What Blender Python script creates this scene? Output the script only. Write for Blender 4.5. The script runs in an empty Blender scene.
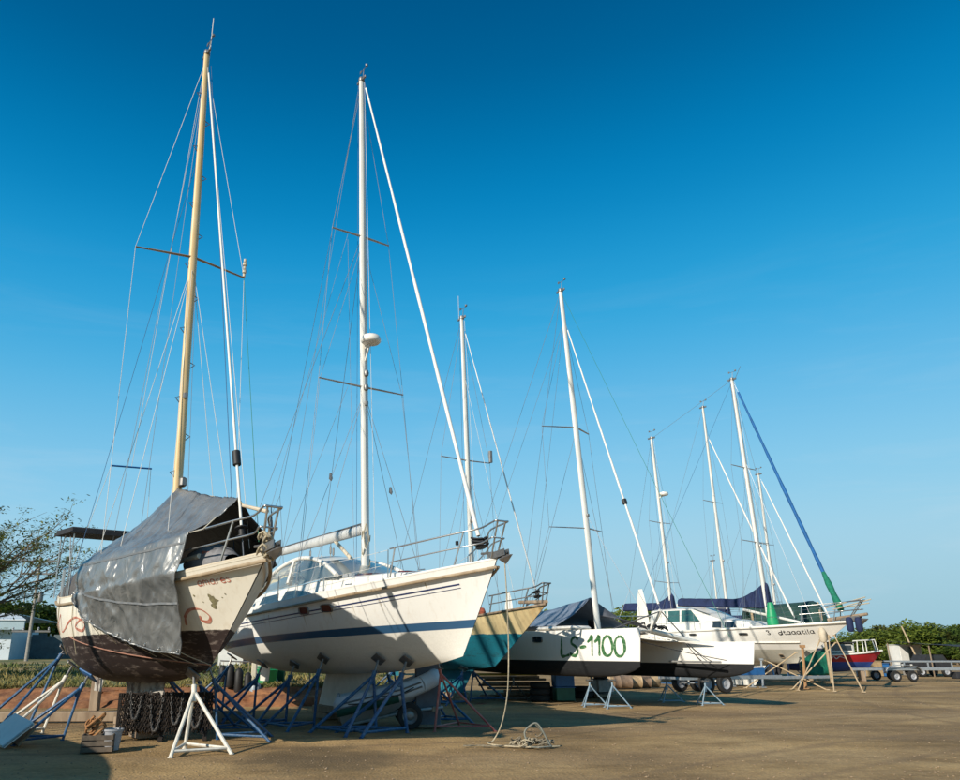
import bpy, math, random
from mathutils import Vector, Matrix, noise
R = math.radians
PI = math.pi
SC = bpy.context.scene
COL = SC.collection
rnd = random.Random(7)

# ------------------------------------------------------------------ camera
EYE = 1.6
FPX, CXP = 780.0, 400.0
PITCH = math.atan(260 / 780)
cam_d = bpy.data.cameras.new('camera')
cam = bpy.data.objects.new('camera', cam_d)
COL.objects.link(cam)
cam.location = (0, 0, EYE)
cam.rotation_euler = (R(90) + PITCH, 0, 0)
cam_d.sensor_fit = 'HORIZONTAL'
cam_d.sensor_width = 36
cam_d.lens = FPX / 960 * 36
cam_d.shift_x = (480 - CXP) / 960
cam_d.clip_start = 0.1
cam_d.clip_end = 3000
SC.camera = cam

# ------------------------------------------------------------------ sky, sun, exposure
SUN_EL = R(28)
SUN_DIR = Vector((-0.66 * math.cos(SUN_EL), -0.751 * math.cos(SUN_EL), math.sin(SUN_EL)))   # towards the sun
world = bpy.data.worlds.new('World')
SC.world = world
world.use_nodes = True
wn, wl = world.node_tree.nodes, world.node_tree.links
wn.clear()
w_out = wn.new('ShaderNodeOutputWorld')
w_bg = wn.new('ShaderNodeBackground')
w_sky = wn.new('ShaderNodeTexSky')
w_sky.sky_type = 'NISHITA'
w_sky.sun_disc = False
w_sky.sun_elevation = SUN_EL
w_sky.sun_rotation = math.atan2(SUN_DIR.x, SUN_DIR.y)
w_sky.altitude = 0
w_sky.air_density = 1.0
w_sky.dust_density = 0.3
w_sky.ozone_density = 3.0
# the clear, polarised look of the photograph: one tone curve over the whole sky
def lin(v):
    v /= 255.0
    return v / 12.92 if v <= 0.04045 else ((v + 0.055) / 1.055) ** 2.4
w_sc = wn.new('ShaderNodeVectorMath'); w_sc.operation = 'SCALE'; w_sc.inputs['Scale'].default_value = 0.06
w_cv = wn.new('ShaderNodeRGBCurve')
w_cv.mapping.extend = 'HORIZONTAL'
for ch, pts in enumerate((((0, 0), (55, 0), (67, 3), (80, 42), (93, 98), (114, 140), (137, 163), (164, 166), (255, 176)),
                          ((0, 0), (60, 60), (75, 91), (89, 135), (104, 165), (120, 185), (143, 204), (165, 207), (255, 206)),
                          ((0, 0), (85, 100), (103, 143), (120, 197), (135, 214), (152, 229), (170, 234), (186, 227), (255, 222)))):
    c_ = w_cv.mapping.curves[ch]
    while len(c_.points) < len(pts): c_.points.new(0.5, 0.5)
    for p_, (i_, o_) in zip(c_.points, pts):
        p_.location = (lin(i_), lin(o_)); p_.handle_type = 'VECTOR'
w_cv.mapping.update()
w_up = wn.new('ShaderNodeVectorMath'); w_up.operation = 'SCALE'; w_up.inputs['Scale'].default_value = 9.0
wl.new(w_sky.outputs[0], w_sc.inputs[0])
wl.new(w_sc.outputs[0], w_cv.inputs['Color'])
# clear-air gradient by height above the horizon, the same all round
w_geo = wn.new('ShaderNodeTexCoord'); w_xyz = wn.new('ShaderNodeSeparateXYZ'); w_rp = wn.new('ShaderNodeValToRGB'); w_mx = wn.new('ShaderNodeMix')
w_mx.data_type = 'RGBA'; w_mx.inputs[0].default_value = 0.8
w_rp.color_ramp.interpolation = 'B_SPLINE'
stops = ((0.0, (152, 192, 206)), (0.05, (160, 201, 215)), (0.11, (168, 212, 232)), (0.18, (148, 208, 238)), (0.30, (96, 184, 231)), (0.40, (46, 166, 222)), (0.51, (0, 136, 199)), (0.65, (0, 91, 145)), (0.85, (0, 66, 112)), (1.0, (0, 60, 105)))
while len(w_rp.color_ramp.elements) < len(stops): w_rp.color_ramp.elements.new(0.5)
for e_, (p_, c_) in zip(w_rp.color_ramp.elements, stops): e_.position = p_; e_.color = tuple(lin(v) for v in c_) + (1,)
wl.new(w_geo.outputs['Generated'], w_xyz.inputs[0]); wl.new(w_xyz.outputs[2], w_rp.inputs[0])
wl.new(w_cv.outputs[0], w_mx.inputs[6]); wl.new(w_rp.outputs[0], w_mx.inputs[7])
# faint high cirrus
w_mp = wn.new('ShaderNodeMapping'); w_mp.inputs['Scale'].default_value = (1.6, 1.6, 13.0); w_mp.inputs['Rotation'].default_value = (0.03, 0.05, 0.4)
w_nz = wn.new('ShaderNodeTexNoise'); w_nz.inputs['Scale'].default_value = 1.7; w_nz.inputs['Detail'].default_value = 7; w_nz.inputs['Roughness'].default_value = 0.62; w_nz.inputs['Distortion'].default_value = 0.4
w_nr = wn.new('ShaderNodeMapRange'); w_nr.inputs[1].default_value = 0.5; w_nr.inputs[2].default_value = 0.82; w_nr.inputs[3].default_value = 0.0; w_nr.inputs[4].default_value = 0.26
w_ci = wn.new('ShaderNodeMix'); w_ci.data_type = 'RGBA'; w_ci.inputs[7].default_value = (0.62, 0.74, 0.82, 1)
wl.new(w_geo.outputs['Generated'], w_mp.inputs[0]); wl.new(w_mp.outputs[0], w_nz.inputs['Vector']); wl.new(w_nz.outputs['Fac'], w_nr.inputs[0])
w_el = wn.new('ShaderNodeMapRange'); w_el.inputs[1].default_value = 0.46; w_el.inputs[2].default_value = 0.16; wl.new(w_xyz.outputs[2], w_el.inputs[0])
w_ml = wn.new('ShaderNodeMath'); w_ml.operation = 'MULTIPLY'; wl.new(w_nr.outputs[0], w_ml.inputs[0]); wl.new(w_el.outputs[0], w_ml.inputs[1])
wl.new(w_ml.outputs[0], w_ci.inputs[0]); wl.new(w_mx.outputs[2], w_ci.inputs[6])
wl.new(w_ci.outputs[2], w_up.inputs[0])
wl.new(w_up.outputs[0], w_bg.inputs[0])
w_bg.inputs[1].default_value = 0.1
wl.new(w_bg.outputs[0], w_out.inputs[0])
sun_d = bpy.data.lights.new('sun', 'SUN')
sun_d.energy = 5.0
sun_d.angle = R(0.5)
sun_d.color = (1.0, 0.91, 0.775)
sun = bpy.data.objects.new('sun', sun_d)
COL.objects.link(sun)
sun.location = (-30, -30, 40)
sun.rotation_euler = (-SUN_DIR).to_track_quat('-Z', 'Y').to_euler()
SC.view_settings.view_transform = 'Standard'
SC.view_settings.look = 'None'
SC.view_settings.exposure = 0.15
SC.view_settings.gamma = 1.0
SC.view_settings.use_curve_mapping = False
SC.render.engine = 'CYCLES'

# ------------------------------------------------------------------ pixels to places (photograph pixels, 960 x 780)
_c, _s = math.cos(PITCH), math.sin(PITCH)
def ray(px, py):
    u, v = (px - CXP) / FPX, (390 - py) / FPX
    return Vector((u, _c - v * _s, _s + v * _c))
def atZ(px, py, z):
    d = ray(px, py)
    return d * ((z - EYE) / d.z) + Vector((0, 0, EYE))
def G(px, py): return atZ(px, py, 0)
def atY(px, py, Y):
    d = ray(px, py)
    return d * (Y / d.y) + Vector((0, 0, EYE))

# ------------------------------------------------------------------ materials
MATS = {}
def mat(name, col, rough=0.6, metal=0.0, var=0.12, scale=6.0, bump=0.0, bscale=None, col2=None, stretch=(1, 1, 1), spec=0.5, trans=0.0, alpha=1.0, lo=0.35, hi=0.7):
    if name in MATS: return MATS[name]
    m = bpy.data.materials.new(name); m.use_nodes = True
    n, l = m.node_tree.nodes, m.node_tree.links
    b = n['Principled BSDF']
    b.inputs['Roughness'].default_value = rough
    b.inputs['Metallic'].default_value = metal
    b.inputs['Specular IOR Level'].default_value = spec
    if trans: b.inputs['Transmission Weight'].default_value = trans
    if alpha < 1: b.inputs['Alpha'].default_value = alpha
    tc = n.new('ShaderNodeTexCoord'); mp = n.new('ShaderNodeMapping')
    mp.inputs['Scale'].default_value = stretch
    l.new(tc.outputs['Object'], mp.inputs['Vector'])
    nz = n.new('ShaderNodeTexNoise'); nz.inputs['Scale'].default_value = scale; nz.inputs['Detail'].default_value = 6
    nz.inputs['Roughness'].default_value = 0.62
    l.new(mp.outputs[0], nz.inputs['Vector'])
    rp = n.new('ShaderNodeValToRGB')
    rp.color_ramp.elements[0].position = lo; rp.color_ramp.elements[1].position = hi
    c1 = tuple(max(0, c * (1 - var)) for c in col[:3]) + (1,)
    c2 = tuple(min(1, c * (1 + var)) for c in col[:3]) + (1,) if col2 is None else tuple(col2[:3]) + (1,)
    if col2 is not None: c1 = tuple(col[:3]) + (1,)
    rp.color_ramp.elements[0].color = c1; rp.color_ramp.elements[1].color = c2
    l.new(nz.outputs['Fac'], rp.inputs['Fac']); l.new(rp.outputs[0], b.inputs['Base Color'])
    if bump:
        nb = n.new('ShaderNodeTexNoise'); nb.inputs['Scale'].default_value = bscale or scale * 3; nb.inputs['Detail'].default_value = 5
        l.new(mp.outputs[0], nb.inputs['Vector'])
        bp = n.new('ShaderNodeBump'); bp.inputs['Strength'].default_value = bump; bp.inputs['Distance'].default_value = 0.02
        l.new(nb.outputs['Fac'], bp.inputs['Height']); l.new(bp.outputs[0], b.inputs['Normal'])
    MATS[name] = m
    return m

def hull_mat(name, top, bottom, wl_z, trim=0.0, stripes=(), wear=0.5, wearcol=(0.35, 0.3, 0.26), stain=0.25, staincol=(0.45, 0.3, 0.16), rough=0.28, bandnoise=0.0, bowrust=None):
    """paint bands by height in boat coordinates, scuffs on the bottom paint, streaks down the topsides"""
    m = bpy.data.materials.new(name); m.use_nodes = True
    n, l = m.node_tree.nodes, m.node_tree.links
    b = n['Principled BSDF']
    tc = n.new('ShaderNodeTexCoord')
    sp = n.new('ShaderNodeSeparateXYZ'); l.new(tc.outputs['Object'], sp.inputs[0])
    def math_(op, a, bb, clamp=False):
        q = n.new('ShaderNodeMath'); q.operation = op; q.use_clamp = clamp
        for i, v in enumerate((a, bb)):
            if isinstance(v, (int, float)): q.inputs[i].default_value = v
            else: l.new(v, q.inputs[i])
        return q.outputs[0]
    def noise_(scale, stretch, detail=6, rg=0.6):
        mp = n.new('ShaderNodeMapping'); mp.inputs['Scale'].default_value = stretch
        l.new(tc.outputs['Object'], mp.inputs['Vector'])
        z = n.new('ShaderNodeTexNoise'); z.inputs['Scale'].default_value = scale; z.inputs['Detail'].default_value = detail
        z.inputs['Roughness'].default_value = rg
        l.new(mp.outputs[0], z.inputs['Vector'])
        return z.outputs['Fac']
    def ramp(v, a, bb):
        q = n.new('ShaderNodeMapRange'); q.inputs[1].default_value = a; q.inputs[2].default_value = bb
        l.new(v, q.inputs[0]); return q.outputs[0]
    def mix(f, a, bb):
        q = n.new('ShaderNodeMix'); q.data_type = 'RGBA'
        if isinstance(f, (int, float)): q.inputs[0].default_value = f
        else: l.new(f, q.inputs[0])
        for i, v in ((6, a), (7, bb)):
            if isinstance(v, tuple): q.inputs[i].default_value = v[:3] + (1,)
            else: l.new(v, q.inputs[i])
        return q.outputs[2]
    h = math_('SUBTRACT', sp.outputs[2], math_('MULTIPLY', sp.outputs[0], trim))
    if bandnoise: h = math_('ADD', h, math_('MULTIPLY', math_('SUBTRACT', noise_(5, (1, 1, 1)), 0.5), bandnoise))
    # topsides
    streak = ramp(noise_(3.0, (3, 3, 0.25)), 0.52, 0.75)
    blot = ramp(noise_(0.9, (1, 1, 1)), 0.45, 0.8)
    tcol = mix(math_('MULTIPLY', streak, stain), top, staincol)
    tcol = mix(math_('MULTIPLY', blot, stain * 0.6), tcol, tuple(c * 0.8 for c in top))
    if bowrust:
        x0, x1, rc = bowrust
        bx_ = math_('MULTIPLY', ramp(sp.outputs[0], x0, x1), ramp(noise_(2.2, (2.5, 2.5, 0.4)), 0.34, 0.62))
        tcol = mix(bx_, tcol, rc)
    # bottom
    scuff = ramp(noise_(5.0, (0.5, 1, 2.6), 9, 0.75), 0.53, 0.66)
    fine = ramp(noise_(28, (1, 1, 1)), 0.3, 0.75)
    bcol = mix(math_('MULTIPLY', scuff, wear), bottom, wearcol)
    bcol = mix(math_('MULTIPLY', fine, 0.3), bcol, tuple(c * 0.6 for c in bottom))
    f = ramp(h, wl_z - 0.006, wl_z + 0.006)
    c = mix(f, bcol, tcol)
    for lo, hi, sc in stripes:
        g = math_('MULTIPLY', ramp(h, lo - 0.004, lo + 0.004), math_('SUBTRACT', 1.0, ramp(h, hi - 0.004, hi + 0.004)))
        c = mix(g, c, sc)
    l.new(c, b.inputs['Base Color'])
    rr = n.new('ShaderNodeMapRange'); l.new(f, rr.inputs[0]); rr.inputs[3].default_value = 0.75; rr.inputs[4].default_value = rough
    l.new(rr.outputs[0], b.inputs['Roughness'])
    bp = n.new('ShaderNodeBump'); bp.inputs['Strength'].default_value = 0.06; bp.inputs['Distance'].default_value = 0.02
    l.new(noise_(2.2, (1, 1, 1), 3), bp.inputs['Height']); l.new(bp.outputs[0], b.inputs['Normal'])
    return m

M_WHITE = mat('white_gelcoat', (0.74, 0.71, 0.64), 0.3, var=0.05, scale=2)
M_DECK = mat('deck_white', (0.68, 0.65, 0.58), 0.6, var=0.08, scale=4)
M_CREAMDECK = mat('deck_cream', (0.55, 0.47, 0.35), 0.7, var=0.12, scale=5)
M_ALU = mat('aluminium_white', (0.70, 0.68, 0.62), 0.38, var=0.09, scale=3, stretch=(1, 1, 0.3))
M_ALUG = mat('aluminium_grey', (0.42, 0.42, 0.41), 0.4, 0.5, var=0.12, scale=4)
M_TAN = mat('varnished_mast', (0.62, 0.40, 0.15), 0.45, var=0.0, scale=1.4, stretch=(1, 1, 0.5), col2=(0.72, 0.55, 0.32))
M_STEEL = mat('stainless', (0.55, 0.54, 0.52), 0.28, 0.9, var=0.1, scale=8)
M_STEELD = mat('dull_steel', (0.22, 0.21, 0.20), 0.45, 0.7, var=0.2, scale=8)
M_WIRE = mat('rigging_wire', (0.30, 0.30, 0.31), 0.4, 0.6, var=0.1)
M_WIREB = mat('blue_line', (0.03, 0.10, 0.22), 0.7, var=0.1)
M_WIREW = mat('pale_line', (0.62, 0.60, 0.55), 0.7, var=0.1)
M_WIREG = mat('green_line', (0.03, 0.18, 0.10), 0.7, var=0.1)
M_BLUE = mat('stand_blue', (0.014, 0.075, 0.18), 0.45, var=0.0, scale=13, col2=(0.13, 0.19, 0.24), bump=0.15, lo=0.5, hi=0.78)
M_BLUEL = mat('stand_pale_blue', (0.16, 0.27, 0.36), 0.5, var=0.0, scale=8, col2=(0.30, 0.36, 0.40))
M_STANDW = mat('stand_white', (0.66, 0.63, 0.55), 0.5, var=0.0, scale=10, col2=(0.42, 0.38, 0.32), lo=0.5, hi=0.78)
M_STANDR = mat('stand_red', (0.28, 0.045, 0.04), 0.5, var=0.0, scale=7, col2=(0.45, 0.16, 0.12))
M_BLACK = mat('black_rubber', (0.012, 0.012, 0.013), 0.6, var=0.2)
M_DARK = mat('dark_canvas', (0.022, 0.023, 0.027), 0.85, var=0.3, scale=5, bump=0.3)
M_NAVY = mat('navy_canvas', (0.009, 0.019, 0.068), 0.85, var=0.25, scale=4, bump=0.4, bscale=9)
M_GREENC = mat('green_canvas', (0.015, 0.055, 0.045), 0.8, var=0.25, scale=4, bump=0.4, bscale=9)
M_GREENP = mat('green_plastic', (0.01, 0.28, 0.11), 0.5, var=0.1)
M_GREENN = mat('green_net', (0.005, 0.16, 0.095), 0.85, var=0.25, scale=12, bump=0.5)
M_GENOA = mat('blue_sail_cover', (0.006, 0.10, 0.30), 0.75, var=0.25, scale=5, bump=0.3)
M_SAILW = mat('furled_sail_white', (0.72, 0.70, 0.65), 0.7, var=0.07, scale=7)
M_GLASS = mat('tinted_glass', (0.025, 0.032, 0.038), 0.06, var=0.1, spec=0.8)
M_GLASSG = mat('green_glass', (0.04, 0.11, 0.10), 0.08, var=0.2, spec=0.8)
M_RED = mat('dark_red', (0.10, 0.015, 0.015), 0.25, var=0.2)
M_WOOD = mat('weathered_wood', (0.20, 0.14, 0.09), 0.8, var=0.0, scale=5, stretch=(1, 1, 0.2), col2=(0.34, 0.26, 0.18), bump=0.3)
M_WOODL = mat('pale_timber', (0.38, 0.27, 0.15), 0.75, var=0.0, scale=4, col2=(0.52, 0.41, 0.27), bump=0.2)
M_TEAK = mat('rub_rail', (0.24, 0.17, 0.10), 0.6, var=0.0, scale=3, col2=(0.40, 0.31, 0.20))
M_ROPE = mat('rope', (0.42, 0.36, 0.25), 0.9, var=0.25, scale=30, bump=0.5)
M_ROPEW = mat('pale_rope', (0.62, 0.57, 0.46), 0.9, var=0.15, scale=30, bump=0.5)
M_CHAIN = mat('rusty_chain', (0.012, 0.010, 0.009), 0.8, 0.2, var=0.0, scale=12, col2=(0.042, 0.028, 0.02))
M_CHAING = mat('grey_chain', (0.13, 0.125, 0.12), 0.6, 0.5, var=0.25, scale=12)
M_CONC = mat('concrete', (0.28, 0.26, 0.23), 0.9, var=0.25, scale=7, bump=0.4)
M_GREYP = mat('grey_plastic', (0.32, 0.33, 0.35), 0.5, var=0.12)
M_BARK = mat('bark', (0.16, 0.12, 0.085), 0.9, var=0.3, scale=9, bump=0.6)
M_TYRE = mat('tyre', (0.016, 0.015, 0.014), 0.85, var=0.3)
M_GALV = mat('galvanised', (0.40, 0.42, 0.43), 0.45, 0.5, var=0.15, scale=9)
M_PBLUE = mat('bright_blue', (0.02, 0.12, 0.32), 0.5, var=0.15)
M_PANEL = mat('white_panel', (0.62, 0.62, 0.58), 0.5, var=0.0, scale=2, col2=(0.75, 0.73, 0.68))
M_PAINTG = mat('green_paint', (0.022, 0.115, 0.03), 0.7, var=0.0, scale=7, col2=(0.20, 0.34, 0.18), lo=0.48, hi=0.72, stretch=(1, 1, 2.5))
M_PAINTR = mat('red_paint', (0.42, 0.10, 0.06), 0.7, var=0.0, scale=9, col2=(0.55, 0.30, 0.22))
M_PAINTK = mat('black_paint', (0.02, 0.02, 0.025), 0.5, var=0.1)
M_HYP = mat('hypalon_grey', (0.50, 0.51, 0.52), 0.6, var=0.1, scale=5)
M_HYPG = mat('hypalon_green', (0.012, 0.075, 0.055), 0.6, var=0.2, scale=5)

# ------------------------------------------------------------------ mesh helper
class MB:
    def __init__(s): s.v = []; s.f = []
    def add(s, vs, fs):
        k = len(s.v); s.v += [tuple(v) for v in vs]; s.f += [tuple(i + k for i in f) for f in fs]; return s
    def grid(s, rows, closed=False):
        nr, nc = len(rows), len(rows[0])
        vs = [p for r in rows for p in r]; fs = []
        for i in range(nr - 1):
            for j in range(nc if closed else nc - 1):
                k = (j + 1) % nc
                fs.append((i * nc + j, i * nc + k, (i + 1) * nc + k, (i + 1) * nc + j))
        return s.add(vs, fs)
    def tube(s, pts, r, n=8, cap=True, flat=(1, 1)):
        pts = [Vector(p) for p in pts]
        rs = r if isinstance(r, (list, tuple)) else [r] * len(pts)
        rows = []; prev = None
        for i, p in enumerate(pts):
            t = (pts[min(i + 1, len(pts) - 1)] - pts[max(i - 1, 0)])
            t = t.normalized() if t.length > 1e-9 else Vector((0, 0, 1))
            if prev is None:
                a = Vector((0, 0, 1)) if abs(t.z) < 0.9 else Vector((0, 1, 0))
                u = t.cross(a).normalized()
            else:
                u = (prev - t * prev.dot(t))
                u = u.normalized() if u.length > 1e-6 else t.orthogonal().normalized()
            prev = u; w = t.cross(u)
            rows.append([p + (u * math.cos(2 * PI * k / n) * flat[0] + w * math.sin(2 * PI * k / n) * flat[1]) * rs[i] for k in range(n)])
        k0 = len(s.v)
        s.grid(rows, True)
        if cap:
            s.f.append(tuple(k0 + i for i in reversed(range(n))))
            e = k0 + (len(pts) - 1) * n
            s.f.append(tuple(e + i for i in range(n)))
        return s
    def box(s, c, size, rot=None, ch=0.0):
        c = Vector(c); x, y, z = (d / 2 for d in size)
        M = rot if rot is not None else Matrix.Identity(3)
        if ch <= 0:
            vs = [c + M @ Vector((a * x, b * y, d * z)) for a in (-1, 1) for b in (-1, 1) for d in (-1, 1)]
            return s.add(vs, [(0, 1, 3, 2), (4, 6, 7, 5), (0, 4, 5, 1), (2, 3, 7, 6), (0, 2, 6, 4), (1, 5, 7, 3)])
        prof = []
        rows = []
        for zz, q in ((-z, ch), (-z + ch, 0), (z - ch, 0), (z, ch)):
            X, Y = x - q, y - q
            ring = [(X - ch, -Y), (X, -Y + ch), (X, Y - ch), (X - ch, Y), (-X + ch, Y), (-X, Y - ch), (-X, -Y + ch), (-X + ch, -Y)]
            rows.append([c + M @ Vector((a, b, zz)) for a, b in ring])
        k0 = len(s.v)
        s.grid(rows, True)
        s.f.append(tuple(k0 + i for i in reversed(range(8)))); s.f.append(tuple(k0 + 24 + i for i in range(8)))
        return s
    def lathe(s, prof, n=16, c=(0, 0, 0), axis=None):
        c = Vector(c)
        Q = Vector((0, 0, 1)).rotation_difference(Vector(axis)).to_matrix() if axis is not None else Matrix.Identity(3)
        rows = [[c + Q @ Vector((r * math.cos(2 * PI * k / n), r * math.sin(2 * PI * k / n), z)) for k in range(n)] for r, z in prof]
        return s.grid(rows, True)
    def prism(s, poly, off):
        """poly: list of 3-D points (one face), extruded by vector off"""
        off = Vector(off); n = len(poly)
        a = [Vector(p) for p in poly]
        return s.add(a + [p + off for p in a], [tuple(reversed(range(n))), tuple(range(n, 2 * n))] + [(i, (i + 1) % n, n + (i + 1) % n, n + i) for i in range(n)])
    def quad(s, a, b, c, d): return s.add([a, b, c, d], [(0, 1, 2, 3)])
    def build(s, name, m, parent=None, smooth=40, loc=None, fix=True):
        me = bpy.data.meshes.new(name); me.from_pydata(s.v, [], s.f)
        if fix:
            import bmesh
            bm = bmesh.new(); bm.from_mesh(me); bmesh.ops.recalc_face_normals(bm, faces=bm.faces); bm.to_mesh(me); bm.free()
        if smooth:
            me.shade_smooth(); me.set_sharp_from_angle(angle=R(smooth))
        me.materials.append(m)
        o = bpy.data.objects.new(name, me); COL.objects.link(o)
        if parent is not None: o.parent = parent
        if loc is not None: o.location = loc
        return o
def tag(o, label=None, cat=None, group=None, kind=None):
    if label: o['label'] = label
    if cat: o['category'] = cat
    if group: o['group'] = group
    if kind: o['kind'] = kind
    return o
def thing(name, label, cat, loc=(0, 0, 0), rz=0.0, group=None):
    e = bpy.data.objects.new(name, None); COL.objects.link(e); e.empty_display_size = 0.3
    e.location = loc; e.rotation_euler = (0, 0, rz)
    return tag(e, label, cat, group)
def rotm(ax, a): return Matrix.Rotation(a, 3, ax)
def lerp(a, b, t): return a + (b - a) * t
def smooth_path(pts, n=6):
    """Catmull-Rom"""
    P = [Vector(p) for p in pts]; out = []
    for i in range(len(P) - 1):
        p0 = P[max(i - 1, 0)]; p1 = P[i]; p2 = P[i + 1]; p3 = P[min(i + 2, len(P) - 1)]
        for k in range(n):
            t = k / n
            out.append(0.5 * ((2 * p1) + (p2 - p0) * t + (2 * p0 - 5 * p1 + 4 * p2 - p3) * t * t + (3 * p1 - p0 - 3 * p2 + p3) * t ** 3))
    out.append(P[-1]); return out

# ------------------------------------------------------------------ ground
def ground_material():
    m = bpy.data.materials.new('dirt'); m.use_nodes = True
    n, l = m.node_tree.nodes, m.node_tree.links
    b = n['Principled BSDF']; b.inputs['Roughness'].default_value = 0.95; b.inputs['Specular IOR Level'].default_value = 0.15
    tc = n.new('ShaderNodeTexCoord')
    def nz(sc, st=(1, 1, 1), d=8, rg=0.6):
        mp = n.new('ShaderNodeMapping'); mp.inputs['Scale'].default_value = st; l.new(tc.outputs['Object'], mp.inputs[0])
        q = n.new('ShaderNodeTexNoise'); q.inputs['Scale'].default_value = sc; q.inputs['Detail'].default_value = d; q.inputs['Roughness'].default_value = rg
        l.new(mp.outputs[0], q.inputs['Vector']); return q.outputs['Fac']
    def ramp(v, st):
        q = n.new('ShaderNodeValToRGB'); l.new(v, q.inputs[0])
        while len(q.color_ramp.elements) < len(st): q.color_ramp.elements.new(0.5)
        for e, (p, c) in zip(q.color_ramp.elements, st): e.position = p; e.color = c + (1,)
        return q.outputs[0]
    def mixc(f, a, bb, mode='MIX'):
        q = n.new('ShaderNodeMix'); q.data_type = 'RGBA'; q.blend_type = mode
        if isinstance(f, float): q.inputs[0].default_value = f
        else: l.new(f, q.inputs[0])
        for i, v in ((6, a), (7, bb)):
            if isinstance(v, tuple): q.inputs[i].default_value = v + (1,)
            else: l.new(v, q.inputs[i])
        return q.outputs[2]
    base = ramp(nz(0.22, (1, 1, 1), 7), [(0.36, (0.25, 0.165, 0.075)), (0.5, (0.345, 0.232, 0.108)), (0.64, (0.46, 0.32, 0.155))])
    tracks = ramp(nz(0.35, (0.12, 1, 1), 6), [(0.42, (0.0, 0.0, 0.0)), (0.66, (1, 1, 1))])
    tr = n.new('ShaderNodeSeparateColor'); l.new(tracks, tr.inputs[0])
    mt = n.new('ShaderNodeMath'); mt.operation = 'MULTIPLY'; l.new(tr.outputs[0], mt.inputs[0]); mt.inputs[1].default_value = 0.55
    c = mixc(mt.outputs[0], base, (0.22, 0.155, 0.098))
    fine = ramp(nz(9, (1, 1, 1), 8, 0.75), [(0.3, (0.55, 0.55, 0.56)), (0.7, (1.25, 1.22, 1.18))])
    c = mixc(0.5, c, fine, 'MULTIPLY')
    blotch = ramp(nz(0.85, (0.55, 1, 1), 6, 0.65), [(0.36, (0.66, 0.64, 0.62)), (0.5, (1.0, 1.0, 1.0)), (0.66, (1.22, 1.2, 1.16))])
    c = mixc(0.75, c, blotch, 'MULTIPLY')
    peb = n.new('ShaderNodeTexVoronoi'); peb.inputs['Scale'].default_value = 22; l.new(tc.outputs['Object'], peb.inputs['Vector'])
    pr = ramp(peb.outputs['Color'], [(0.35, (0.72, 0.72, 0.74)), (0.8, (1.3, 1.26, 1.2))])
    c = mixc(0.28, c, pr, 'MULTIPLY')
    # tyre tracks: pairs of long arcs
    for (cx, cy, rad) in ((34, -22, 44.0), (34, -22, 45.7), (-14, 66, 51.0), (-14, 66, 52.6), (60, 10, 46.5), (60, 10, 48.1)):
        sb = n.new('ShaderNodeVectorMath'); sb.operation = 'SUBTRACT'; l.new(tc.outputs['Object'], sb.inputs[0]); sb.inputs[1].default_value = (cx, cy, 0)
        le = n.new('ShaderNodeVectorMath'); le.operation = 'LENGTH'; l.new(sb.outputs[0], le.inputs[0])
        d1 = n.new('ShaderNodeMath'); d1.operation = 'SUBTRACT'; l.new(le.outputs['Value'], d1.inputs[0]); d1.inputs[1].default_value = rad
        d2 = n.new('ShaderNodeMath'); d2.operation = 'ABSOLUTE'; l.new(d1.outputs[0], d2.inputs[0])
        d3 = n.new('ShaderNodeMath'); d3.operation = 'MULTIPLY_ADD'; l.new(nz(1.1), d3.inputs[0]); d3.inputs[1].default_value = 0.55; l.new(d2.outputs[0], d3.inputs[2])
        d4 = n.new('ShaderNodeMapRange'); l.new(d3.outputs[0], d4.inputs[0]); d4.inputs[1].default_value = 0.46; d4.inputs[2].default_value = 0.28; d4.inputs[3].default_value = 0.0; d4.inputs[4].default_value = 0.5
        c = mixc(d4.outputs[0], c, (0.19, 0.128, 0.072))
    # damp oily patch in front of the stands
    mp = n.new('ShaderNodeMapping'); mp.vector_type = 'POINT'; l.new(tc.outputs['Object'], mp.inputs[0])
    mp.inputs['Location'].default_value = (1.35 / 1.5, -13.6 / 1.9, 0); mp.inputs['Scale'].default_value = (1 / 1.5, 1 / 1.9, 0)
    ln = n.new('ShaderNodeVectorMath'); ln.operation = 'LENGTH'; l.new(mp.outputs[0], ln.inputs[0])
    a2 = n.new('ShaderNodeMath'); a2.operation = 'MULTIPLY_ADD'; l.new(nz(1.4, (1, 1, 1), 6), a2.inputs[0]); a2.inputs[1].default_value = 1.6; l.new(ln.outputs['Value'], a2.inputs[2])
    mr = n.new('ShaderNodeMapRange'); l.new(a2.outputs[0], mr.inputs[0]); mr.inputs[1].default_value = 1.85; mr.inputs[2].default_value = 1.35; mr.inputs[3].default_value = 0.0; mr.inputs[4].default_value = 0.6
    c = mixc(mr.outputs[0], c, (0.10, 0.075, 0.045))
    l.new(c, b.inputs['Base Color'])
    bp = n.new('ShaderNodeBump'); bp.inputs['Strength'].default_value = 0.45; bp.inputs['Distance'].default_value = 0.025
    ad = n.new('ShaderNodeMath'); ad.operation = 'ADD'
    l.new(nz(5, (1, 1, 1), 9, 0.7), ad.inputs[0]); l.new(peb.outputs['Distance'], ad.inputs[1])
    l.new(ad.outputs[0], bp.inputs['Height']); l.new(bp.outputs[0], b.inputs['Normal'])
    return m
M_DIRT = ground_material()
def ground_z(x, y):
    return 0.022 * noise.noise(Vector((x * 0.35, y * 0.35, 0))) + 0.01 * noise.noise(Vector((x * 1.6, y * 1.6, 3))) - 0.02
gm = MB()
xs = [-900, -300, -120, -60, -40] + [-30 + 0.45 * i for i in range(167)] + [60, 90, 150, 400, 900]
ys = [-300, -60, -10, 0, 3, 5] + [6 + 0.4 * i for i in range(100)] + [50, 58, 70, 90, 120, 200, 500, 1500]
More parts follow.
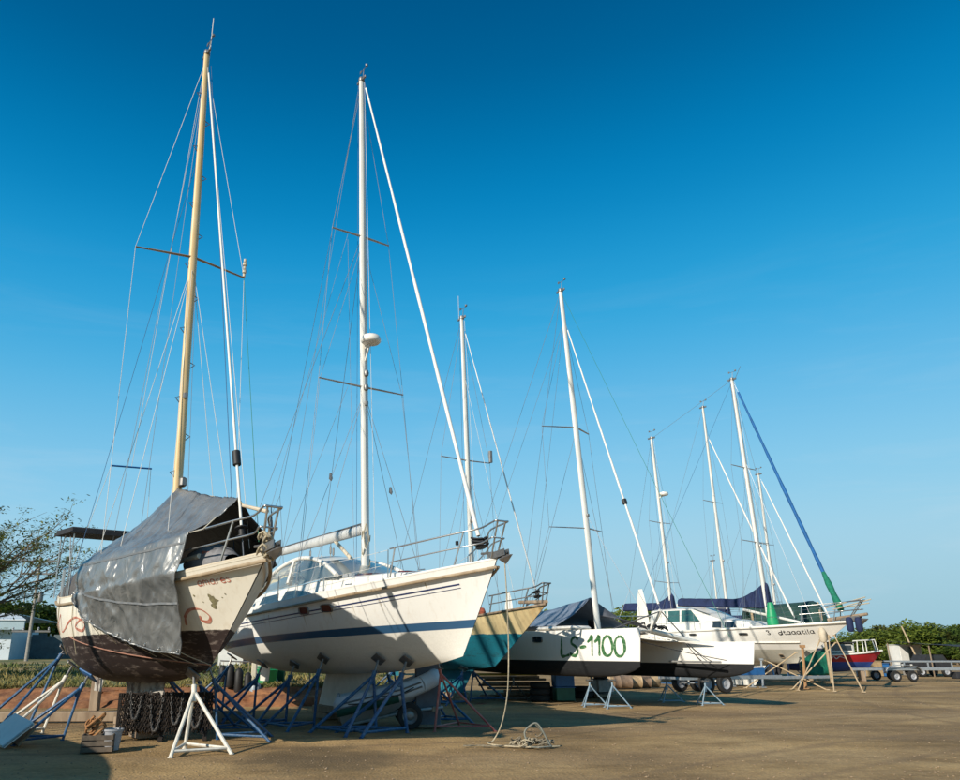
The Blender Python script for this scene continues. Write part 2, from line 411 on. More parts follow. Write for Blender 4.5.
gm.grid([[(x, y, ground_z(x, y) if -31 < x < 48 and 5 < y < 48 else -0.02) for x in xs] for y in ys])
tag(gm.build('ground', M_DIRT, smooth=60), kind='structure')
# damp stain on the dirt: real sheet just above the ground
# loose stones
def stone_mesh():
    m = MB()
    r = random.Random(3)
    for _ in range(5200):
        y = 8.5 + 26 * r.random() ** 1.7; x = (r.random() * 1.35 - 0.55) * y * 0.95
        s_ = 0.006 + 0.016 * r.random() ** 3
        z = ground_z(x, y) + s_ * 0.3
        a = r.random() * 6.28; sx, sy = s_ * r.uniform(0.8, 1.6), s_ * r.uniform(0.7, 1.2)
        ca, sa = math.cos(a), math.sin(a)
        vs = [(x + ca * sx, y + sa * sx, z), (x - sa * sy, y + ca * sy, z), (x - ca * sx, y - sa * sx, z), (x + sa * sy, y - ca * sy, z), (x, y, z + s_ * 0.7), (x, y, z - s_)]
        m.add(vs, [(0, 1, 4), (1, 2, 4), (2, 3, 4), (3, 0, 4), (1, 0, 5), (2, 1, 5), (3, 2, 5), (0, 3, 5)])
    return m
M_STONE = mat('stones', (0.20, 0.14, 0.085), 0.9, var=0.0, scale=1.2, col2=(0.36, 0.26, 0.16))
tag(stone_mesh().build('gravel', M_STONE, smooth=0, fix=False), 'loose brown gravel scattered over the dirt yard', 'gravel', kind='stuff')
# grassy field behind the yard with a cut earth bank
def bank_y(x):      # foot of the bank
    return 24.6 + 0.12 * (x + 10) + 0.35 * noise.noise(Vector((x * 0.4, 0, 5)))
M_EARTH = mat('red_earth', (0.13, 0.05, 0.022), 0.95, var=0.0, scale=2.6, col2=(0.34, 0.16, 0.07), bump=1.0, bscale=9)
M_FIELD = mat('field_grass', (0.075, 0.095, 0.02), 0.95, var=0.0, scale=0.35, col2=(0.30, 0.21, 0.08), bump=0.5, lo=0.42, hi=0.62)
def field_z(x, y):
    d = y - bank_y(x)
    k = max(0.0, min(1.0, (2.0 - x) / 4.5)); k = k * k * (3 - 2 * k)
    return -0.06 + (0.06 + _field(x, y, d)) * k
def _field(x, y, d):
    return 0.5 + 0.011 * d + 0.05 * noise.noise(Vector((x * 0.5, y * 0.5, 1)))
bm_ = MB()
rows = []
BX = [-45 + 0.2 * i for i in range(246)]
for k in range(13):
    t = k / 12
    rows.append([Vector((x, bank_y(x) + 1.15 * t + 0.28 * noise.noise(Vector((x * 1.3, t * 3, 0))) + 0.12 * noise.noise(Vector((x * 4.7, t * 7, 0))), -0.03 + (field_z(x, bank_y(x) + 1.2) + 0.02) * (t ** 0.8) + (0.1 * noise.noise(Vector((x * 2.1, t * 4, 7))) + 0.07 * noise.noise(Vector((x * 6.1, t * 9, 2)))) * math.sin(PI * t))) for x in BX])
bm_.grid(rows)
tag(bm_.build('earth_bank', M_EARTH, smooth=60), kind='structure')
fm = MB()
rows = []
for d in [0, 0.6, 1.3, 2.2, 3.5, 5, 7, 10, 14, 20, 30, 45, 70, 110]:
    rows.append([Vector((x * (1 + d * 0.02) - d * 0.15, bank_y(x) + 1.15 + d, field_z(x, bank_y(x) + 1.15 + d) - (0.02 if d else 0.05))) for x in BX])
fm.grid(rows)
tag(fm.build('grass_field', M_FIELD, smooth=60), kind='structure')
M_GRASS = mat('grass_blades', (0.055, 0.085, 0.014), 0.8, var=0.0, scale=0.45, col2=(0.25, 0.19, 0.06), lo=0.4, hi=0.62)
def grass():
    m = MB(); r = random.Random(11)
    for _ in range(26000):
        x = r.uniform(-28, 0); d = 24 * r.random() ** 2.2 + 0.1
        if noise.noise(Vector((x * 0.35, d * 0.3, 2))) < -0.25 and r.random() < 0.7: continue
        y = bank_y(x) + 1.0 + d
        h = r.uniform(0.05, 0.19) * (1.3 if noise.noise(Vector((x * 0.3, d * 0.3, 9))) > 0.1 else 0.7); w = 0.018 + d * 0.0012
        a = r.random() * 6.28; z = field_z(x, y) - 0.03
        lx, ly = r.uniform(-0.1, 0.1), r.uniform(-0.1, 0.1)
        c, s_ = math.cos(a) * w, math.sin(a) * w
        m.add([(x - c, y - s_, z), (x + c, y + s_, z), (x + c * 0.6 + lx * 0.5, y + s_ * 0.6 + ly * 0.5, z + h * 0.6), (x + lx * 1.4, y + ly * 1.4, z + h)], [(0, 1, 2), (0, 2, 3)])
    return m
tag(grass().build('grass', M_GRASS, smooth=0, fix=False), 'uneven green and straw coloured grass above the earth bank', 'grass', kind='stuff')

# ------------------------------------------------------------------ hulls
class Hull:
    def __init__(s, L, B, sheer, bot, ov=1.0, so=0.2, tr=0.7, sm=0.42, pb=2.1, full=0.55, vbow=0.7, zmin=0.5, pbot=2.2, pstern=1.8):
        s.L, s.B, s.sh, s.bt, s.ov, s.so, s.tr, s.sm, s.pb, s.full, s.vbow, s.zmin, s.pbot, s.pstern = L, B, sheer, bot, ov, so, tr, sm, pb, full, vbow, zmin, pbot, pstern
    def b(s, q):
        if q < s.sm: f = s.tr + (1 - s.tr) * math.sin(PI / 2 * q / s.sm)
        else: f = max(0.0, 1 - ((q - s.sm) / (1 - s.sm)) ** s.pb)
        return s.B / 2 * f + 0.012
    def zs(s, q):
        a, m, c = s.sh
        return a * (1 - q) * (1 - 2 * q) + 4 * m * q * (1 - q) + c * q * (2 * q - 1)
    def zk(s, q):
        a, m, c = s.bt
        if q > s.zmin: return m + (c - m) * ((q - s.zmin) / (1 - s.zmin)) ** s.pbot
        return m + (a - m) * ((s.zmin - q) / s.zmin) ** s.pstern
    def pt(s, q, t, side=-1):
        b, zs, zk = s.b(q), s.zs(q), s.zk(q)
        ph = t * PI / 2
        ye, ze = b * max(0, math.cos(ph)) ** s.full, math.sin(ph)
        k = s.vbow * max(0, (q - 0.45) / 0.55) ** 1.3
        yv, zv = b * (1 - t) ** 0.85, t
        y, tau = lerp(ye, yv, k), lerp(ze, zv, k)
        z = zs - (zs - zk) * tau
        xb = s.L / 2 - s.ov * tau ** 1.05
        xs_ = -s.L / 2 + s.so * tau
        return Vector((xs_ + q * (xb - xs_), side * y, z))
    def tz(s, q, z, n=30):
        a, b = 0.0, 1.0
        for _ in range(n):
            m = (a + b) / 2
            if s.pt(q, m).z > z: a = m
            else: b = m
        return (a + b) / 2
    def q_at(s, x, z):
        a, b = 0.0, 1.0
        for _ in range(24):
            m = (a + b) / 2
            if s.pt(m, s.tz(m, z, 16)).x < x: a = m
            else: b = m
        return (a + b) / 2
    def qs(s, x):      # station whose sheer is at x
        return (x + s.L / 2) / s.L
    def side(s, x, z, off=0.01, side=-1):
        q = s.q_at(x, z); t = s.tz(q, z)
        p = s.pt(q, t, side); e = 0.01
        du = s.pt(min(1, q + e), t, side) - s.pt(max(0, q - e), t, side)
        dv = s.pt(q, min(1, t + e), side) - s.pt(q, max(0, t - e), side)
        nn = du.cross(dv)
        if nn.length < 1e-9: nn = Vector((0, side, 0))
        nn.normalize()
        if nn.y * side < 0: nn = -nn
        return p + nn * off, nn
    def rail(s, x, dz=0.0, ins=0.0, side=-1):
        q = s.qs(x)
        return Vector((x, side * max(0.0, s.b(q) - ins), s.zs(q) + dz))
    def mesh(s, NS=44, NT=16):
        m = MB()
        qs = [i / NS for i in range(NS + 1)]
        ring = []
        for q in qs:
            st = [s.pt(q, j / NT, -1) for j in range(NT + 1)]
            pt_ = [s.pt(q, j / NT, 1) for j in range(NT - 1, -1, -1)]
            ring.append(st + pt_)
        m.grid(ring)
        m.f.append(tuple(range(2 * NT + 1)))
        return m
    def deck(s, camber=0.07, drop=0.03, NS=30, q0=0.0, q1=0.995):
        m = MB(); rows = []
        for i in range(NS + 1):
            q = lerp(q0, q1, i / NS); b = s.b(q) - 0.01; z = s.zs(q) - drop; x = -s.L / 2 + q * s.L
            rows.append([Vector((x, b * k / 4, z + camber * (1 - (k / 4) ** 2) * min(1, b))) for k in range(-4, 5)])
        return m.grid(rows)
    def railtube(s, r=0.035, dz=0.0, out=0.01, NS=36, n=6):
        pts = [Vector((-s.L / 2 + q * s.L, -(s.b(q) + out), s.zs(q) + dz)) for q in [i / NS for i in range(NS + 1)]]
        pts += [Vector((p.x, -p.y, p.z)) for p in reversed(pts)]
        return MB().tube(pts, r, n)

class Boat:
    def __init__(s, name, label, cat, bow, h, L, group=None):
        h = Vector(h).normalized(); s.h = h
        s.o = Vector((bow[0] - h.x * L / 2, bow[1] - h.y * L / 2, 0))
        s.rz = math.atan2(h.y, h.x); s.L = L
        s.e = thing(name, label, cat, s.o, s.rz, group)
    def w(s, p):
        p = Vector(p)
        return s.o + Vector((s.h.x * p.x - s.h.y * p.y, s.h.y * p.x + s.h.x * p.y, p.z))
    def wd(s, p): return s.w(p) - s.o
    def loc(s, P):
        d = Vector(P) - s.o
        return Vector((d.x * s.h.x + d.y * s.h.y, -d.x * s.h.y + d.y * s.h.x, d.z))

def foil(name, m, parent, x0, x1, z0, z1, xt0, xt1, w0, w1, y=0.0, n=5):
    """keel/rudder: chord x0..x1 at z0 (top), xt0..xt1 at z1 (bottom)"""
    q = MB(); rows = []
    for k in range(n + 1):
        t = k / n; a, b = lerp(x0, xt0, t), lerp(x1, xt1, t); w = lerp(w0, w1, t); z = lerp(z0, z1, t)
        ring = []
        for i in range(14):
            an = 2 * PI * i / 14; cx = 0.5 + 0.5 * math.cos(an)
            th = w * 2.6 * (math.sqrt(max(0, 1 - cx)) * 0.5 * (0.1 + cx) + 0.02)
            ring.append((a + (b - a) * cx, y + (th if math.sin(an) > 0 else -th) * abs(math.sin(an)) ** 0.4, z))
        rows.append(ring)
    q.grid(rows, True); k0 = 0
    q.f.append(tuple(range(14))); q.f.append(tuple(n * 14 + i for i in range(14)))
    return q.build(name, m, parent, 35)

def wire(name, pts, r, m, parent, n=5):
    return MB().tube(pts, r, n).build(name, m, parent, 60)
def sag(a, b, d, n=10):
    a, b = Vector(a), Vector(b)
    return [a.lerp(b, i / n) - Vector((0, 0, d * 4 * (i / n) * (1 - i / n))) for i in range(n + 1)]

def mast(parent, base, top, r, m, taper=0.72, track=None, steps=0, name='mast'):
    base, top = Vector(base), Vector(top); N = 10
    pts = [base.lerp(top, i / N) for i in range(N + 1)]
    q = MB().tube(pts, [r * (1 if i < 7 else lerp(1, taper, (i - 6) / (N - 6))) for i in range(N + 1)], 14, True, (0.82, 1.25))
    mo = q.build(name, m, parent, 50)
    d = (top - base).normalized()
    MB().tube([base + Vector((-r * 1.22, 0, 0.9)), top + Vector((-r * 0.95, 0, -0.2))], 0.018, 6).build('sail_track', track or M_ALUG, mo)
    MB().lathe([(0.001, 0), (r * 1.05, 0), (r * 1.1, 0.05), (r * 0.9, 0.12), (0.001, 0.13)], 12, top - d * 0.02).build('mast_cap', M_STEELD, mo)
    c = MB()
    for k in range(2):      # masthead sheaves and instruments
        c.box(top + Vector((0.14 - 0.28 * k, 0, 0.02)), (0.2, 0.05, 0.09), ch=0.01)
    c.tube([top + Vector((0, 0.05, 0.1)), top + Vector((0.05, 0.05, 0.42))], 0.012, 5)
    c.tube([top + Vector((-0.12, 0.05, 0.42)), top + Vector((0.22, 0.05, 0.42))], 0.01, 5)
    c.box(top + Vector((-0.14, 0.05, 0.44)), (0.09, 0.012, 0.09)); c.lathe([(0.001, -0.03), (0.04, -0.03), (0.05, 0.03), (0.001, 0.05)], 8, top + Vector((0.22, 0.05, 0.46)))
    c.build('wind_vane', M_STEELD, mo)
    cl = MB(); cl.lathe([(0.001, 0), (0.05, 0), (0.06, 0.05), (0.05, 0.11), (0.001, 0.12)], 8, base.lerp(top, 0.3) + Vector((r * 1.2, 0, 0)))
    cl.build('steaming_light', M_STEELD, mo)
    for k in range(steps):
        p = base.lerp(top, 0.12 + 0.84 * k / steps)
        s_ = -1 if k % 2 else 1
        MB().tube([p + Vector((0, s_ * r * 0.8, 0.06)), p + Vector((0.02, s_ * (r * 0.8 + 0.13), 0)), p + Vector((0, s_ * r * 0.8, -0.12))], 0.012, 5).build('mast_step', M_STEELD, mo)
    return mo
def spreader(parent, root, hw, side, sweep=0.1, rise=0.05, r=0.03, m=None):
    a = Vector(root); b = a + Vector((-sweep, side * hw, rise))
    MB().tube([a + Vector((0, side * 0.05, 0)), b], [r * 1.2, r * 0.8], 8, True, (1.5, 0.6)).build('spreader', m or M_ALUG, parent, 60)
    return b
def rig(parent, base, top, r, m, hull, spr, xchain, fs, bs, xf=None, wr=0.0065, antenna=True, halyards=True, steps=0):
    """mast with spreaders [(fraction, half width)], shrouds, stays"""
    base, top = Vector(base), Vector(top)
    mast(parent, base, top, r, m, steps=steps)
    for side in (-1, 1):
        cp = hull.rail(xchain, 0.02, 0.08, side)
        path = [top.lerp(base, 0.015)]
        for f, hw in spr:
            path.append(spreader(parent, base.lerp(top, f), hw, side))
        path.append(cp)
        wire('cap_shroud', path, wr, M_WIRE, parent)
        f0 = spr[-1][0]
        for dx in (-0.5, 0.45):
            wire('lower_shroud', [base.lerp(top, f0 - 0.01), hull.rail(xchain + dx, 0.02, 0.1, side)], wr, M_WIRE, parent)
        if len(spr) > 1:
            wire('intermediate_shroud', [base.lerp(top, spr[0][0] - 0.01), base.lerp(top, spr[1][0]) + Vector((-0.1, side * spr[1][1] * 0.97, 0.05)), cp + Vector((0.1, 0, 0))], wr * 0.9, M_WIRE, parent)
        for k in range(1):
            MB().tube([cp, cp.lerp(path[-2], 0.035)], 0.02, 6).build('turnbuckle', M_STEEL, parent)
    if bs is not None:
        for side in (-1, 1):
            p = Vector(bs)
            sp = p.lerp(top, 0.22); 
            wire('backstay', [Vector((p.x, side * abs(p.y), p.z)), Vector((sp.x, 0, sp.z)), top], wr, M_WIRE, parent)
    if halyards:
        for k, (dx, dy, mm) in enumerate(((0.25, 0.12, M_WIREW), (-0.22, -0.14, M_WIREB), (0.12, -0.2, M_WIREW))):
            wire('halyard', sag(base + Vector((dx, dy, 0.3)), top + Vector((0.1 if dx > 0 else -0.1, dy * 0.4, -0.1)), 0.0, 4), 0.006, mm, parent)
    if antenna:
        wire('antenna', [top + Vector((-0.1, -0.06, 0)), top + Vector((-0.1, -0.06, 0.95))], 0.008, M_WIREW, parent)
def furled(parent, a, b, r, m, lo=0.06, hi=0.97, drum=True, name='furled_sail', wr=0.007):
    a, b = Vector(a), Vector(b)
    wire('forestay', [a, b], wr, M_WIRE, parent)
    n = 16
    pts = [a.lerp(b, lerp(lo, hi, i / n)) for i in range(n + 1)]
    rs = [r * (0.55 + 0.45 * min(1, (1 - i / n) * 1.5 + 0.1)) * (1 + 0.12 * math.sin(i * 2.1)) for i in range(n + 1)]
    f = MB().tube(pts, rs, 10).build(name, m, parent, 60)
    if drum:
        d = (b - a).normalized()
        MB().lathe([(0.001, 0), (0.11, 0), (0.12, 0.02), (0.055, 0.04), (0.05, 0.13), (0.12, 0.15), (0.11, 0.17), (0.001, 0.18)], 14, a.lerp(b, lo * 0.45), d).build('furling_drum', M_BLACK, parent)
    return f
def lifelines(parent, hull, x0, x1, n, h=0.62, side=-1, ins=0.06, wires=2, mwire=None):
    pts = []
    for k in range(n):
        x = lerp(x0, x1, k / (n - 1)); p = hull.rail(x, 0.0, ins, side)
        q = MB().tube([p, p + Vector((0, 0, h))], 0.014, 6); q.lathe([(0.001, 0), (0.04, 0), (0.04, 0.015), (0.02, 0.05)], 8, p)
        q.build('stanchion', M_STEEL, parent)
        pts.append(p)
    for w in range(wires):
        z = h * (1 - 0.48 * w) - 0.01
        path = []
        for a, b in zip(pts, pts[1:]): path += sag(a + Vector((0, 0, z)), b + Vector((0, 0, z)), 0.012, 4)[:-1]
        path.append(pts[-1] + Vector((0, 0, z)))
        wire('lifeline', path, 0.005, mwire or M_WIREW, parent)
    return pts
def pulpit(parent, hull, xa, xf, h=0.68, r=0.017, m=None, ins=0.05, xtip=None):
    m = m or M_STEEL
    xtip = xtip or xf + 0.25
    for lvl, nm in ((1.0, 'pulpit_rail'), (0.55, 'pulpit_midrail')):
        pts = [hull.rail(lerp(xa, xf, k / 5), h * lvl * (0.95 + 0.05 * k / 5), ins, -1) for k in range(6)]
        tip = Vector((xtip if lvl == 1 else xtip - 0.12, 0, hull.zs(1) + h * lvl * 1.06))
        full = pts + [Vector((tip.x - 0.05, -0.16, tip.z)), Vector((tip.x, -0.08, tip.z)), Vector((tip.x, 0.08, tip.z)), Vector((tip.x - 0.05, 0.16, tip.z))] + [Vector((p.x, -p.y, p.z)) for p in reversed(pts)]
        MB().tube(smooth_path(full, 3), r if lvl == 1 else r * 0.8, 7).build(nm, m, parent, 60)
    for side in (-1, 1):
        for x, lean in ((xa, 0.12), (lerp(xa, xf, 0.72), 0.2)):
            a = hull.rail(x, 0, ins, side); b = hull.rail(min(x + lean, xf), h * 0.97, ins, side)
            MB().tube([a, b], r, 7).build('pulpit_leg', m, parent)
        a = Vector((hull.L / 2 - 0.1, side * 0.07, hull.zs(1))); b = Vector((xtip - 0.03, side * 0.1, hull.zs(1) + h * 1.05))
        MB().tube([a, b], r, 7).build('pulpit_leg', m, parent)
def bow_roller(parent, hull, m=M_STEELD, size=1.0):
    x, z = hull.L / 2, hull.zs(1)
    q = MB()
    for s_ in (-1, 1): q.box((x + 0.05, s_ * 0.06 * size, z + 0.07), (0.5 * size, 0.015, 0.13 * size), rotm('Y', -0.12))
    q.tube([(x + 0.24 * size, -0.07, z + 0.09), (x + 0.24 * size, 0.07, z + 0.09)], 0.035, 8)
    q.build('bow_roller', m, parent)
    a = MB()
    a.tube([(x - 0.5 * size, 0, z + 0.13), (x + 0.3 * size, 0, z + 0.1)], 0.025, 6)
    tip = Vector((x + 0.36 * size, 0, z - 0.02))
    a.add([tip + Vector((0.12, 0, 0.06)) * size, tip + Vector((-0.16, 0.14, -0.03)) * size, tip + Vector((-0.1, 0, -0.12)) * size, tip + Vector((-0.16, -0.14, -0.03)) * size, tip + Vector((-0.1, 0, 0.08)) * size],
          [(0, 1, 2), (0, 2, 3), (0, 4, 1), (0, 3, 4), (4, 3, 2), (4, 2, 1)])
    a.build('anchor', m, parent)
def portlight(parent, hull, x, z, w, h, m=M_GLASS, frame=M_STEELD, side=-1, name='portlight'):
    def ring(k, off):
        o = []
        for i in range(16):
            a = 2 * PI * i / 16
            ex = math.copysign(abs(math.cos(a)) ** 0.5, math.cos(a)) * w / 2 * k; ez = math.copysign(abs(math.sin(a)) ** 0.5, math.sin(a)) * h / 2 * k
            o.append(hull.side(x + ex, z + ez, off, side)[0])
        return o
    q = MB(); q.grid([ring(1.18, 0.004), ring(1.1, 0.03), ring(0.95, 0.028), ring(0.92, 0.012)], True)
    f = q.build(name, frame, parent, 50)
    g = MB(); g.add(ring(0.94, 0.013), [tuple(range(16))]); g.build('pane', m, f, 0)

# ---- brush strokes laid on a hull side
GLY = {
 'L': (0.62, [[(0.12, 1), (0.1, 0.5), (0.08, 0.06), (0.3, 0.03), (0.6, 0.1)]]),
 'S': (0.6, [[(0.55, 0.85), (0.4, 1), (0.18, 0.9), (0.15, 0.68), (0.4, 0.5), (0.52, 0.28), (0.38, 0.05), (0.12, 0.08), (0.02, 0.2)]]),
 '-': (0.5, [[(0.05, 0.45), (0.45, 0.5)]]),
 '1': (0.42, [[(0.02, 0.7), (0.2, 0.85), (0.3, 1), (0.3, 0.5), (0.28, 0)]]),
 '0': (0.66, [[(0.34, 1), (0.14, 0.85), (0.06, 0.5), (0.14, 0.12), (0.34, 0), (0.54, 0.14), (0.6, 0.5), (0.5, 0.88), (0.34, 1)]]),
 'a': (0.62, [[(0.45, 0.62), (0.22, 0.66), (0.06, 0.4), (0.12, 0.1), (0.34, 0.08), (0.48, 0.3), (0.48, 0.65), (0.46, 0.1), (0.58, 0.04)]]),
 'm': (0.8, [[(0.06, 0.02), (0.1, 0.62), (0.24, 0.66), (0.34, 0.5), (0.34, 0.05)], [(0.34, 0.5), (0.48, 0.66), (0.62, 0.5), (0.64, 0.03)]]),
 'r': (0.5, [[(0.1, 0.02), (0.14, 0.64)], [(0.13, 0.4), (0.26, 0.62), (0.42, 0.6)]]),
 'e': (0.58, [[(0.08, 0.34), (0.48, 0.4), (0.4, 0.62), (0.2, 0.64), (0.06, 0.38), (0.14, 0.08), (0.34, 0.02), (0.5, 0.14)]]),
 's': (0.5, [[(0.42, 0.56), (0.26, 0.66), (0.1, 0.54), (0.3, 0.36), (0.4, 0.18), (0.22, 0.02), (0.04, 0.12)]]),
 'd': (0.6, [[(0.44, 0.5), (0.2, 0.6), (0.06, 0.36), (0.16, 0.06), (0.4, 0.12), (0.48, 0.4), (0.5, 1.0), (0.5, 0.05)]]),
 't': (0.46, [[(0.22, 0.95), (0.2, 0.2), (0.34, 0.04), (0.44, 0.12)], [(0.05, 0.62), (0.4, 0.64)]]),
 'i': (0.28, [[(0.12, 0.62), (0.12, 0.06), (0.22, 0.03)], [(0.1, 0.86), (0.16, 0.92)]]),
 'l': (0.28, [[(0.12, 1.0), (0.1, 0.08), (0.22, 0.04)]]),
 '3': (0.6, [[(0.1, 0.85), (0.3, 1), (0.5, 0.85), (0.32, 0.56), (0.52, 0.3), (0.36, 0.02), (0.08, 0.12)]]),
 ' ': (0.4, []),
}
def ribbon_on(hull, strokes, width, m, parent, name, off=0.006, side=-1, fn=None):
    q = MB()
    for st in strokes:
        pts = [Vector((a, b, 0)) for a, b in st]
        P = smooth_path(pts, 5) if len(pts) > 2 else [pts[0].lerp(pts[1], i / 4) for i in range(5)]
        rows = []
        for i, p in enumerate(P):
            t = P[min(i + 1, len(P) - 1)] - P[max(i - 1, 0)]
            if t.length < 1e-6: t = Vector((1, 0, 0))
            nn = Vector((-t.y, t.x, 0)).normalized()
            ww = width * (0.82 + 0.22 * math.sin(i * 0.35 + len(st)) + 0.3 * noise.noise(Vector((p.x * 9, p.y * 9, len(st))))) * (1 if 0 < i < len(P) - 1 else 0.6) / 2
            rows.append([hull.side((p + nn * ww).x, (p + nn * ww).y, off, side)[0], hull.side((p - nn * ww).x, (p - nn * ww).y, off, side)[0]])
        q.grid(rows)
    return q.build(name, m, parent, 60)
def letters(text, x0, z0, x1, z1, h, slant=0.1, jit=0.02):
    """strokes of a word running from (x0,z0) to (x1,z1) on the starboard side (bow at larger x)"""
    W = sum(GLY[c][0] for c in text); k = (x1 - x0) / W; out = []; cx = 0
    r = random.Random(5)
    for c in text:
        w, sts = GLY[c]; dz = r.uniform(-jit, jit) * h
        for st in sts:
            out.append([(x0 + (cx + a) * k + slant * b * h, lerp(z0, z1, (cx + a) / W) + b * h + dz) for a, b in st])
        cx += w
    return out

# ------------------------------------------------------------------ boat stands and blocks
def boat_stand(apex, nrm, out, col, label, group=None, foot=0.62, inner=0.35, spread=0.5, screw=0.32, r=0.03, pad=M_STEELD, name='boat_stand', padsize=0.26, lean=0.25, brace=True):
    """tripod screw stand: apex = point touching the hull (world), nrm = hull normal there, out = horizontal direction away from the hull"""
    out = Vector((out[0], out[1], 0)).normalized(); side = Vector((-out.y, out.x, 0))
    apex = Vector(apex)
    axis = (Vector((0, 0, -1)) + out * lean).normalized()
    hub = apex + axis * (screw + 0.03)
    base = Vector((hub.x, hub.y, 0))
    base += out * (hub.z * lean * 0.5)
    t = thing(name, label, 'boat stand', base, 0, group)
    L = lambda p: Vector(p) - base
    feet = [base + out * foot + side * spread, base + out * foot - side * spread, base - out * inner]
    feet = [Vector((f.x, f.y, ground_z(f.x, f.y) + 0.005)) for f in feet]
    for f in feet:
        q = MB().tube([L(hub), L(f)], r, 8); q.lathe([(0.001, 0.0), (0.045, 0), (0.045, 0.012), (0.001, 0.014)], 8, L(f)); q.build('leg', col, t)
    if brace:
        for a, b in ((0, 1), (1, 2), (2, 0)):
            A, B_ = feet[a].lerp(hub, 0.09), feet[b].lerp(hub, 0.09)
            MB().tube([L(A), L(B_)], r * 0.8, 6).build('brace', col, t)
    q = MB().tube([L(hub) - axis * -0.18, L(hub) - axis * 0.1], r * 1.5, 10); q.build('collar', col, t)
    q = MB().tube([L(hub), L(apex) + axis * 0.03], r * 0.75, 8)
    q.build('screw', M_STEELD, t)
    MB().tube([L(hub) - axis * 0.1 - side * 0.14, L(hub) - axis * 0.1 + side * 0.14], 0.01, 5).build('handle', M_STEELD, t)
    n = Vector(nrm).normalized()
    Q = Vector((0, 0, 1)).rotation_difference(n).to_matrix()
    MB().box(L(apex) + n * 0.028, (padsize, padsize, 0.035), Q, 0.008).build('pad', pad, t)
    return t
def stand_under(boat, hull, x, t, side, col, label, group=None, dy=0, **kw):
    q = hull.qs(x)
    p = hull.pt(q, t, side); e = 0.02
    du = hull.pt(min(1, q + e), t, side) - hull.pt(q - e, t, side); dv = hull.pt(q, t + e, side) - hull.pt(q, t - e, side)
    n = du.cross(dv).normalized()
    if n.z > 0: n = -n
    p = p + n * 0.05
    out = boat.wd((0, side, 0))
    if 'turn' in kw:
        a = kw.pop('turn'); out = Vector((out.x * math.cos(a) - out.y * math.sin(a), out.x * math.sin(a) + out.y * math.cos(a), 0))
    return boat_stand(boat.w(p), boat.wd(n), out, col, label, group, **kw)
def timber_stack(name, label, loc, rz, size, n, m=M_WOOD, z0=0.0):
    t = thing(name, label, 'timber blocks', loc, rz)
    h = size[2] / n
    for k in range(n):
        for s_ in (-1, 1):
            if k % 2 == 0: MB().box((s_ * size[0] * 0.3, 0, h * (k + 0.5)), (size[0] * 0.32, size[1], h * 0.97), ch=0.01).build('timber', m, t)
            else: MB().box((0, s_ * size[1] * 0.33, h * (k + 0.5)), (size[0], size[1] * 0.3, h * 0.97), ch=0.01).build('timber', m, t)
    return t
#PART2
# ================================================================== BOAT 1: cream sloop under a tarpaulin
WS = 'white sloop with the blue stripe'
b1 = Boat('sailing_yacht', 'cream sloop with brown scuffed bottom and red scroll, half wrapped in a grey tarpaulin', 'sailboat', (-2.08, 12.5), (.585, -.811), 9.0)
h1 = Hull(9.0, 3.05, (2.82, 2.62, 3.07), (1.72, 0.98, 1.32), ov=1.95, so=0.22, tr=0.66, sm=0.42, pb=2.0, full=0.58, vbow=0.75, zmin=0.5, pbot=2.4)
m_h1 = hull_mat('hull_cream_brown', (0.80, 0.745, 0.63), (0.026, 0.014, 0.012), 1.87, trim=0.016, wear=0.9, wearcol=(0.27, 0.22, 0.19), stain=0.35, staincol=(0.50, 0.38, 0.24), rough=0.35, bandnoise=0.05)
h1.mesh(56, 20).build('hull', m_h1, b1.e, 50)
h1.deck().build('deck', M_CREAMDECK, b1.e, 50)
h1.railtube(0.032, -0.13, 0.012).build('rub_rail', M_TEAK, b1.e, 60)
h1.railtube(0.022, 0.01, -0.02).build('toe_rail', M_CREAMDECK, b1.e, 60)
m_k1 = mat('worn_antifoul', (0.08, 0.06, 0.05), 0.8, var=0.0, scale=3.5, col2=(0.46, 0.43, 0.38), lo=0.42, hi=0.58, bump=0.3)
foil('keel', m_k1, b1.e, -1.9, 0.6, 1.25, 0.30, -1.75, 0.1, 0.17, 0.15)
foil('rudder', m_k1, b1.e, -4.1, -3.4, 1.75, 0.7, -4.2, -3.6, 0.05, 0.04)
ribbon_on(h1, letters('amares', 3.12, 2.60, 3.72, 2.65, 0.115), 0.017, M_PAINTR, b1.e, 'lettering')
swirl = [[(-4.1, 1.92), (-3.85, 2.12), (-3.7, 1.98), (-3.5, 2.14), (-3.35, 1.97), (-3.1, 2.13), (-2.9, 2.0), (-2.7, 2.18), (-2.5, 2.05), (-2.62, 1.94), (-2.8, 2.02), (-2.4, 2.2), (-2.15, 2.3), (-2.05, 2.12), (-2.0, 1.96), (-1.6, 2.0), (-1.1, 2.14), (-0.6, 2.2), (-0.2, 2.08), (-0.35, 1.95), (-0.7, 2.03), (-0.3, 2.16), (0.2, 2.1), (0.5, 2.0)],
         [(2.55, 2.12), (2.72, 2.24), (2.92, 2.25), (3.02, 2.14), (2.95, 2.05), (2.84, 2.07), (2.85, 2.15)], [(2.5, 2.0), (2.58, 2.14), (2.72, 2.24)]]
ribbon_on(h1, swirl[:1], 0.045, M_PAINTR, b1.e, 'painted_scroll'); ribbon_on(h1, [swirl[1]], 0.045, M_PAINTR, b1.e, 'painted_scroll'); ribbon_on(h1, [swirl[2]], 0.045, M_PAINTR, b1.e, 'painted_scroll')
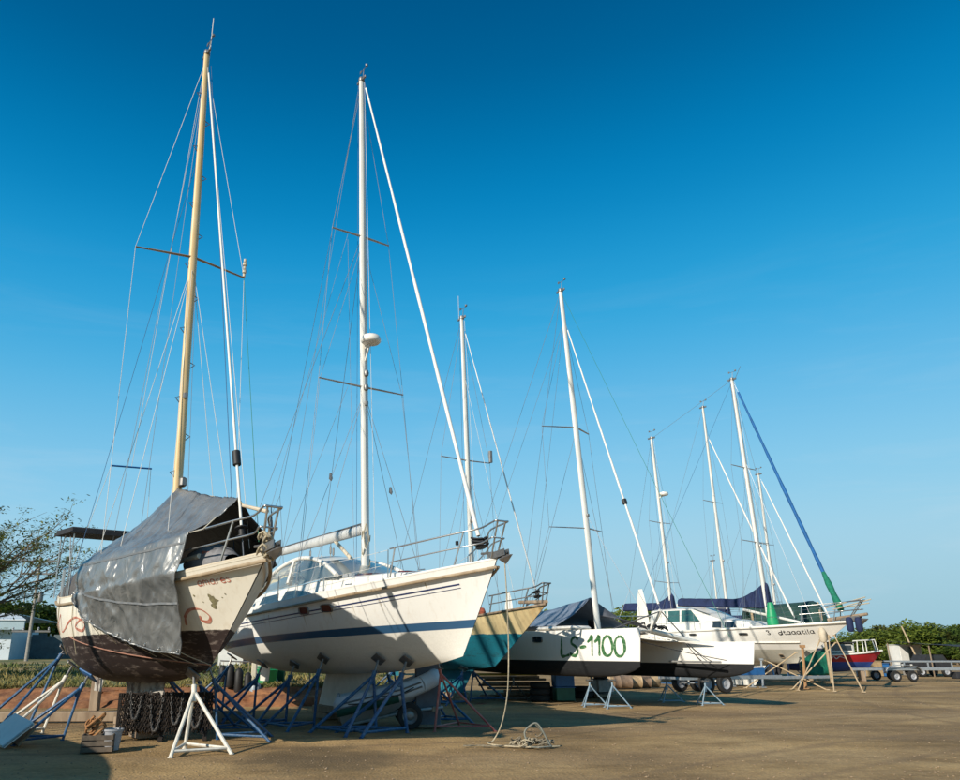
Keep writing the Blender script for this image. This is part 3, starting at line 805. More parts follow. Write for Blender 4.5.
# patches where the topside paint has been sanded to primer
q = MB(); r_ = random.Random(2)
for (cx, cz, sz) in [(3.25, 2.38, 0.075), (3.2, 2.30, 0.05), (3.22, 2.45, 0.03), (2.95, 2.46, 0.018), (3.5, 2.47, 0.015), (3.05, 2.36, 0.012), (3.42, 2.42, 0.012)]:
    q.add([h1.side(cx + sz * math.cos(a) * r_.uniform(0.6, 1.2), cz + sz * math.sin(a) * r_.uniform(0.6, 1.2), 0.005)[0] for a in [2 * PI * k / 11 for k in range(11)]], [tuple(range(11))])
q.build('bare_patch', mat('primer_patch', (0.30, 0.27, 0.14), 0.8, var=0.0, scale=14, col2=(0.10, 0.08, 0.05)), b1.e, 0)
# rig
B1m, T1m = Vector((0.30, 0, 2.62)), Vector((-0.62, 0, 16.45))
mast(b1.e, B1m, T1m, 0.078, M_TAN, steps=14, track=mat('dark_track', (0.10, 0.08, 0.05), 0.5))
def onm(f): return B1m.lerp(T1m, f)
tipS = spreader(b1.e, onm(0.556), 1.32, -1, 0.05, -0.12, 0.028, M_TEAK); tipP = spreader(b1.e, onm(0.556), 1.32, 1, 0.05, -0.12, 0.028, M_TEAK)
for side, tp in ((-1, tipS), (1, tipP)):
    wire('cap_shroud', [onm(0.985), tp, h1.rail(0.2, 0, 0.1, side)], 0.0065, M_WIREW, b1.e)
    wire('lower_shroud', [onm(0.545), h1.rail(0.75, 0, 0.1, side)], 0.0065, M_WIREW, b1.e)
    wire('lower_shroud', [onm(0.545), h1.rail(-0.5, 0, 0.1, side)], 0.0065, M_WIREW, b1.e)
    wire('runner', [onm(0.78), h1.rail(-2.4, 0, 0.1, side)], 0.006, M_WIREB if side < 0 else M_WIRE, b1.e)
bsp = Vector((-3.2, 0, 5.85))
wire('backstay', [T1m, bsp], 0.0065, M_WIREW, b1.e)
MB().tube([bsp + Vector((0, -0.5, -0.02)), bsp + Vector((0, 0.5, 0.03))], 0.022, 6).build('backstay_bridle', M_GENOA, b1.e)
for s_ in (-1, 1):
    wire('backstay_leg', [bsp + Vector((0, s_ * 0.48, 0)), Vector((-4.35, s_ * 0.95, 2.85))], 0.0065, M_WIREW, b1.e)
    wire('topping_lift', [onm(0.93) + Vector((-0.1, 0, 0)), Vector((-3.0, s_ * 0.3, 4.0))], 0.006, M_WIRE, b1.e)
wire('halyard', [onm(0.97) + Vector((0.1, 0.1, 0)), Vector((1.6, 0.75, 3.1))], 0.008, M_WIREB, b1.e)
wire('halyard', [onm(0.9) + Vector((0.1, 0.1, 0)), Vector((2.4, 0.55, 3.1))], 0.007, M_WIRE, b1.e)
wire('halyard', [onm(0.96) + Vector((0.12, 0, 0)), Vector((2.95, 0.4, 3.3))], 0.006, M_WIREW, b1.e)
wire('flag_line', [tipP, Vector((3.2, 0.45, 3.4))], 0.006, M_WIREG, b1.e)
wire('halyard', [onm(0.545), Vector((2.1, -0.8, 2.9))], 0.006, M_WIREW, b1.e)
# foil of the headsail furler: a bare aluminium extrusion on the forestay
FA, FB = Vector((3.62, 0, 3.0)), Vector((-0.42, 0, 15.9))
MB().tube([FA.lerp(FB, 0.045), FA.lerp(FB, 0.98)], 0.025, 8).build('furler_foil', M_SAILW, b1.e)
wire('forestay', [FA, FB], 0.008, M_WIRE, b1.e)
q = MB().tube([FA.lerp(FB, 0.135), FA.lerp(FB, 0.155)], 0.075, 10); q.build('swivel', M_BLACK, b1.e)
MB().lathe([(0.001, 0), (0.12, 0), (0.12, 0.03), (0.06, 0.05), (0.06, 0.16), (0.12, 0.18), (0.12, 0.2), (0.001, 0.21)], 14, FA.lerp(FB, 0.03), FB - FA).build('furling_drum', M_BLACK, b1.e)
q = MB()
for k in range(5): q.tube([tipP + Vector((0, 0, 0.03 + 0.1 * k)), tipP + Vector((0, 0, 0.10 + 0.1 * k))], 0.05 if k % 2 else 0.035, 8)
q.build('radar_reflector', M_CREAMDECK, b1.e)
wire('antenna', [T1m + Vector((-0.05, 0.09, -0.6)), T1m + Vector((-0.02, 0.1, 1.25))], 0.011, M_WIREW, b1.e)
MB().box(onm(0.165) + Vector((0.14, 0.05, 0)), (0.16, 0.14, 0.2), ch=0.03).build('mast_winch', M_STEELD, b1.e)
# bow gear
pulpit(b1.e, h1, 2.15, 4.2, 0.66, 0.02, M_STEEL, xtip=4.62)
bow_roller(b1.e, h1)
q = MB(); r_ = random.Random(9)
for k in range(9):
    a = r_.random() * 6.28; c = Vector((4.45 + r_.uniform(-.12, .12), r_.uniform(-.09, .09), 3.08 + r_.uniform(-0.1, .3)))
    q.tube([c + Vector((0.09 * math.cos(a + t), 0.07 * math.sin(a + t) , 0.05 * math.sin(2 * t + a))) for t in [0.7 * i for i in range(8)]], 0.022, 6)
q.build('rope_lashing', M_ROPE, b1.e, 60)
MB().tube([(3.75, -0.15, 3.9), (4.2, 0.1, 3.76)], [0.028, 0.036], 8).build('spinnaker_pole_end', M_CREAMDECK, b1.e)
wire('lifeline', sag(h1.rail(2.2, 0.62, 0.05), h1.rail(-3.6, 0.62, 0.05), 0.05), 0.006, M_STEEL, b1.e)
for x in (-0.6, -1.8, -3.0):
    p = h1.rail(x, 0, 0.06); MB().tube([p, p + Vector((0, 0, 0.62))], 0.014, 6).build('stanchion', M_STEEL, b1.e)
# clutter on the foredeck under the tarp
q = MB(); r_ = random.Random(21)
rows = []
for i in range(15):
    x = 1.6 + i * 0.13; w = 0.42 * math.sin(PI * (i + 0.6) / 16) + 0.03
    rows.append([Vector((x, -0.12 + w * math.cos(a), 3.02 + 0.8 * w * math.sin(a) + 0.05 * noise.noise(Vector((x * 5, a * 2, 0))))) for a in [2 * PI * k / 12 for k in range(12)]])
q.grid(rows, True); q.build('sail_bag', mat('grey_sailbag', (0.20, 0.20, 0.21), 0.9, var=0.3, scale=6, bump=0.6), b1.e, 60)
MB().tube([(2.0, -0.62, 3.05), (2.9, -0.5, 3.12)], 0.045, 8).build('fender', M_ROPEW, b1.e)
q = MB()
for k in range(5):
    c = Vector((2.9, -0.32, 3.06 + 0.03 * k)); q.tube([c + Vector((0.16 * math.cos(t), 0.12 * math.sin(t), 0.015 * math.sin(3 * t))) for t in [0.5 * i for i in range(14)]], 0.022, 5)
q.build('coiled_line', mat('faded_red_line', (0.30, 0.12, 0.09), 0.9, var=0.2), b1.e, 60)
# stern: pushpit, dodger, bimini panel
pts = [h1.rail(-3.3, 0.62, 0.06), h1.rail(-4.2, 0.66, 0.06), Vector((-4.5, -0.6, 3.5)), Vector((-4.5, 0.6, 3.5)), h1.rail(-4.2, 0.66, 0.06, 1), h1.rail(-3.3, 0.62, 0.06, 1)]
MB().tube(smooth_path(pts, 4), 0.017, 7).build('pushpit_rail', M_STEEL, b1.e, 60)
for p in (h1.rail(-3.4, 0, 0.06), h1.rail(-4.25, 0, 0.06), h1.rail(-3.4, 0, 0.06, 1), h1.rail(-4.25, 0, 0.06, 1)):
    MB().tube([p, p + Vector((0, 0, 0.64))], 0.017, 7).build('pushpit_leg', M_STEEL, b1.e)
bi = thing('sun_panel', 'dark flat bimini panel on thin poles over the stern of the cream sloop', 'bimini', b1.w((-3.7, -0.2, 2.75)), b1.rz)
q = MB().box((0, 0, 1.50), (1.5, 2.1, 0.11), rotm('Y', 0.05), 0.02); q.build('canopy', M_DARK, bi)
MB().box((0, 0, 1.44), (1.56, 2.16, 0.04), rotm('Y', 0.05)).build('canopy_frame', M_DARK, bi)
for x, y in ((-0.62, -0.95), (0.62, -0.95), (-0.62, 0.95), (0.62, 0.95)):
    MB().tube([(x * 0.9, y, 0.0), (x, y, 1.44)], 0.016, 6).build('pole', M_STEEL, bi)
    MB().tube([(x * 0.9, y, 0.7), (x * 0.4, y, 1.44)], 0.012, 6).build('strut', M_STEEL, bi)
q = MB(); rows = []
for i in range(9):
    t = i / 8; x = -4.15 + 1.9 * t; hh = 0.25 + 0.72 * math.sin(PI * min(1, t * 1.05) * 0.62)
    rows.append([Vector((x, 1.12 * math.cos(a) , 2.72 + hh * max(0, math.sin(a)) ** 0.6 + 0.02 * noise.noise(Vector((x * 4, a * 3, 0))))) for a in [PI * k / 16 for k in range(17)]])
q.grid(rows); q.build('dodger', mat('grey_dodger', (0.085, 0.08, 0.078), 0.8, var=0.25, bump=0.3), b1.e, 60)
# hanging lines on the side
for x, xe in ((-2.3, -3.0), (-0.75, -0.9)):
    wire('hanging_line', [h1.rail(x, 0.0, -0.03), h1.side(lerp(x, xe, 0.5), 2.1, 0.03)[0], h1.side(xe, 1.55, 0.05)[0]], 0.009, M_ROPE, b1.e)
# girth rope on the hull
pts = [h1.side(lerp(-1.2, 3.25, i / 24), 1.86 - 0.42 * math.sin(PI * 0.5 * i / 24) - 0.1 * (i / 24), 0.02)[0] for i in range(25)]
wire('tarp_rope', pts, 0.011, mat('pinkish_rope', (0.34, 0.17, 0.12), 0.9), b1.e)

# the grey tarpaulin
M_TARP = bpy.data.materials.new('silver_tarp'); M_TARP.use_nodes = True
def tarp_nodes():
    n, l = M_TARP.node_tree.nodes, M_TARP.node_tree.links; b = n['Principled BSDF']
    tc = n.new('ShaderNodeTexCoord')
    z = n.new('ShaderNodeTexNoise'); z.inputs['Scale'].default_value = 2.2; z.inputs['Detail'].default_value = 7; l.new(tc.outputs['Object'], z.inputs['Vector'])
    r = n.new('ShaderNodeValToRGB'); r.color_ramp.elements[0].position = 0.3; r.color_ramp.elements[1].position = 0.72
    r.color_ramp.elements[0].color = (0.14, 0.147, 0.15, 1); r.color_ramp.elements[1].color = (0.25, 0.255, 0.25, 1)
    l.new(z.outputs['Fac'], r.inputs[0]); l.new(r.outputs[0], b.inputs['Base Color'])
    b.inputs['Roughness'].default_value = 0.36; b.inputs['Metallic'].default_value = 0.35; b.inputs['Specular IOR Level'].default_value = 0.9
    mp = n.new('ShaderNodeMapping'); mp.inputs['Scale'].default_value = (1.5, 1.5, 0.8); mp.inputs['Rotation'].default_value = (0, 0.6, 0); l.new(tc.outputs['Object'], mp.inputs[0])
    z2 = n.new('ShaderNodeTexNoise'); z2.inputs['Scale'].default_value = 2.6; z2.inputs['Detail'].default_value = 4; z2.inputs['Distortion'].default_value = 0.8; z2.inputs['Roughness'].default_value = 0.45
    l.new(mp.outputs[0], z2.inputs['Vector'])
    bp = n.new('ShaderNodeBump'); bp.inputs['Strength'].default_value = 0.6; bp.inputs['Distance'].default_value = 0.09
    l.new(z2.outputs['Fac'], bp.inputs['Height']); l.new(bp.outputs[0], b.inputs['Normal'])
tarp_nodes()
tp = thing('tarpaulin', 'crinkled silver grey tarpaulin draped over the mast foot and side of the cream sloop', 'tarpaulin', b1.o, b1.rz)
def interp(tab, x):
    for (a, fa), (b, fb) in zip(tab, tab[1:]):
        if x <= b: return lerp(fa, fb, max(0, min(1, (x - a) / (b - a))))
    return tab[-1][1]
RIDGE = [(-3.6, 3.75), (-2.0, 4.2), (-0.6, 4.5), (0.2, 4.72), (0.9, 4.58), (2.0, 4.28), (3.25, 4.08)]
def fold(p, k=1.0, s=1.0):
    v = Vector((p[0] * 1.5, p[1] * 1.5, p[2] * 0.9)) * s
    a = noise.noise(v); b = noise.noise(v * 2.7 + Vector((5, 2, 1)))
    return k * (0.055 * a + 0.028 * (1 - abs(b) * 2))
HEM = [(-0.5, 2.72), (-0.2, 2.42), (0.2, 2.16), (0.8, 1.92), (1.5, 1.72), (2.2, 1.58), (3.2, 1.49)]
def crease(x, z):
    a = noise.noise(Vector((x * 2.1 + z * 1.6, z * 0.55 - x * 0.3, 3))); b = noise.noise(Vector((x * 4.6 - z * 2.2, z * 1.7 + x, 9))); c = noise.noise(Vector((x * 9.0, z * 6.0, 5)))
    return 0.045 * (1 - 2.2 * abs(a)) + 0.034 * (1 - 2.6 * abs(b)) + 0.016 * (1 - 2 * abs(c)) + 0.012 * (1 - 2 * abs(noise.noise(Vector((x * 6.5 + z * 5.5, z * 2.1, 1)))))
def sheet(side, hang=True, NU=110, NV=96):
    q = MB(); cols = []
    for i in range(NU + 1):
        u = i / NU; col = []
        for j in range(NV + 1):
            v = j / NV
            xa = interp([(0, -2.3), (0.2, -1.1), (0.42, -0.25), (0.6, -0.2), (1, -0.45)] if side < 0 else [(0, -2.3), (1, -1.5)], v)
            xb = interp([(0, 3.25), (0.42, 3.12), (1, 2.74)] if hang else [(0, 3.25), (1, 3.1)], v)
            x = lerp(xa, xb, u); xr = min(x, 4.3)
            zr = interp(RIDGE, x); e = h1.rail(xr, 0.58, -0.07, side); zs = h1.zs(h1.qs(xr))
            k = 0.42 if hang else 1.0
            if v <= k:
                t = v / k; y = abs(e.y) * t; z = lerp(zr, e.z, t) - 0.15 * math.sin(PI * t) * (0.4 + 0.6 * math.sin(PI * u))
                fo = crease(x * 0.8, y * 1.2 + 4) * 0.8; y += fo * 0.4; z += fo * (0.3 + 0.7 * (1 - t))
            else:
                t = (v - k) / (1 - k); hem = interp(HEM, x); z = lerp(e.z, hem, t)
                if z > zs: y = abs(e.y)
                else: y = max(abs(h1.side(x, max(z, 1.35), 0.05, side)[0].y), h1.b(h1.qs(x)) - 0.30 * (zs - z)) + 0.06
                y += 0.05 * math.sin(PI * min(1, t * 1.6)) + crease(x, z) * min(1, 0.35 + t * 2.5)
                z += 0.025 * noise.noise(Vector((x * 3, 0, 8))) * t
            col.append(Vector((x, side * y, z)))
        for _ in range(2):      # round the bend over the lifeline
            col = [col[0]] + [(col[j - 1] + col[j] * 2 + col[j + 1]) / 4 for j in range(1, NV)] + [col[-1]]
        cols.append(col)
    q.grid(cols); q.cols = cols
    return q
def solid(o, th=0.006):
    md = o.modifiers.new('thickness', 'SOLIDIFY'); md.thickness = th
    return o
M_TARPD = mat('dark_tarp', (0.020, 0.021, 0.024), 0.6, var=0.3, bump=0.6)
sh = sheet(-1)
solid(sh.build('near_sheet', M_TARP, tp, 75))
HB = [c[-1] for c in sh.cols]; RB = sh.cols[-1]
NO = Vector((0, -0.012, 0))
MB().tube([p + NO for p in HB], 0.014, 6).build('hem', M_TARP, tp, 60)
MB().tube([p + NO for p in RB[38:]], 0.012, 6).build('hem', M_TARP, tp, 60)
for jj, nm in ((44, 'seam'), (72, 'seam')):
    MB().grid([[c[jj] + Vector((0, -0.010, 0.018)), c[jj] + Vector((0, -0.012, -0.018))] for c in sh.cols]).build(nm, mat('tarp_seam', (0.14, 0.145, 0.15), 0.45), tp, 60)
for k in range(9):      # eyelets along the hem, each tied down with cord
    i = 4 + k * 13; p = HB[min(i, 110)] + Vector((0, -0.022, 0.05))
    ey = MB(); ey.tube([p + Vector((0.022 * math.cos(t), 0, 0.022 * math.sin(t))) for t in [PI / 4 * m for m in range(9)]], 0.006, 5, False); e_ = ey.build('eyelet', M_STEEL, tp, 60)
    end, _n = h1.side(max(-1.5, p.x - 0.08), max(1.36, p.z - 0.26), 0.02)
    wire('tie_cord', [p, p.lerp(end, 0.4) + Vector((0, -0.03, 0)), end], 0.006, M_ROPE, tp)
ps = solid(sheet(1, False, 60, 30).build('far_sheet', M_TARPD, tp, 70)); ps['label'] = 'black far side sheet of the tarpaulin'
q = MB(); rows = []      # black sheet hanging over the far lifeline at the bow
for i in range(21):
    x = lerp(-1.5, 3.75, i / 20); row = []
    for j in range(13):
        a = h1.rail(min(x, 4.3), 0.62, 0.02, 1); f = fold((x, 1, j * 0.2), 0.8)
        ztop = lerp(a.z, interp(RIDGE, x), max(0, (x - 2.2) / 1.0) if x < 3.2 else 1.0 - (x - 3.2) * 1.2)
        row.append(Vector((x + (0.2 * j / 12 if i == 20 else 0), lerp(a.y, a.y + 0.05, j / 12) + f, lerp(ztop, h1.zs(h1.qs(x)) - 0.02, j / 12))))
    rows.append(row)
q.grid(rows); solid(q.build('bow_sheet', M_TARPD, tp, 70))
wire('tie_rope', [h1.rail(3.12, 0.60, -0.08), h1.rail(3.3, 0.63, 0.0), Vector((3.3, -0.4, 3.75))], 0.009, M_ROPEW, tp)
wire('ridge_rope', [(-2.4, 0, 4.1), (0.2, 0.14, 4.72), (3.25, 0, 4.07), (3.6, 0, 3.9)], 0.012, M_ROPE, tp)

# stands and keel blocks of boat 1
GS = 'boat stands'
stand_under(b1, h1, -3.35, 0.60, -1, M_BLUE, 'blue tripod boat stand under the stern quarter of the cream sloop', GS, foot=1.0, inner=-0.1, spread=0.55, lean=0.55, screw=0.2, r=0.03, turn=0.2)
stand_under(b1, h1, -2.35, 0.70, -1, M_STANDW, 'white tripod boat stand with a pale board leaning on it', GS, foot=0.95, inner=-0.05, spread=0.42, lean=0.5, screw=0.35, turn=0.1)
stand_under(b1, h1, -0.3, 0.68, -1, M_BLUE, 'blue tripod boat stand with blue pad beside the keel of the cream sloop', GS, foot=0.95, inner=0.0, spread=0.45, lean=0.5, screw=0.25, r=0.028, pad=M_PBLUE, padsize=0.32)
stand_under(b1, h1, 3.75, 0.96, -1, M_STANDW, 'white tripod boat stand under the stem of the cream sloop', GS, foot=0.55, inner=0.45, spread=0.5, lean=0.32, screw=0.26, r=0.032, turn=PI / 2 - 0.1)
stand_under(b1, h1, 1.6, 0.66, 1, M_BLUE, 'blue tripod boat stand on the far side of the cream sloop towards its bow', GS, foot=0.9, inner=0.1, spread=0.5, lean=0.45, screw=0.3, turn=-0.5, r=0.028)
stand_under(b1, h1, 0.1, 0.66, 1, M_BLUE, 'blue tripod boat stand on the far side of the cream sloop amidships', GS, foot=0.9, inner=0.1, spread=0.5, lean=0.45, screw=0.3, r=0.028)
stand_under(b1, h1, -2.6, 0.66, 1, M_BLUE, 'blue tripod boat stand on the far side of the cream sloop near its stern', GS, foot=0.9, inner=0.1, spread=0.5, lean=0.45, screw=0.3, r=0.028)
timber_stack('keel_blocks', 'dark timber blocks under the keel of the cream sloop', b1.w((-0.85, 0, 0)), b1.rz, (1.7, 0.5, 0.30), 2)
# chain rack hung with rusty chain in front of the keel
P0, P1 = G(114, 741), G(206, 739)
ck = thing('chain_rack', 'low rack densely hung with dark rusty anchor chain beneath the cream sloop', 'chain rack', (P0 + P1) / 2, math.atan2(P1.y - P0.y, P1.x - P0.x))
CW = (P1 - P0).length
MB().box((0, 0, 0.80), (CW, 0.06, 0.06), ch=0.008).build('top_bar', M_CHAIN, ck)
for x in (-CW / 2 + 0.03, 0, CW / 2 - 0.03):
    MB().box((x, 0.03, 0.39), (0.06, 0.06, 0.78)).build('post', M_CHAIN, ck)
    MB().box((x, 0.03, 0.02), (0.08, 0.5, 0.05)).build('foot', M_CHAIN, ck)
def chain_mesh(n, lk=0.055, r=0.009):
    m = MB()
    for k in range(n):
        a = 0 if k % 2 else PI / 2
        pts = []
        for i in range(9):
            t = 2 * PI * i / 8; dx, dz = 0.02 * math.cos(t), lk * 0.62 * math.sin(t)
            pts.append((dx * math.cos(a), dx * math.sin(a), -lk * (k + 0.5) + dz))
        m.tube(pts, r, 4, False)
    return m
c_long = chain_mesh(12).build('chain', M_CHAIN, ck, 0, fix=False); c_long.location = (-CW / 2 + 0.06, -0.05, 0.82)
c_mid = chain_mesh(11).build('chain', M_CHAIN, ck, 0, fix=False); c_mid.location = (-CW / 2 + 0.09, -0.055, 0.82)
r_ = random.Random(4)
for k in range(2, 56):
    o = (c_long if r_.random() < 0.5 else c_mid).copy(); COL.objects.link(o); o.parent = ck
    o.location = (-CW / 2 + 0.06 + 0.0303 * k, -0.055 + r_.uniform(-0.012, 0.012), 0.81 + r_.uniform(-0.06, 0.03)); o.rotation_euler = (0, 0, r_.uniform(0, 3))
for k in range(2, 52):
    o = c_long.copy(); COL.objects.link(o); o.parent = ck
    o.location = (-CW / 2 + 0.06 + 0.0325 * k, 0.05 + r_.uniform(-0.012, 0.012), 0.81 + r_.uniform(-0.06, 0.03)); o.rotation_euler = (0, 0, r_.uniform(0, 3))
for xa, w, d in ((-0.5, 0.2, 0.45), (-0.12, 0.24, 0.66), (0.24, 0.22, 0.55), (0.62, 0.25, 0.62)):
    m = MB(); N = 26
    for k in range(N):
        t = k / (N - 1); y = -0.1
        c = Vector((xa - w / 2 + w * t, y, 0.83 - d * (1 - abs(2 * t - 1) ** 2.6)))
        t2 = min(1, t + 0.03); c2 = Vector((xa - w / 2 + w * t2, y, 0.83 - d * (1 - abs(2 * t2 - 1) ** 2.6)))
        dd = (c2 - c).normalized() if (c2 - c).length > 1e-5 else Vector((0, 0, 1))
        s_ = Vector((0, 1, 0)) if k % 2 else dd.cross(Vector((0, 1, 0)))
        m.tube([c + dd * 0.036 * math.sin(2 * PI * i / 8) + s_ * 0.018 * math.cos(2 * PI * i / 8) for i in range(9)], 0.009, 4, False)
    m.build('chain_loop', M_CHAING, ck, 0, fix=False)

# ================================================================== BOAT 2: white sloop
b2 = Boat('sailing_yacht', 'white sloop with blue waterline stripe, arched windscreen and radar on its mast', 'sailboat', (1.9, 15.5), (.56, -.83), 11.5)
h2 = Hull(11.5, 3.95, (2.55, 2.68, 3.30), (1.75, 1.04, 1.48), ov=1.15, so=-0.35, tr=0.8, sm=0.42, pb=2.05, full=0.52, vbow=0.8, zmin=0.48, pbot=2.6)
TR2 = 0.044
m_h2 = hull_mat('hull_white_blue', (0.83, 0.825, 0.79), (0.78, 0.76, 0.70), 1.80, trim=TR2, stripes=((1.80, 1.955, (0.035, 0.10, 0.20)),), wear=0.25, wearcol=(0.52, 0.48, 0.40), stain=0.2, rough=0.22)
h2.mesh(56, 22).build('hull', m_h2, b2.e, 50)
h2.deck(0.09).build('deck', M_DECK, b2.e, 50)
h2.railtube(0.03, -0.17, 0.008).build('rub_rail', M_TEAK, b2.e, 60)
h2.railtube(0.025, 0.0, -0.02).build('toe_rail', M_WHITE, b2.e, 60)
for dz, w in ((0.34, 0.028), (0.41, 0.012)):
    q = MB()
    q.grid([[h2.side(x, h2.zs(h2.qs(x)) - dz + w / 2, 0.005)[0], h2.side(x, h2.zs(h2.qs(x)) - dz - w / 2, 0.005)[0]] for x in [lerp(-5.2, 4.95, i / 60) for i in range(61)]])
    q.build('pinstripe', mat('navy_stripe', (0.02, 0.035, 0.12), 0.3, var=0.1), b2.e, 60)
m_k2 = mat('keel_cream', (0.55, 0.54, 0.49), 0.7, var=0.0, scale=3, col2=(0.70, 0.68, 0.62))
foil('keel', m_k2, b2.e, -0.9, 1.35, 1.25, 0.30, -1.35, 1.15, 0.15, 0.24)
foil('rudder', m_k2, b2.e, -5.0, -4.2, 1.75, 0.75, -5.0, -4.4, 0.06, 0.05)
timber_stack('keel_blocks', 'timber blocks under the keel of the ' + WS, b2.w((-0.1, 0, 0)), b2.rz, (2.1, 0.6, 0.30), 2)
portlight(b2.e, h2, 1.05, 2.45, 0.30, 0.15, M_RED); portlight(b2.e, h2, 1.78, 2.48, 0.30, 0.15, M_RED)
m_streak = mat('rust_streak', (0.46, 0.36, 0.22), 0.6, var=0.0, scale=9, col2=(0.66, 0.60, 0.48))
for x, z0, ln_, w in ((1.0, 2.36, 0.26, 0.018), (1.84, 2.38, 0.2, 0.014), (3.2, 2.62, 0.3, 0.012), (4.3, 2.9, 0.26, 0.012), (-0.4, 2.4, 0.4, 0.016), (2.5, 2.52, 0.22, 0.01)):
    MB().grid([[h2.side(x - w * (1 - t), z0 - ln_ * t, 0.003)[0], h2.side(x + w * (1 - t), z0 - ln_ * t, 0.003)[0]] for t in [k / 6 for k in range(7)]]).build('stain_streak', m_streak, b2.e, 60)
# coachroof
q = MB(); rows = []
CR = [(-3.6, 1.3, 0.42), (-2.6, 1.36, 0.52), (-1.2, 1.38, 0.54), (0.6, 1.32, 0.5), (1.8, 1.15, 0.4), (3.0, 0.88, 0.27), (3.9, 0.55, 0.13), (4.2, 0.35, 0.02)]
def cr2(x):
    for (a, wa, ha), (b, wb, hb) in zip(CR, CR[1:]):
        if x <= b: t = (x - a) / (b - a); return lerp(wa, wb, t), lerp(ha, hb, t)
    return CR[-1][1:]
def crpt(x, s, side=-1, off=0.0):       # s 0 foot .. 1 shoulder
    w, h = cr2(x); zd = h2.zs(h2.qs(x)) + 0.0
    return Vector((x, side * (w - 0.16 * s * min(1, h / 0.4) + off), zd - 0.03 + (h + 0.03) * s * 0.86 + off * 0.3))
for i in range(33):
    x = lerp(-3.6, 4.2, i / 32); w, h = cr2(x); z = h2.zs(h2.qs(x))
    st = [crpt(x, k / 3) for k in range(4)]
    topc = [Vector((x, -(w - 0.2 * min(1, h / 0.4)) * math.cos(a), z + h * 0.86 + (h * 0.14 + 0.05 * min(1, h * 2)) * math.sin(a))) for a in (0.3, 0.7, 1.1, PI / 2)]
    row = st + topc; row += [Vector((p.x, -p.y, p.z)) for p in reversed(row[:-1])]
    rows.append(row)
q.grid(rows); q.f.append(tuple(range(len(rows[0])))); q.build('coachroof', M_WHITE, b2.e, 35)
def cab_window(x0, x1, s0, s1, curve=0.0, m=M_GLASS):
    lo, hi = [], []
    for k in range(9):
        t = k / 8; x = lerp(x0, x1, t)
        ss = s1 * (1 - curve * t ** 2.2) if curve else s1
        lo.append(crpt(x + (0.0), s0, -1, 0.006)); hi.append(crpt(x + 0.22 * (1 - t) * (1 if x1 > x0 else 0), max(s0 + 0.02, ss), -1, 0.008))
    MB().grid([lo, hi]).build('side_window', m, b2.e, 0)
cab_window(-2.55, -1.35, 0.12, 0.82); cab_window(-1.18, 0.75, 0.12, 0.85, 0.75); cab_window(-3.1, -2.75, 0.15, 0.6)
for x, w in ((2.35, 0.42), (3.25, 0.36)):
    z = h2.zs(h2.qs(x)) + cr2(x)[1]
    hh = MB().box((x, -0.36, z + 0.0), (w, 0.36, 0.06), rotm('Y', 0.06), 0.012).build('deck_hatch', M_RED, b2.e)
MB().box((1.75, -0.62, h2.zs(h2.qs(1.75)) + 0.42), (0.36, 0.3, 0.05), rotm('Y', 0.08) @ rotm('X', 0.3), 0.01).build('deck_hatch', M_RED, b2.e)
q = MB().box((-0.75, -0.98, 3.30), (0.75, 0.12, 0.07), rotm('Y', 0.03), 0.02); q.build('grab_rail', M_DARK, b2.e)
# arched windscreen / hard dodger
ARCH = [(-2.75, 3.08), (-2.45, 3.42), (-1.95, 3.68), (-1.25, 3.83), (-0.5, 3.82), (0.3, 3.66), (0.95, 3.44), (1.45, 3.24)]
def arch_pt(k, side, inn=0.0):
    x, z = ARCH[k]; t = (z - 3.08) / 0.75
    return Vector((x, side * (1.22 - 0.32 * t - inn), z))
for side in (-1, 1):
    MB().tube(smooth_path([arch_pt(k, side) for k in range(8)], 4), 0.055, 8, True, (1.0, 1.0)).build('windscreen_frame', M_WHITE, b2.e, 60)
    foot = [Vector((x, side * 1.2, min(z, 3.06 + 0.035 * 0) if k not in (0, 7) else z)) for k, (x, z) in enumerate(ARCH)]
    base_z = lambda x: h2.zs(h2.qs(x)) + cr2(x)[1] * 0.9
    for a, b in ((0, 3), (3, 7)):
        lo = [Vector((ARCH[k][0], side * 1.18, min(ARCH[k][1], base_z(ARCH[k][0]) + 0.02))) for k in range(a, b + 1)]
        hi = [arch_pt(k, side) for k in range(a, b + 1)]
        MB().grid([lo, hi]).build('windscreen_pane', mat('clear_glass', (0.55, 0.62, 0.63), 0.05, var=0.02, trans=0.85, spec=0.6), b2.e, 0)
    MB().tube([Vector((-1.0, side * 1.19, 3.2)), arch_pt(3, side)], 0.05, 6).build('windscreen_pillar', M_WHITE, b2.e)
    MB().tube([Vector((0.62, side * 1.1, 3.15)), arch_pt(5, side)], 0.03, 6).build('windscreen_pillar', M_WHITE, b2.e)
for a, b, m, nm in ((1, 5, M_WHITE, 'dodger_roof'), (5, 7, MATS['clear_glass'], 'front_pane')):
    ks = list(range(a, b + 1))
    MB().grid([[arch_pt(k, -1) * (1 - t) + arch_pt(k, 1) * t + Vector((0, 0, 0.1 * math.sin(PI * t))) for t in [i / 8 for i in range(9)]] for k in ks]).build(nm, m, b2.e, 60)
for x in (-2.6, -1.4):
    MB().tube([(x, -0.9, 3.2), (x, -0.8, 3.6), (x, 0.8, 3.6), (x, 0.9, 3.2)], 0.018, 6).build('cockpit_bar', M_STEEL, b2.e)
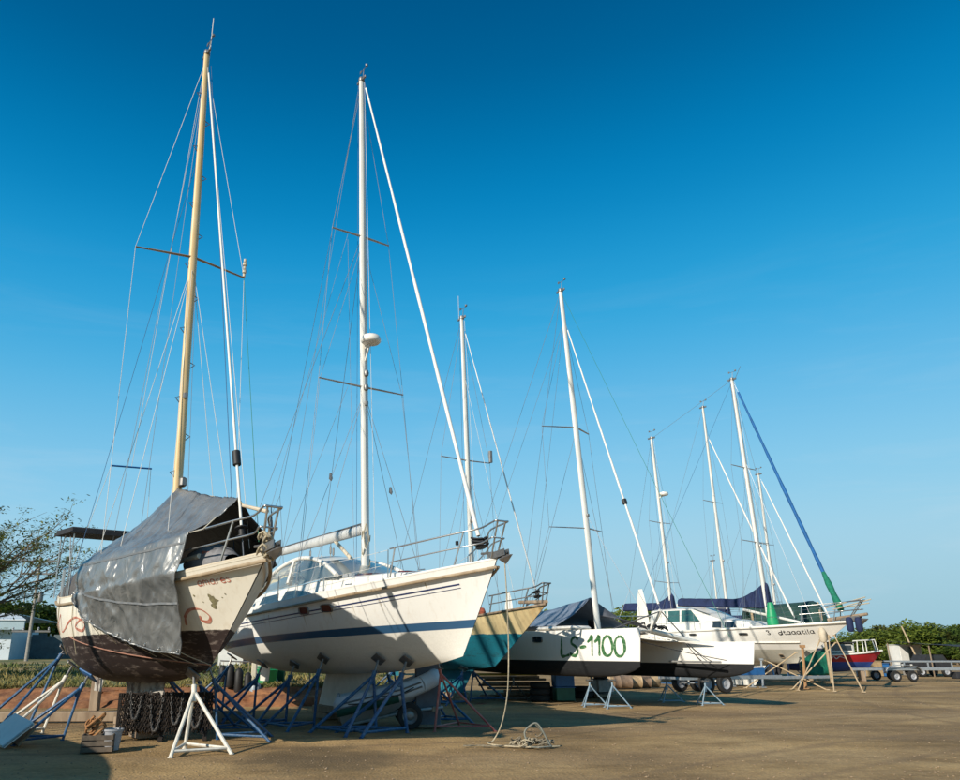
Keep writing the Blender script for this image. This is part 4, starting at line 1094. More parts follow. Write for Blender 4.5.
# rig
B2m, T2m = Vector((0.86, 0, 3.1)), Vector((0.2, 0, 18.5))
rig(b2.e, B2m, T2m, 0.09, M_ALU, h2, [(0.635, 0.95), (0.335, 1.32)], 0.65, None, (-5.5, 1.0, 2.6), antenna=False)
wire('topping_lift', [T2m + Vector((-0.15, 0, -0.1)), Vector((-3.9, 0, 4.35))], 0.006, M_WIRE, b2.e)
wire('running_backstay', [B2m.lerp(T2m, 0.64), Vector((-4.6, -1.5, 2.7))], 0.007, M_WIRE, b2.e)
wire('running_backstay', [B2m.lerp(T2m, 0.64), Vector((-4.6, 1.5, 2.7))], 0.007, M_WIRE, b2.e)
for f, x, y in ((0.63, -2.2, -1.7), (0.33, -0.9, -1.75), (0.62, 2.6, -1.3)):
    wire('flag_line', [B2m.lerp(T2m, f) + Vector((0, -0.5, 0)), h2.rail(x, 0.1, 0.1)], 0.005, M_WIRE, b2.e)
for f, dx in ((0.30, -0.55), (0.29, -0.5)):
    p = B2m.lerp(T2m, f) + Vector((-0.1 + dx * 0, -0.9 if dx < -0.52 else 0.9, -1.9))
    MB().tube([p, p + Vector((0.02, 0, -0.14)), p + Vector((0.05, 0, -0.2))], [0.03, 0.05, 0.01], 6).build('hanging_block', M_STEELD, b2.e)
FA2, FB2 = Vector((5.35, 0, 3.35)), T2m + Vector((0.2, 0, -0.25))
furled(b2.e, FA2, FB2, 0.043, M_SAILW, 0.03, 0.985, True)
q = MB()
for k in range(3): q.tube([FA2.lerp(FB2, 0.018 + 0.004 * k) + Vector((0.16 * math.cos(t), 0.16 * math.sin(t), 0.02 * math.sin(2 * t))) for t in [0.5 * i for i in range(13)]], 0.022, 5)
q.build('furling_line', M_DARK, b2.e, 60)
q = MB().tube([(0.72, 0, 4.46), (-1.5, 0, 4.42), (-3.95, 0, 4.36)], [0.105, 0.115, 0.09], 12, True, (0.85, 1.2)); q.build('boom', mat('boom_grey', (0.50, 0.50, 0.48), 0.45, var=0.1), b2.e, 60)
MB().tube([(0.66, 0, 4.62), (-3.95, 0, 4.49)], 0.025, 6).build('boom_track', M_STEELD, b2.e)
MB().box((0.72, 0, 4.46), (0.16, 0.14, 0.3), ch=0.03).build('gooseneck', M_STEELD, b2.e)
MB().tube([(0.70, 0, 3.45), (-0.7, 0, 4.32)], [0.045, 0.05], 8).build('boom_vang', M_CREAMDECK, b2.e)
for x, n in ((-0.95, 2), (-2.1, 1)):
    q = MB()
    for k in range(n): q.box((x + 0.1 * k, 0.03 * k, 4.12 - 0.05 * k), (0.07, 0.04, 0.2), ch=0.015)
    q.tube([(x, 0, 4.32), (x, 0, 4.1)], 0.012, 5); q.build('mainsheet_block', M_STEELD, b2.e)
    wire('mainsheet', [(x, 0, 4.05), (x - 0.1, 0.05, 3.75)], 0.01, M_ROPE, b2.e)
for k in range(7):      # coiled halyards on the lower mast
    a = k * 0.9
    MB().tube([B2m + Vector((0.09 * math.cos(a + 0.3 * t) - 0.02, 0.11 * math.sin(a + 0.3 * t), 0.25 + 0.17 * k + 0.22 * math.sin(t))) for t in [0.6 * i for i in range(11)]], 0.014, 5).build('rope_coil', M_ROPE, b2.e, 60)
rp = B2m.lerp(T2m, 0.402)
MB().lathe([(0.001, 0), (0.22, 0.0), (0.27, 0.05), (0.27, 0.14), (0.22, 0.21), (0.1, 0.24), (0.001, 0.245)], 18, rp + Vector((0.36, 0.0, 0.12))).build('radar_dome', M_WHITE, b2.e, 50)
q = MB().tube([rp + Vector((0.08, 0, -0.3)), rp + Vector((0.3, 0, 0.12))], 0.03, 6); q.tube([rp + Vector((0.08, 0, 0.08)), rp + Vector((0.34, 0, 0.11))], 0.03, 6)
q.build('radar_bracket', M_ALU, b2.e)
q = MB()
for dz in (-0.75, -1.15): q.lathe([(0.001, 0), (0.06, 0.01), (0.075, 0.08), (0.05, 0.16), (0.001, 0.17)], 9, rp + Vector((0.15, 0, dz)))
q.build('deck_light', M_STEELD, b2.e)
wire('vhf_antenna', [(-2.0, 0.3, 3.8), (-2.0, 0.3, 4.75)], 0.01, M_WIREW, b2.e)
pulpit(b2.e, h2, 3.55, 5.45, 0.66, 0.018, M_STEEL, xtip=5.95)
bow_roller(b2.e, h2, M_STEELD, 0.95)
lifelines(b2.e, h2, -3.6, 3.5, 5, 0.62, -1); lifelines(b2.e, h2, -3.6, 3.5, 5, 0.62, 1)
MB().box((4.9, -0.32, 3.30 + 0.36), (0.07, 0.05, 0.09), ch=0.01).build('navigation_light', M_BLACK, b2.e)
for x in (4.2, 2.4):
    p = h2.rail(x, 0.03, 0.12)
    MB().tube([p + Vector((-0.12, 0, 0.05)), p + Vector((0.12, 0, 0.05))], 0.015, 6).build('cleat', M_STEEL, b2.e)
# scuff streak and hanging rope at the bow
rp_ = thing('mooring_rope', 'long pale rope hanging from the bow of the white sloop to the ground', 'rope', b2.w((5.85, 0.1, 0)), b2.rz)
pts = smooth_path([(0, 0, 3.25), (0.0, 0.02, 2.4), (-0.02, 0.02, 1.5), (-0.06, -0.02, 0.8), (-0.16, -0.1, 0.3), (-0.3, -0.2, 0.02), (-0.1, -0.5, 0.015), (0.3, -0.6, 0.02), (0.8, -0.35, 0.02), (1.0, 0.2, 0.02)], 5)
MB().tube(pts, 0.012, 6).build('rope_strand', M_ROPE, rp_, 60)
for k, (x, t, tn, m_, kw) in enumerate([(-1.0, 0.62, 0.0, M_BLUE, {}), (0.55, 0.64, 0.0, M_BLUE, {}), (1.7, 0.60, 0.1, M_BLUE, {}), (3.3, 0.72, 0.1, M_BLUE, {'foot': 0.95, 'inner': 0.3, 'spread': 0.62, 'r': 0.033}), (4.05, 0.82, -0.15, M_BLUE, {'foot': 0.95, 'inner': 0.35, 'spread': 0.66, 'r': 0.036})]):
    lab = ['blue boat stand under the windscreen of the ' + WS, 'blue boat stand under the mast foot side of the ' + WS, 'blue boat stand just aft of the inflatable dinghy', 'blue boat stand in front of the grey inflatable dinghy', 'thick legged blue boat stand under the bow of the ' + WS][k]
    d = dict(foot=0.85, inner=0.15, spread=0.5, lean=0.4, screw=0.35, r=0.031); d.update(kw)
    stand_under(b2, h2, x, t, -1, m_, lab, GS, turn=tn, **d)
stand_under(b2, h2, 4.1, 0.8, 1, M_STANDR, 'red boat stand on the far side of the white sloop bow', GS, foot=0.8, inner=0.35, spread=0.6, lean=0.3, screw=0.3, r=0.024)
for x, lab in ((2.4, 'forward'), (0.3, 'amidships'), (-2.2, 'aft')):
    stand_under(b2, h2, x, 0.66, 1, M_BLUE, 'blue boat stand on the far side of the %s, %s' % (WS, lab), GS, foot=0.85, inner=0.15, spread=0.5, lean=0.4, screw=0.35)
stand_under(b2, h2, -3.4, 0.64, -1, M_BLUE, 'blue boat stand under the stern of the ' + WS, GS, foot=0.85, inner=0.15, spread=0.5, lean=0.4, screw=0.35)

# ================================================================== BOAT 3: cream sloop, teal bottom
b3 = Boat('sailing_yacht', 'small cream sloop with rust stained bow and teal bottom', 'sailboat', (4.25, 23.5), (.52, -.854), 9.5)
h3 = Hull(9.5, 2.95, (2.45, 2.40, 2.86), (1.6, 0.95, 1.12), ov=2.5, so=0.3, tr=0.6, pb=1.9, full=0.6, vbow=0.7, zmin=0.5, pbot=2.4)
m_h3 = hull_mat('hull_cream_teal', (0.86, 0.68, 0.37), (0.008, 0.20, 0.275), 2.06, wear=0.7, wearcol=(0.02, 0.05, 0.06), stain=0.3, staincol=(0.40, 0.24, 0.10), rough=0.5, bandnoise=0.09, bowrust=(3.7, 5.6, (0.55, 0.24, 0.04)))
h3.mesh().build('hull', m_h3, b3.e, 50); h3.deck().build('deck', M_CREAMDECK, b3.e, 50)
h3.railtube(0.035, 0.01, 0.005).build('toe_rail', M_WOOD, b3.e, 60)
m_teal = mat('teal_antifoul', (0.006, 0.20, 0.27), 0.8, var=0.0, scale=3, col2=(0.01, 0.08, 0.11))
foil('keel', m_teal, b3.e, -1.2, 1.3, 1.2, 0.28, -1.1, 0.5, 0.16, 0.15); foil('rudder', m_teal, b3.e, -4.1, -3.4, 1.7, 0.7, -4.2, -3.5, 0.05, 0.04)
timber_stack('keel_blocks', 'timber blocks under the teal keel', b3.w((-0.3, 0, 0)), b3.rz, (1.6, 0.5, 0.28), 2)
q = MB(); rows = []
for i in range(17):
    x = lerp(-2.8, 1.9, i / 16); hgt = 0.38 * math.sin(PI * (0.12 + 0.8 * i / 16)) + 0.05
    rows.append([Vector((x, 0.95 * math.cos(a) * (1 - 0.25 * i / 16), 2.4 + hgt * max(0, math.sin(a)) ** 0.5)) for a in [PI * k / 12 for k in range(13)]])
q.grid(rows); q.build('cabin', M_CREAMDECK, b3.e, 40)
q = MB(); rows = []
for i in range(17):
    x = lerp(-1.2, 2.6, i / 16)
    rows.append([Vector((x, 1.15 * math.cos(a) * (1 - 0.4 * i / 16), 2.45 + (0.62 - 0.45 * i / 16) * max(0, math.sin(a)) ** 0.7 + 0.05 * noise.noise(Vector((x * 3, a * 2, 1))))) for a in [PI * k / 14 for k in range(15)]])
q.grid(rows); q.build('deck_cover', M_NAVY, b3.e, 60)
MB().lathe([(0.001, -0.14), (0.1, -0.12), (0.15, 0), (0.1, 0.12), (0.001, 0.14)], 10, (2.35, -0.55, 2.72)).build('orange_float', mat('faded_orange', (0.42, 0.10, 0.05), 0.7), b3.e, 60)
MB().tube([(3.9, -0.3, 2.95), (4.8, 0, 2.93), (3.9, 0.3, 2.95)], 0.05, 8).build('bow_fender', M_WOOD, b3.e)
B3m, T3m = Vector((1.22, 0, 2.45)), Vector((1.0, 0, 13.3))
rig(b3.e, B3m, T3m, 0.08, M_ALU, h3, [(0.5, 1.05)], 1.0, None, (-4.6, 0.7, 2.5))
furled(b3.e, (4.45, 0, 2.95), T3m + Vector((0.15, 0, -0.5)), 0.022, M_SAILW, 0.03, 0.98, True)
wire('halyard', [B3m.lerp(T3m, 0.8), (3.3, 0.1, 2.9)], 0.006, M_WIREW, b3.e)
p = B3m.lerp(T3m, 0.5) + Vector((0, 1.02, 0.05)); MB().tube([p, p + Vector((0, 0, 0.42))], 0.07, 8).build('radar_reflector', M_STEELD, b3.e)
pulpit(b3.e, h3, 3.0, 4.45, 0.56, 0.02, M_STEELD, xtip=4.85)
lifelines(b3.e, h3, -3.0, 2.6, 4, 0.56, -1)
for x, t, s_, lab in ((2.75, 0.86, -1, 'leggy blue boat stand under the rust stained bow of the small cream sloop'), (1.5, 0.7, -1, 'blue boat stand beside the teal keel'), (-1.5, 0.66, -1, 'blue boat stand aft of the teal keel'), (1.2, 0.7, 1, 'blue boat stand on the far side of the teal keel')):
    stand_under(b3, h3, x, t, s_, M_BLUE, lab, GS, foot=0.85, inner=0.3, spread=0.5, lean=0.3, screw=0.2, r=0.03)

# ================================================================== neighbour on the left, outside the picture: it throws the shadow on the cream sloop
b0 = Boat('sailing_yacht', 'plain white sloop whose shadow falls across the tarpaulin of the cream sloop', 'sailboat', (-7.6, 6.9), (.57, -.82), 10.0)
h0 = Hull(10.0, 3.2, (2.6, 2.6, 3.05), (1.7, 1.0, 1.3), ov=1.5)
h0.mesh(40, 12).build('hull', hull_mat('hull_white_plain', (0.72, 0.69, 0.62), (0.03, 0.05, 0.10), 1.75), b0.e, 50); h0.deck().build('deck', M_DECK, b0.e, 50)
foil('keel', M_BLACK, b0.e, -1.2, 1.1, 1.2, 0.02, -1.1, 0.7, 0.16, 0.14)
rig(b0.e, (0.6, 0, 2.65), (0.2, 0, 15.5), 0.095, M_ALU, h0, [(0.52, 1.2)], 0.4, None, (-4.8, 0.9, 2.6), antenna=False)
for x, t, s_, lab in ((2.2, 0.7, -1, 'bow'), (-2.5, 0.66, -1, 'stern'), (2.2, 0.7, 1, 'inner bow'), (-2.5, 0.66, 1, 'inner stern')):
    stand_under(b0, h0, x, t, s_, M_BLUE, 'blue boat stand at the %s of the plain white sloop' % lab, GS)
#PART3
# ================================================================== BOAT 4: white multihull LS-1100
b4 = Boat('multihull_yacht', 'white two hulled yacht with black bottom and green LS-1100 lettering', 'catamaran', (6.9, 23.4), (.5, -.866), 11.0)
hA = Hull(11.0, 1.15, (2.15, 2.17, 2.2), (1.0, 0.82, 1.14), ov=0.14, so=0.2, tr=0.75, sm=0.45, pb=2.6, full=0.42, vbow=0.35, zmin=0.55, pbot=8)
m_hA = hull_mat('hull_white_black', (0.84, 0.82, 0.77), (0.010, 0.011, 0.013), 1.29, wear=0.3, wearcol=(0.05, 0.05, 0.05), stain=0.07, rough=0.25)
hA.mesh(48, 20).build('hull', m_hA, b4.e, 45); hA.deck(0.1).build('deck', M_WHITE, b4.e, 50)
ribbon_on(hA, letters('LS-1100', 2.5, 1.40, 4.95, 1.44, 0.56, 0.12), 0.1, M_PAINTG, b4.e, 'lettering')
portlight(b4.e, hA, 1.55, 1.92, 0.42, 0.17)
MB().box((2.2, 0, 2.26), (1.9, 0.7, 0.12), ch=0.05).build('deck_box', M_WHITE, b4.e)
# second hull
class Shift:      # hull B in boat coordinates
    pass
hB = Hull(11.0, 1.05, (1.85, 1.84, 1.84), (0.95, 0.76, 1.04), ov=0.17, so=0.2, tr=0.75, sm=0.45, pb=2.6, full=0.42, vbow=0.35, zmin=0.55, pbot=8)
OB = Vector((0.9, 3.75, 0))
m_hB = hull_mat('hull_white_black_low', (0.84, 0.82, 0.77), (0.010, 0.011, 0.013), 1.20, wear=0.3, wearcol=(0.05, 0.05, 0.05), stain=0.12, rough=0.28)
hB.mesh(48, 20).build('second_hull', m_hB, b4.e, 45, loc=OB); hB.deck(0.1).build('second_deck', M_WHITE, b4.e, 50, loc=OB)
for x, r in ((3.9, 0.1), (1.2, 0.14), (-2.6, 0.14)):
    MB().tube([(x, -0.2, 2.12), (x + 0.05, 1.9, 2.2), (x + 0.25, 3.95, 1.82)], r, 12, True, (1.4, 0.8)).build('crossbeam', M_WHITE, b4.e, 60)
q = MB()
q.grid([[Vector((lerp(-2.4, 5.2 if v < 0.12 else 4.1, u), lerp(0.35, 3.5, v), lerp(2.10, 1.86, v) - 0.1 * math.sin(PI * v) * (0.6 + 0.4 * math.sin(u * 9)))) for v in [k / 12 for k in range(13)]] for u in [k / 24 for k in range(25)]])
solid(q.build('trampoline', mat('grey_net', (0.26, 0.245, 0.22), 0.85, var=0.25, scale=9, bump=0.4), b4.e, 60), 0.02)
for v in range(14):
    y = lerp(0.45, 3.4, v / 13); MB().tube([(4.0, y, lerp(2.12, 1.86, v / 13)), (4.12 if v else 4.2, y, lerp(2.05, 1.85, v / 13))], 0.014, 5).build('lacing', M_ROPEW, b4.e)
# wing shelf running forward from the second hull
MB().add([(5.2, 3.3, 1.83), (3.9, 3.0, 1.88), (3.9, 3.3, 1.86), (5.2, 3.3, 1.80), (3.9, 3.0, 1.85), (3.9, 3.3, 1.83)], [(0, 1, 2), (3, 5, 4), (0, 3, 4, 1), (1, 4, 5, 2), (2, 5, 3, 0)]).build('net_shelf', M_WHITE, b4.e, 0)
def board(x, y, z0, z1, w, name):
    q = MB(); rows = []
    for k in range(9):
        t = k / 8; ww = w * (1 - 0.72 * t ** 2.4); z = lerp(z0, z1, t)
        rows.append([(x + dx * ww / 2 + 0.02 * t, y + dy * 0.035 * (1 - 0.5 * t), z) for dx, dy in ((-1, 0), (-0.4, 1), (0.4, 1), (1, 0), (0.4, -1), (-0.4, -1))])
    q.grid(rows, True); q.f.append(tuple(8 * 6 + i for i in range(6))); q.build(name, M_WHITE, b4.e, 40)
board(2.1, 3.72, 1.8, 3.62, 0.62, 'daggerboard')
board(-0.6, 0.0, 2.1, 3.55, 0.6, 'daggerboard')
B4m, T4m = Vector((1.8, 1.9, 2.2)), Vector((1.15, 1.9, 15.1))
mast(b4.e, B4m, T4m, 0.095, M_ALU)
class Chain4:
    @staticmethod
    def cp(side): return Vector((0.3, -0.2, 2.2)) if side < 0 else Vector((0.6, 3.9, 1.85))
for side in (-1, 1):
    pts = [B4m.lerp(T4m, 0.9)]
    for f, hw in ((0.56, 1.15), (0.27, 1.25)):
        pts.append(spreader(b4.e, B4m.lerp(T4m, f), hw, side, 0.55, 0.03, 0.03, M_ALUG))
    pts.append(Chain4.cp(side)); wire('cap_shroud', pts, 0.007, M_WIRE, b4.e)
    wire('lower_shroud', [B4m.lerp(T4m, 0.55), Chain4.cp(side) + Vector((0.2, 0, 0))], 0.007, M_WIRE, b4.e)
    wire('backstay', [T4m, Vector((-4.8, 0.2 if side < 0 else 3.6, 2.1))], 0.007, M_WIRE, b4.e)
    wire('runner', [B4m.lerp(T4m, 0.9), Vector((-4.0, 0.1 if side < 0 else 3.6, 2.1))], 0.006, M_WIRE, b4.e)
FA4, FB4 = Vector((4.55, 1.95, 2.75)), B4m.lerp(T4m, 0.88) + Vector((0.1, 0, 0))
furled(b4.e, FA4, FB4, 0.037, M_SAILW, 0.02, 0.98, False)
MB().tube([FA4.lerp(FB4, 0.325), FA4.lerp(FB4, 0.34)], 0.085, 8).build('swivel', M_BLACK, b4.e)
MB().tube([(4.0, 1.95, 2.15), (4.55, 1.95, 2.78)], 0.06, 8).build('bow_strut', M_WHITE, b4.e)
MB().tube([(3.95, 0.2, 2.15), (4.55, 1.95, 2.75), (3.95, 3.7, 1.9)], 0.02, 6).build('bridle_wire', M_STEELD, b4.e)
wire('topmast_stay', [T4m, Vector((5.6, 3.7, 1.95))], 0.007, M_WIREG, b4.e)
wire('hanging_line', [B4m.lerp(T4m, 0.3) + Vector((0.1, 0, 0)), Vector((3.4, 2.2, 3.0)), Vector((3.6, 2.1, 2.3))], 0.006, M_WIRE, b4.e)
q = MB(); r_ = random.Random(31)      # rope tangle on the forward beam
for k in range(10):
    c = Vector((4.1 + r_.uniform(-.2, .2), 2.0 + r_.uniform(-.35, .35), 2.22 + r_.uniform(0, .16))); a = r_.random() * 6
    q.tube([c + Vector((0.13 * math.cos(a + t), 0.14 * math.sin(a + t), 0.05 * math.sin(2 * t))) for t in [0.7 * i for i in range(8)]], 0.02, 5)
q.build('rope_tangle', M_DARK, b4.e, 60)
for a_, b_ in (((4.0, 0.2, 2.1), (5.6, 3.4, 1.3)), ((4.1, 3.4, 1.85), (4.9, 3.2, 1.24)), ((4.3, 3.3, 1.8), (5.2, 3.2, 1.28))):
    wire('lashing', sag(a_, b_, 0.05), 0.012, M_DARK, b4.e)
MB().box((4.6, 3.15, 1.25), (2.0, 0.05, 0.06), ch=0.01).build('side_plank', M_ALUG, b4.e)
# cockpit rails and bits
for y0, zb in ((0.0, 2.18), (3.75, 1.85)):
    pts = [(-4.9, y0, zb + 0.65), (-3.0, y0, zb + 0.66), (-1.6, y0, zb + 0.62)]
    MB().tube(pts, 0.016, 6).build('aft_rail', M_STEEL, b4.e)
    for x in (-4.9, -3.2, -1.6): MB().tube([(x, y0, zb), (x, y0, zb + 0.64)], 0.016, 6).build('stanchion', M_STEEL, b4.e)
MB().tube([(0.9, 3.6, 2.0), (0.9, 3.6, 2.75), (2.6, 3.7, 2.7), (2.6, 3.7, 1.9)], 0.016, 6).build('side_rail', M_STEEL, b4.e)
MB().box((0.4, 3.0, 2.5), (0.3, 0.3, 0.5), ch=0.06).build('outboard_motor', M_DARK, b4.e)
# boom tent
tt = thing('tarpaulin', 'blue grey tarpaulin pitched like a tent over the boom of the LS-1100 yacht', 'tarpaulin', b4.o, b4.rz)
q = MB(); rows = []
for i in range(25):
    u = i / 24; x = lerp(-4.6, 1.55, u); zr = lerp(2.75, 3.32, u ** 1.2) - 0.1 * math.sin(PI * u)
    row = []
    for j in range(17):
        v = j / 16 * 2 - 1; y = 1.9 + v * lerp(2.0, 1.65, u); z = zr - (zr - 2.36) * abs(v) ** 0.92 + 0.03 * noise.noise(Vector((x * 1.4, v * 3, 0))) - 0.07 * math.sin(PI * abs(v))
        row.append(Vector((x, y, z)))
    rows.append(row)
q.grid(rows); solid(q.build('sheet', mat('bluegrey_tarp', (0.19, 0.225, 0.28), 0.5, var=0.25, scale=2, bump=0.3), tt, 70))
q = MB(); rows = []
for i in range(11):
    u = i / 10
    rows.append([Vector((lerp(1.6, 2.5, u * v), 1.9 + lerp(0.05, 1.5, v) , lerp(3.25, 2.42, v ** 1.1) - 0.55 * u * (1 - v) + 0.02 * math.sin(u * 8))) for v in [k / 8 for k in range(9)]])
q.grid(rows); solid(q.build('front_flap', mat('dark_grey_tarp', (0.09, 0.095, 0.11), 0.7, var=0.3, bump=0.3), tt, 70))
def small_stand(apex, col, label, group, foot=0.42, r=0.02):
    return boat_stand(apex, (0, 0, -1), (0.4, -1), col, label, group, foot=foot * 0.6, inner=foot * 1.1, spread=foot, screw=0.14, r=r, lean=0.0, padsize=0.2)
for x, lab in ((4.25, 'near'), (3.3, 'aft')):
    small_stand(b4.w((x, -0.05, hA.zk(hA.qs(x)) - 0.06)), M_BLUEL, 'short pale blue stand under the LS-1100 hull' if lab == 'near' else 'short pale blue stand set behind another under the LS-1100 hull', 'short multihull stands')
for x, lab in ((3.55, 'short pale blue stand under the bow end of the unlettered black and white hull'), (2.0, 'short pale blue stand further aft under the unlettered black and white hull')):
    small_stand(b4.w(OB + Vector((x, -0.05, hB.zk(hB.qs(x)) - 0.06))), M_BLUEL, lab, 'short multihull stands')
small_stand(b4.w((-0.5, 0, hA.zk(hA.qs(-0.5)) - 0.06)), M_STEELD, 'short dark stand deep under the LS-1100 hull', 'short multihull stands')
small_stand(b4.w(OB + Vector((-1.6, 0, hB.zk(hB.qs(-1.6)) - 0.06))), M_STEELD, 'short dark stand deep under the unlettered black and white hull', 'short multihull stands')

# ================================================================== BOAT 5: white ketch
KL = 'white ketch with navy sail covers'
b5 = Boat('sailing_yacht', 'white two masted ketch with navy sail covers, pilothouse and blue furled headsail', 'sailboat', (19.4, 35.0), (.57, -.82), 12.5)
h5 = Hull(12.5, 3.9, (2.45, 2.5, 2.78), (1.5, 0.92, 1.05), ov=2.6, so=0.3, tr=0.75, pb=2.2, full=0.5, vbow=0.85, zmin=0.5, pbot=2.6)
m_h5 = hull_mat('hull_white_grey', (0.84, 0.82, 0.77), (0.50, 0.48, 0.41), 1.62, wear=0.35, wearcol=(0.30, 0.27, 0.22), stain=0.06, rough=0.28)
h5.mesh().build('hull', m_h5, b5.e, 50); h5.deck().build('deck', M_DECK, b5.e, 50)
h5.railtube(0.05, -0.02, 0.01).build('toe_rail', M_WHITE, b5.e, 60)
q = MB(); q.grid([[h5.side(x, 1.98 - 0.01 * abs(x), 0.002)[0], h5.side(x, 1.94, 0.05)[0], h5.side(x, 1.90, 0.003)[0]] for x in [lerp(-5.5, 4.1, i / 50) for i in range(51)]]); q.build('knuckle', M_WHITE, b5.e, 30)
foil('keel', m_k2, b5.e, -2.5, 2.2, 1.1, 0.03, -2.6, 1.4, 0.22, 0.2)
ribbon_on(h5, letters('3', 3.05, 2.26, 3.22, 2.26, 0.17, 0), 0.036, M_PAINTK, b5.e, 'lettering')
ribbon_on(h5, letters('dtaaatila', 3.5, 2.24, 4.85, 2.29, 0.19, 0.15), 0.038, M_PAINTK, b5.e, 'lettering')
for x in (-0.3, 2.1): portlight(b5.e, h5, x, 2.3, 0.34, 0.09, M_GLASS, M_STEELD, name='scupper')
portlight(b5.e, h5, 3.1, 1.35, 0.16, 0.14, M_GLASS, M_WOOD, name='through_hull')
# pilothouse
ph = [(-3.4, 1.3, 0.35), (-3.2, 1.3, 1.08), (-0.9, 1.25, 1.12), (0.1, 1.15, 0.72), (0.6, 1.1, 0.55), (1.9, 0.95, 0.40), (2.3, 0.9, 0.05)]
q = MB(); rows = []
for x, w, hg in ph:
    z = 2.5; rows.append([(x, -w, z - 0.05), (x, -w + 0.08, z + hg * 0.5), (x, -w + 0.16, z + hg * 0.93), (x, -w * 0.6, z + hg), (x, 0, z + hg * 1.04), (x, w * 0.6, z + hg), (x, w - 0.16, z + hg * 0.93), (x, w - 0.08, z + hg * 0.5), (x, w, z - 0.05)])
q.grid(rows); q.f.append(tuple(range(9))); q.build('pilothouse', M_WHITE, b5.e, 30)
def phwin(x0, x1, z0, z1, xs0=0.0, xs1=0.0, y=-1.235, yt=-1.13, m=M_GLASSG):
    MB().quad((x0, y, z0), (x1, y, z0), (x1 + xs1, yt, z1), (x0 + xs0, yt, z1)).build('window', m, b5.e, 0)
phwin(-3.0, -2.3, 2.95, 3.48, 0.08, 0.0, -1.215, -1.13); phwin(-2.2, -1.5, 2.95, 3.48, 0, 0, -1.215, -1.125); phwin(-1.4, -0.35, 2.95, 3.48, 0, -0.5, -1.215, -1.11)
MB().quad((-0.78, -1.02, 3.54), (0.02, -0.95, 3.24), (0.02, 0.95, 3.24), (-0.78, 1.02, 3.54)).build('windscreen', M_GLASSG, b5.e, 0)
phwin(0.15, 0.7, 2.62, 2.92, 0.03, -0.02, -1.1, -1.035, M_GLASS); phwin(0.85, 1.5, 2.62, 2.86, 0.02, -0.15, -1.06, -0.99, M_GLASS)
for k, (xm, zt, r, spr, xc, zb) in enumerate(((2.54, 14.88, 0.11, [(0.62, 1.05), (0.32, 1.15)], 2.2, 2.6), (-2.78, 12.9, 0.09, [(0.52, 0.9), (0.2, 1.0)], -2.9, 3.0))):
    base, top = Vector((xm, 0, zb)), Vector((xm - 0.15, 0, zt))
    rig(b5.e, base, top, r, M_ALU, h5, spr, xc, None, (-6.1, 0.8, 2.5) if k else None, antenna=False)
wire('triatic_stay', [(2.39, 0, 14.88), (-2.9, 0, 12.9)], 0.008, M_WIRE, b5.e)
MB().lathe([(0.001, 0), (0.2, 0.0), (0.24, 0.06), (0.22, 0.16), (0.1, 0.2), (0.001, 0.21)], 14, (-2.5, 0, 9.6)).build('radar_dome', M_WHITE, b5.e)
MB().tube([(-2.9, 0, 9.5), (-2.5, 0, 9.6)], 0.03, 6).build('radar_bracket', M_ALU, b5.e)
wire('mast_stay', [(2.39, 0, 14.8), (-4.5, -1.6, 2.6)], 0.008, M_WIREB, b5.e)
wire('antenna', [(2.5, 0.1, 14.9), (2.9, 0.1, 15.5)], 0.01, M_STEELD, b5.e)
def sailcover(parent, x0, x1, z0, z1, hump, name, m=M_NAVY, y=0.0):
    q = MB(); rows = []
    for i in range(33):
        t = i / 32; x = lerp(x0, x1, t); zb = lerp(z0, z1, t) + 0.03 * noise.noise(Vector((x * 2, 0, 3)))
        hh = 0.31 + hump * max(0, (t - 0.62) / 0.38) ** 1.8; wv = 0.03 * noise.noise(Vector((x * 3, 1, 0)))
        if i in (0, 32): hh *= 0.8
        ring = []
        for kk in range(12):
            a = 2 * PI * kk / 12
            ring.append((x, y + (0.17 + wv) * math.cos(a) * (0.75 if math.sin(a) > 0 else 1), zb + (hh * math.sin(a) if math.sin(a) > 0 else 0.12 * math.sin(a))))
        rows.append(ring)
    q.grid(rows, True); q.f.append(tuple(range(12))); q.f.append(tuple(32 * 12 + i for i in range(12)))
    return q.build(name, m, parent, 60)
sailcover(b5.e, -2.3, 2.72, 3.85, 3.55, 0.95, 'main_sail_cover')
sailcover(b5.e, -5.9, -2.6, 3.75, 3.65, 0.55, 'mizzen_sail_cover')
MB().tube([(2.4, 0, 3.55), (-2.4, 0, 3.8)], 0.09, 8).build('boom', M_ALU, b5.e); MB().tube([(-2.85, 0, 3.6), (-6.0, 0, 3.72)], 0.07, 8).build('mizzen_boom', M_ALU, b5.e)
FA5, FB5 = Vector((6.0, 0, 3.0)), Vector((2.5, 0, 14.6))
furled(b5.e, FA5, FB5, 0.078, M_GENOA, 0.15, 0.96, True)
q = MB(); q.tube([FA5.lerp(FB5, f) for f in (0.02, 0.05, 0.08, 0.12, 0.15, 0.165)], [0.13, 0.16, 0.12, 0.14, 0.1, 0.08], 10); q.build('net_wrap', M_GREENN, b5.e, 60)
wire('inner_forestay', [(4.6, 0, 2.8), Vector((2.54, 0, 2.6)).lerp(Vector((2.39, 0, 14.88)), 0.66)], 0.008, M_WIRE, b5.e)
q = MB(); q.lathe([(0.001, 0), (0.24, 0), (0.26, 0.25), (0.21, 0.6), (0.15, 0.95), (0.11, 1.08), (0.001, 1.1)], 14, (3.0, -0.5, 2.6)); q.build('wrapped_gear', M_GREENP, b5.e, 60)
for s_ in (-1, 1):
    lifelines(b5.e, h5, -3.4, 4.6, 6, 0.75, s_, 0.08, 3, M_STEEL)
pulpit(b5.e, h5, 4.5, 6.1, 0.8, 0.022, M_STEEL, xtip=6.9)
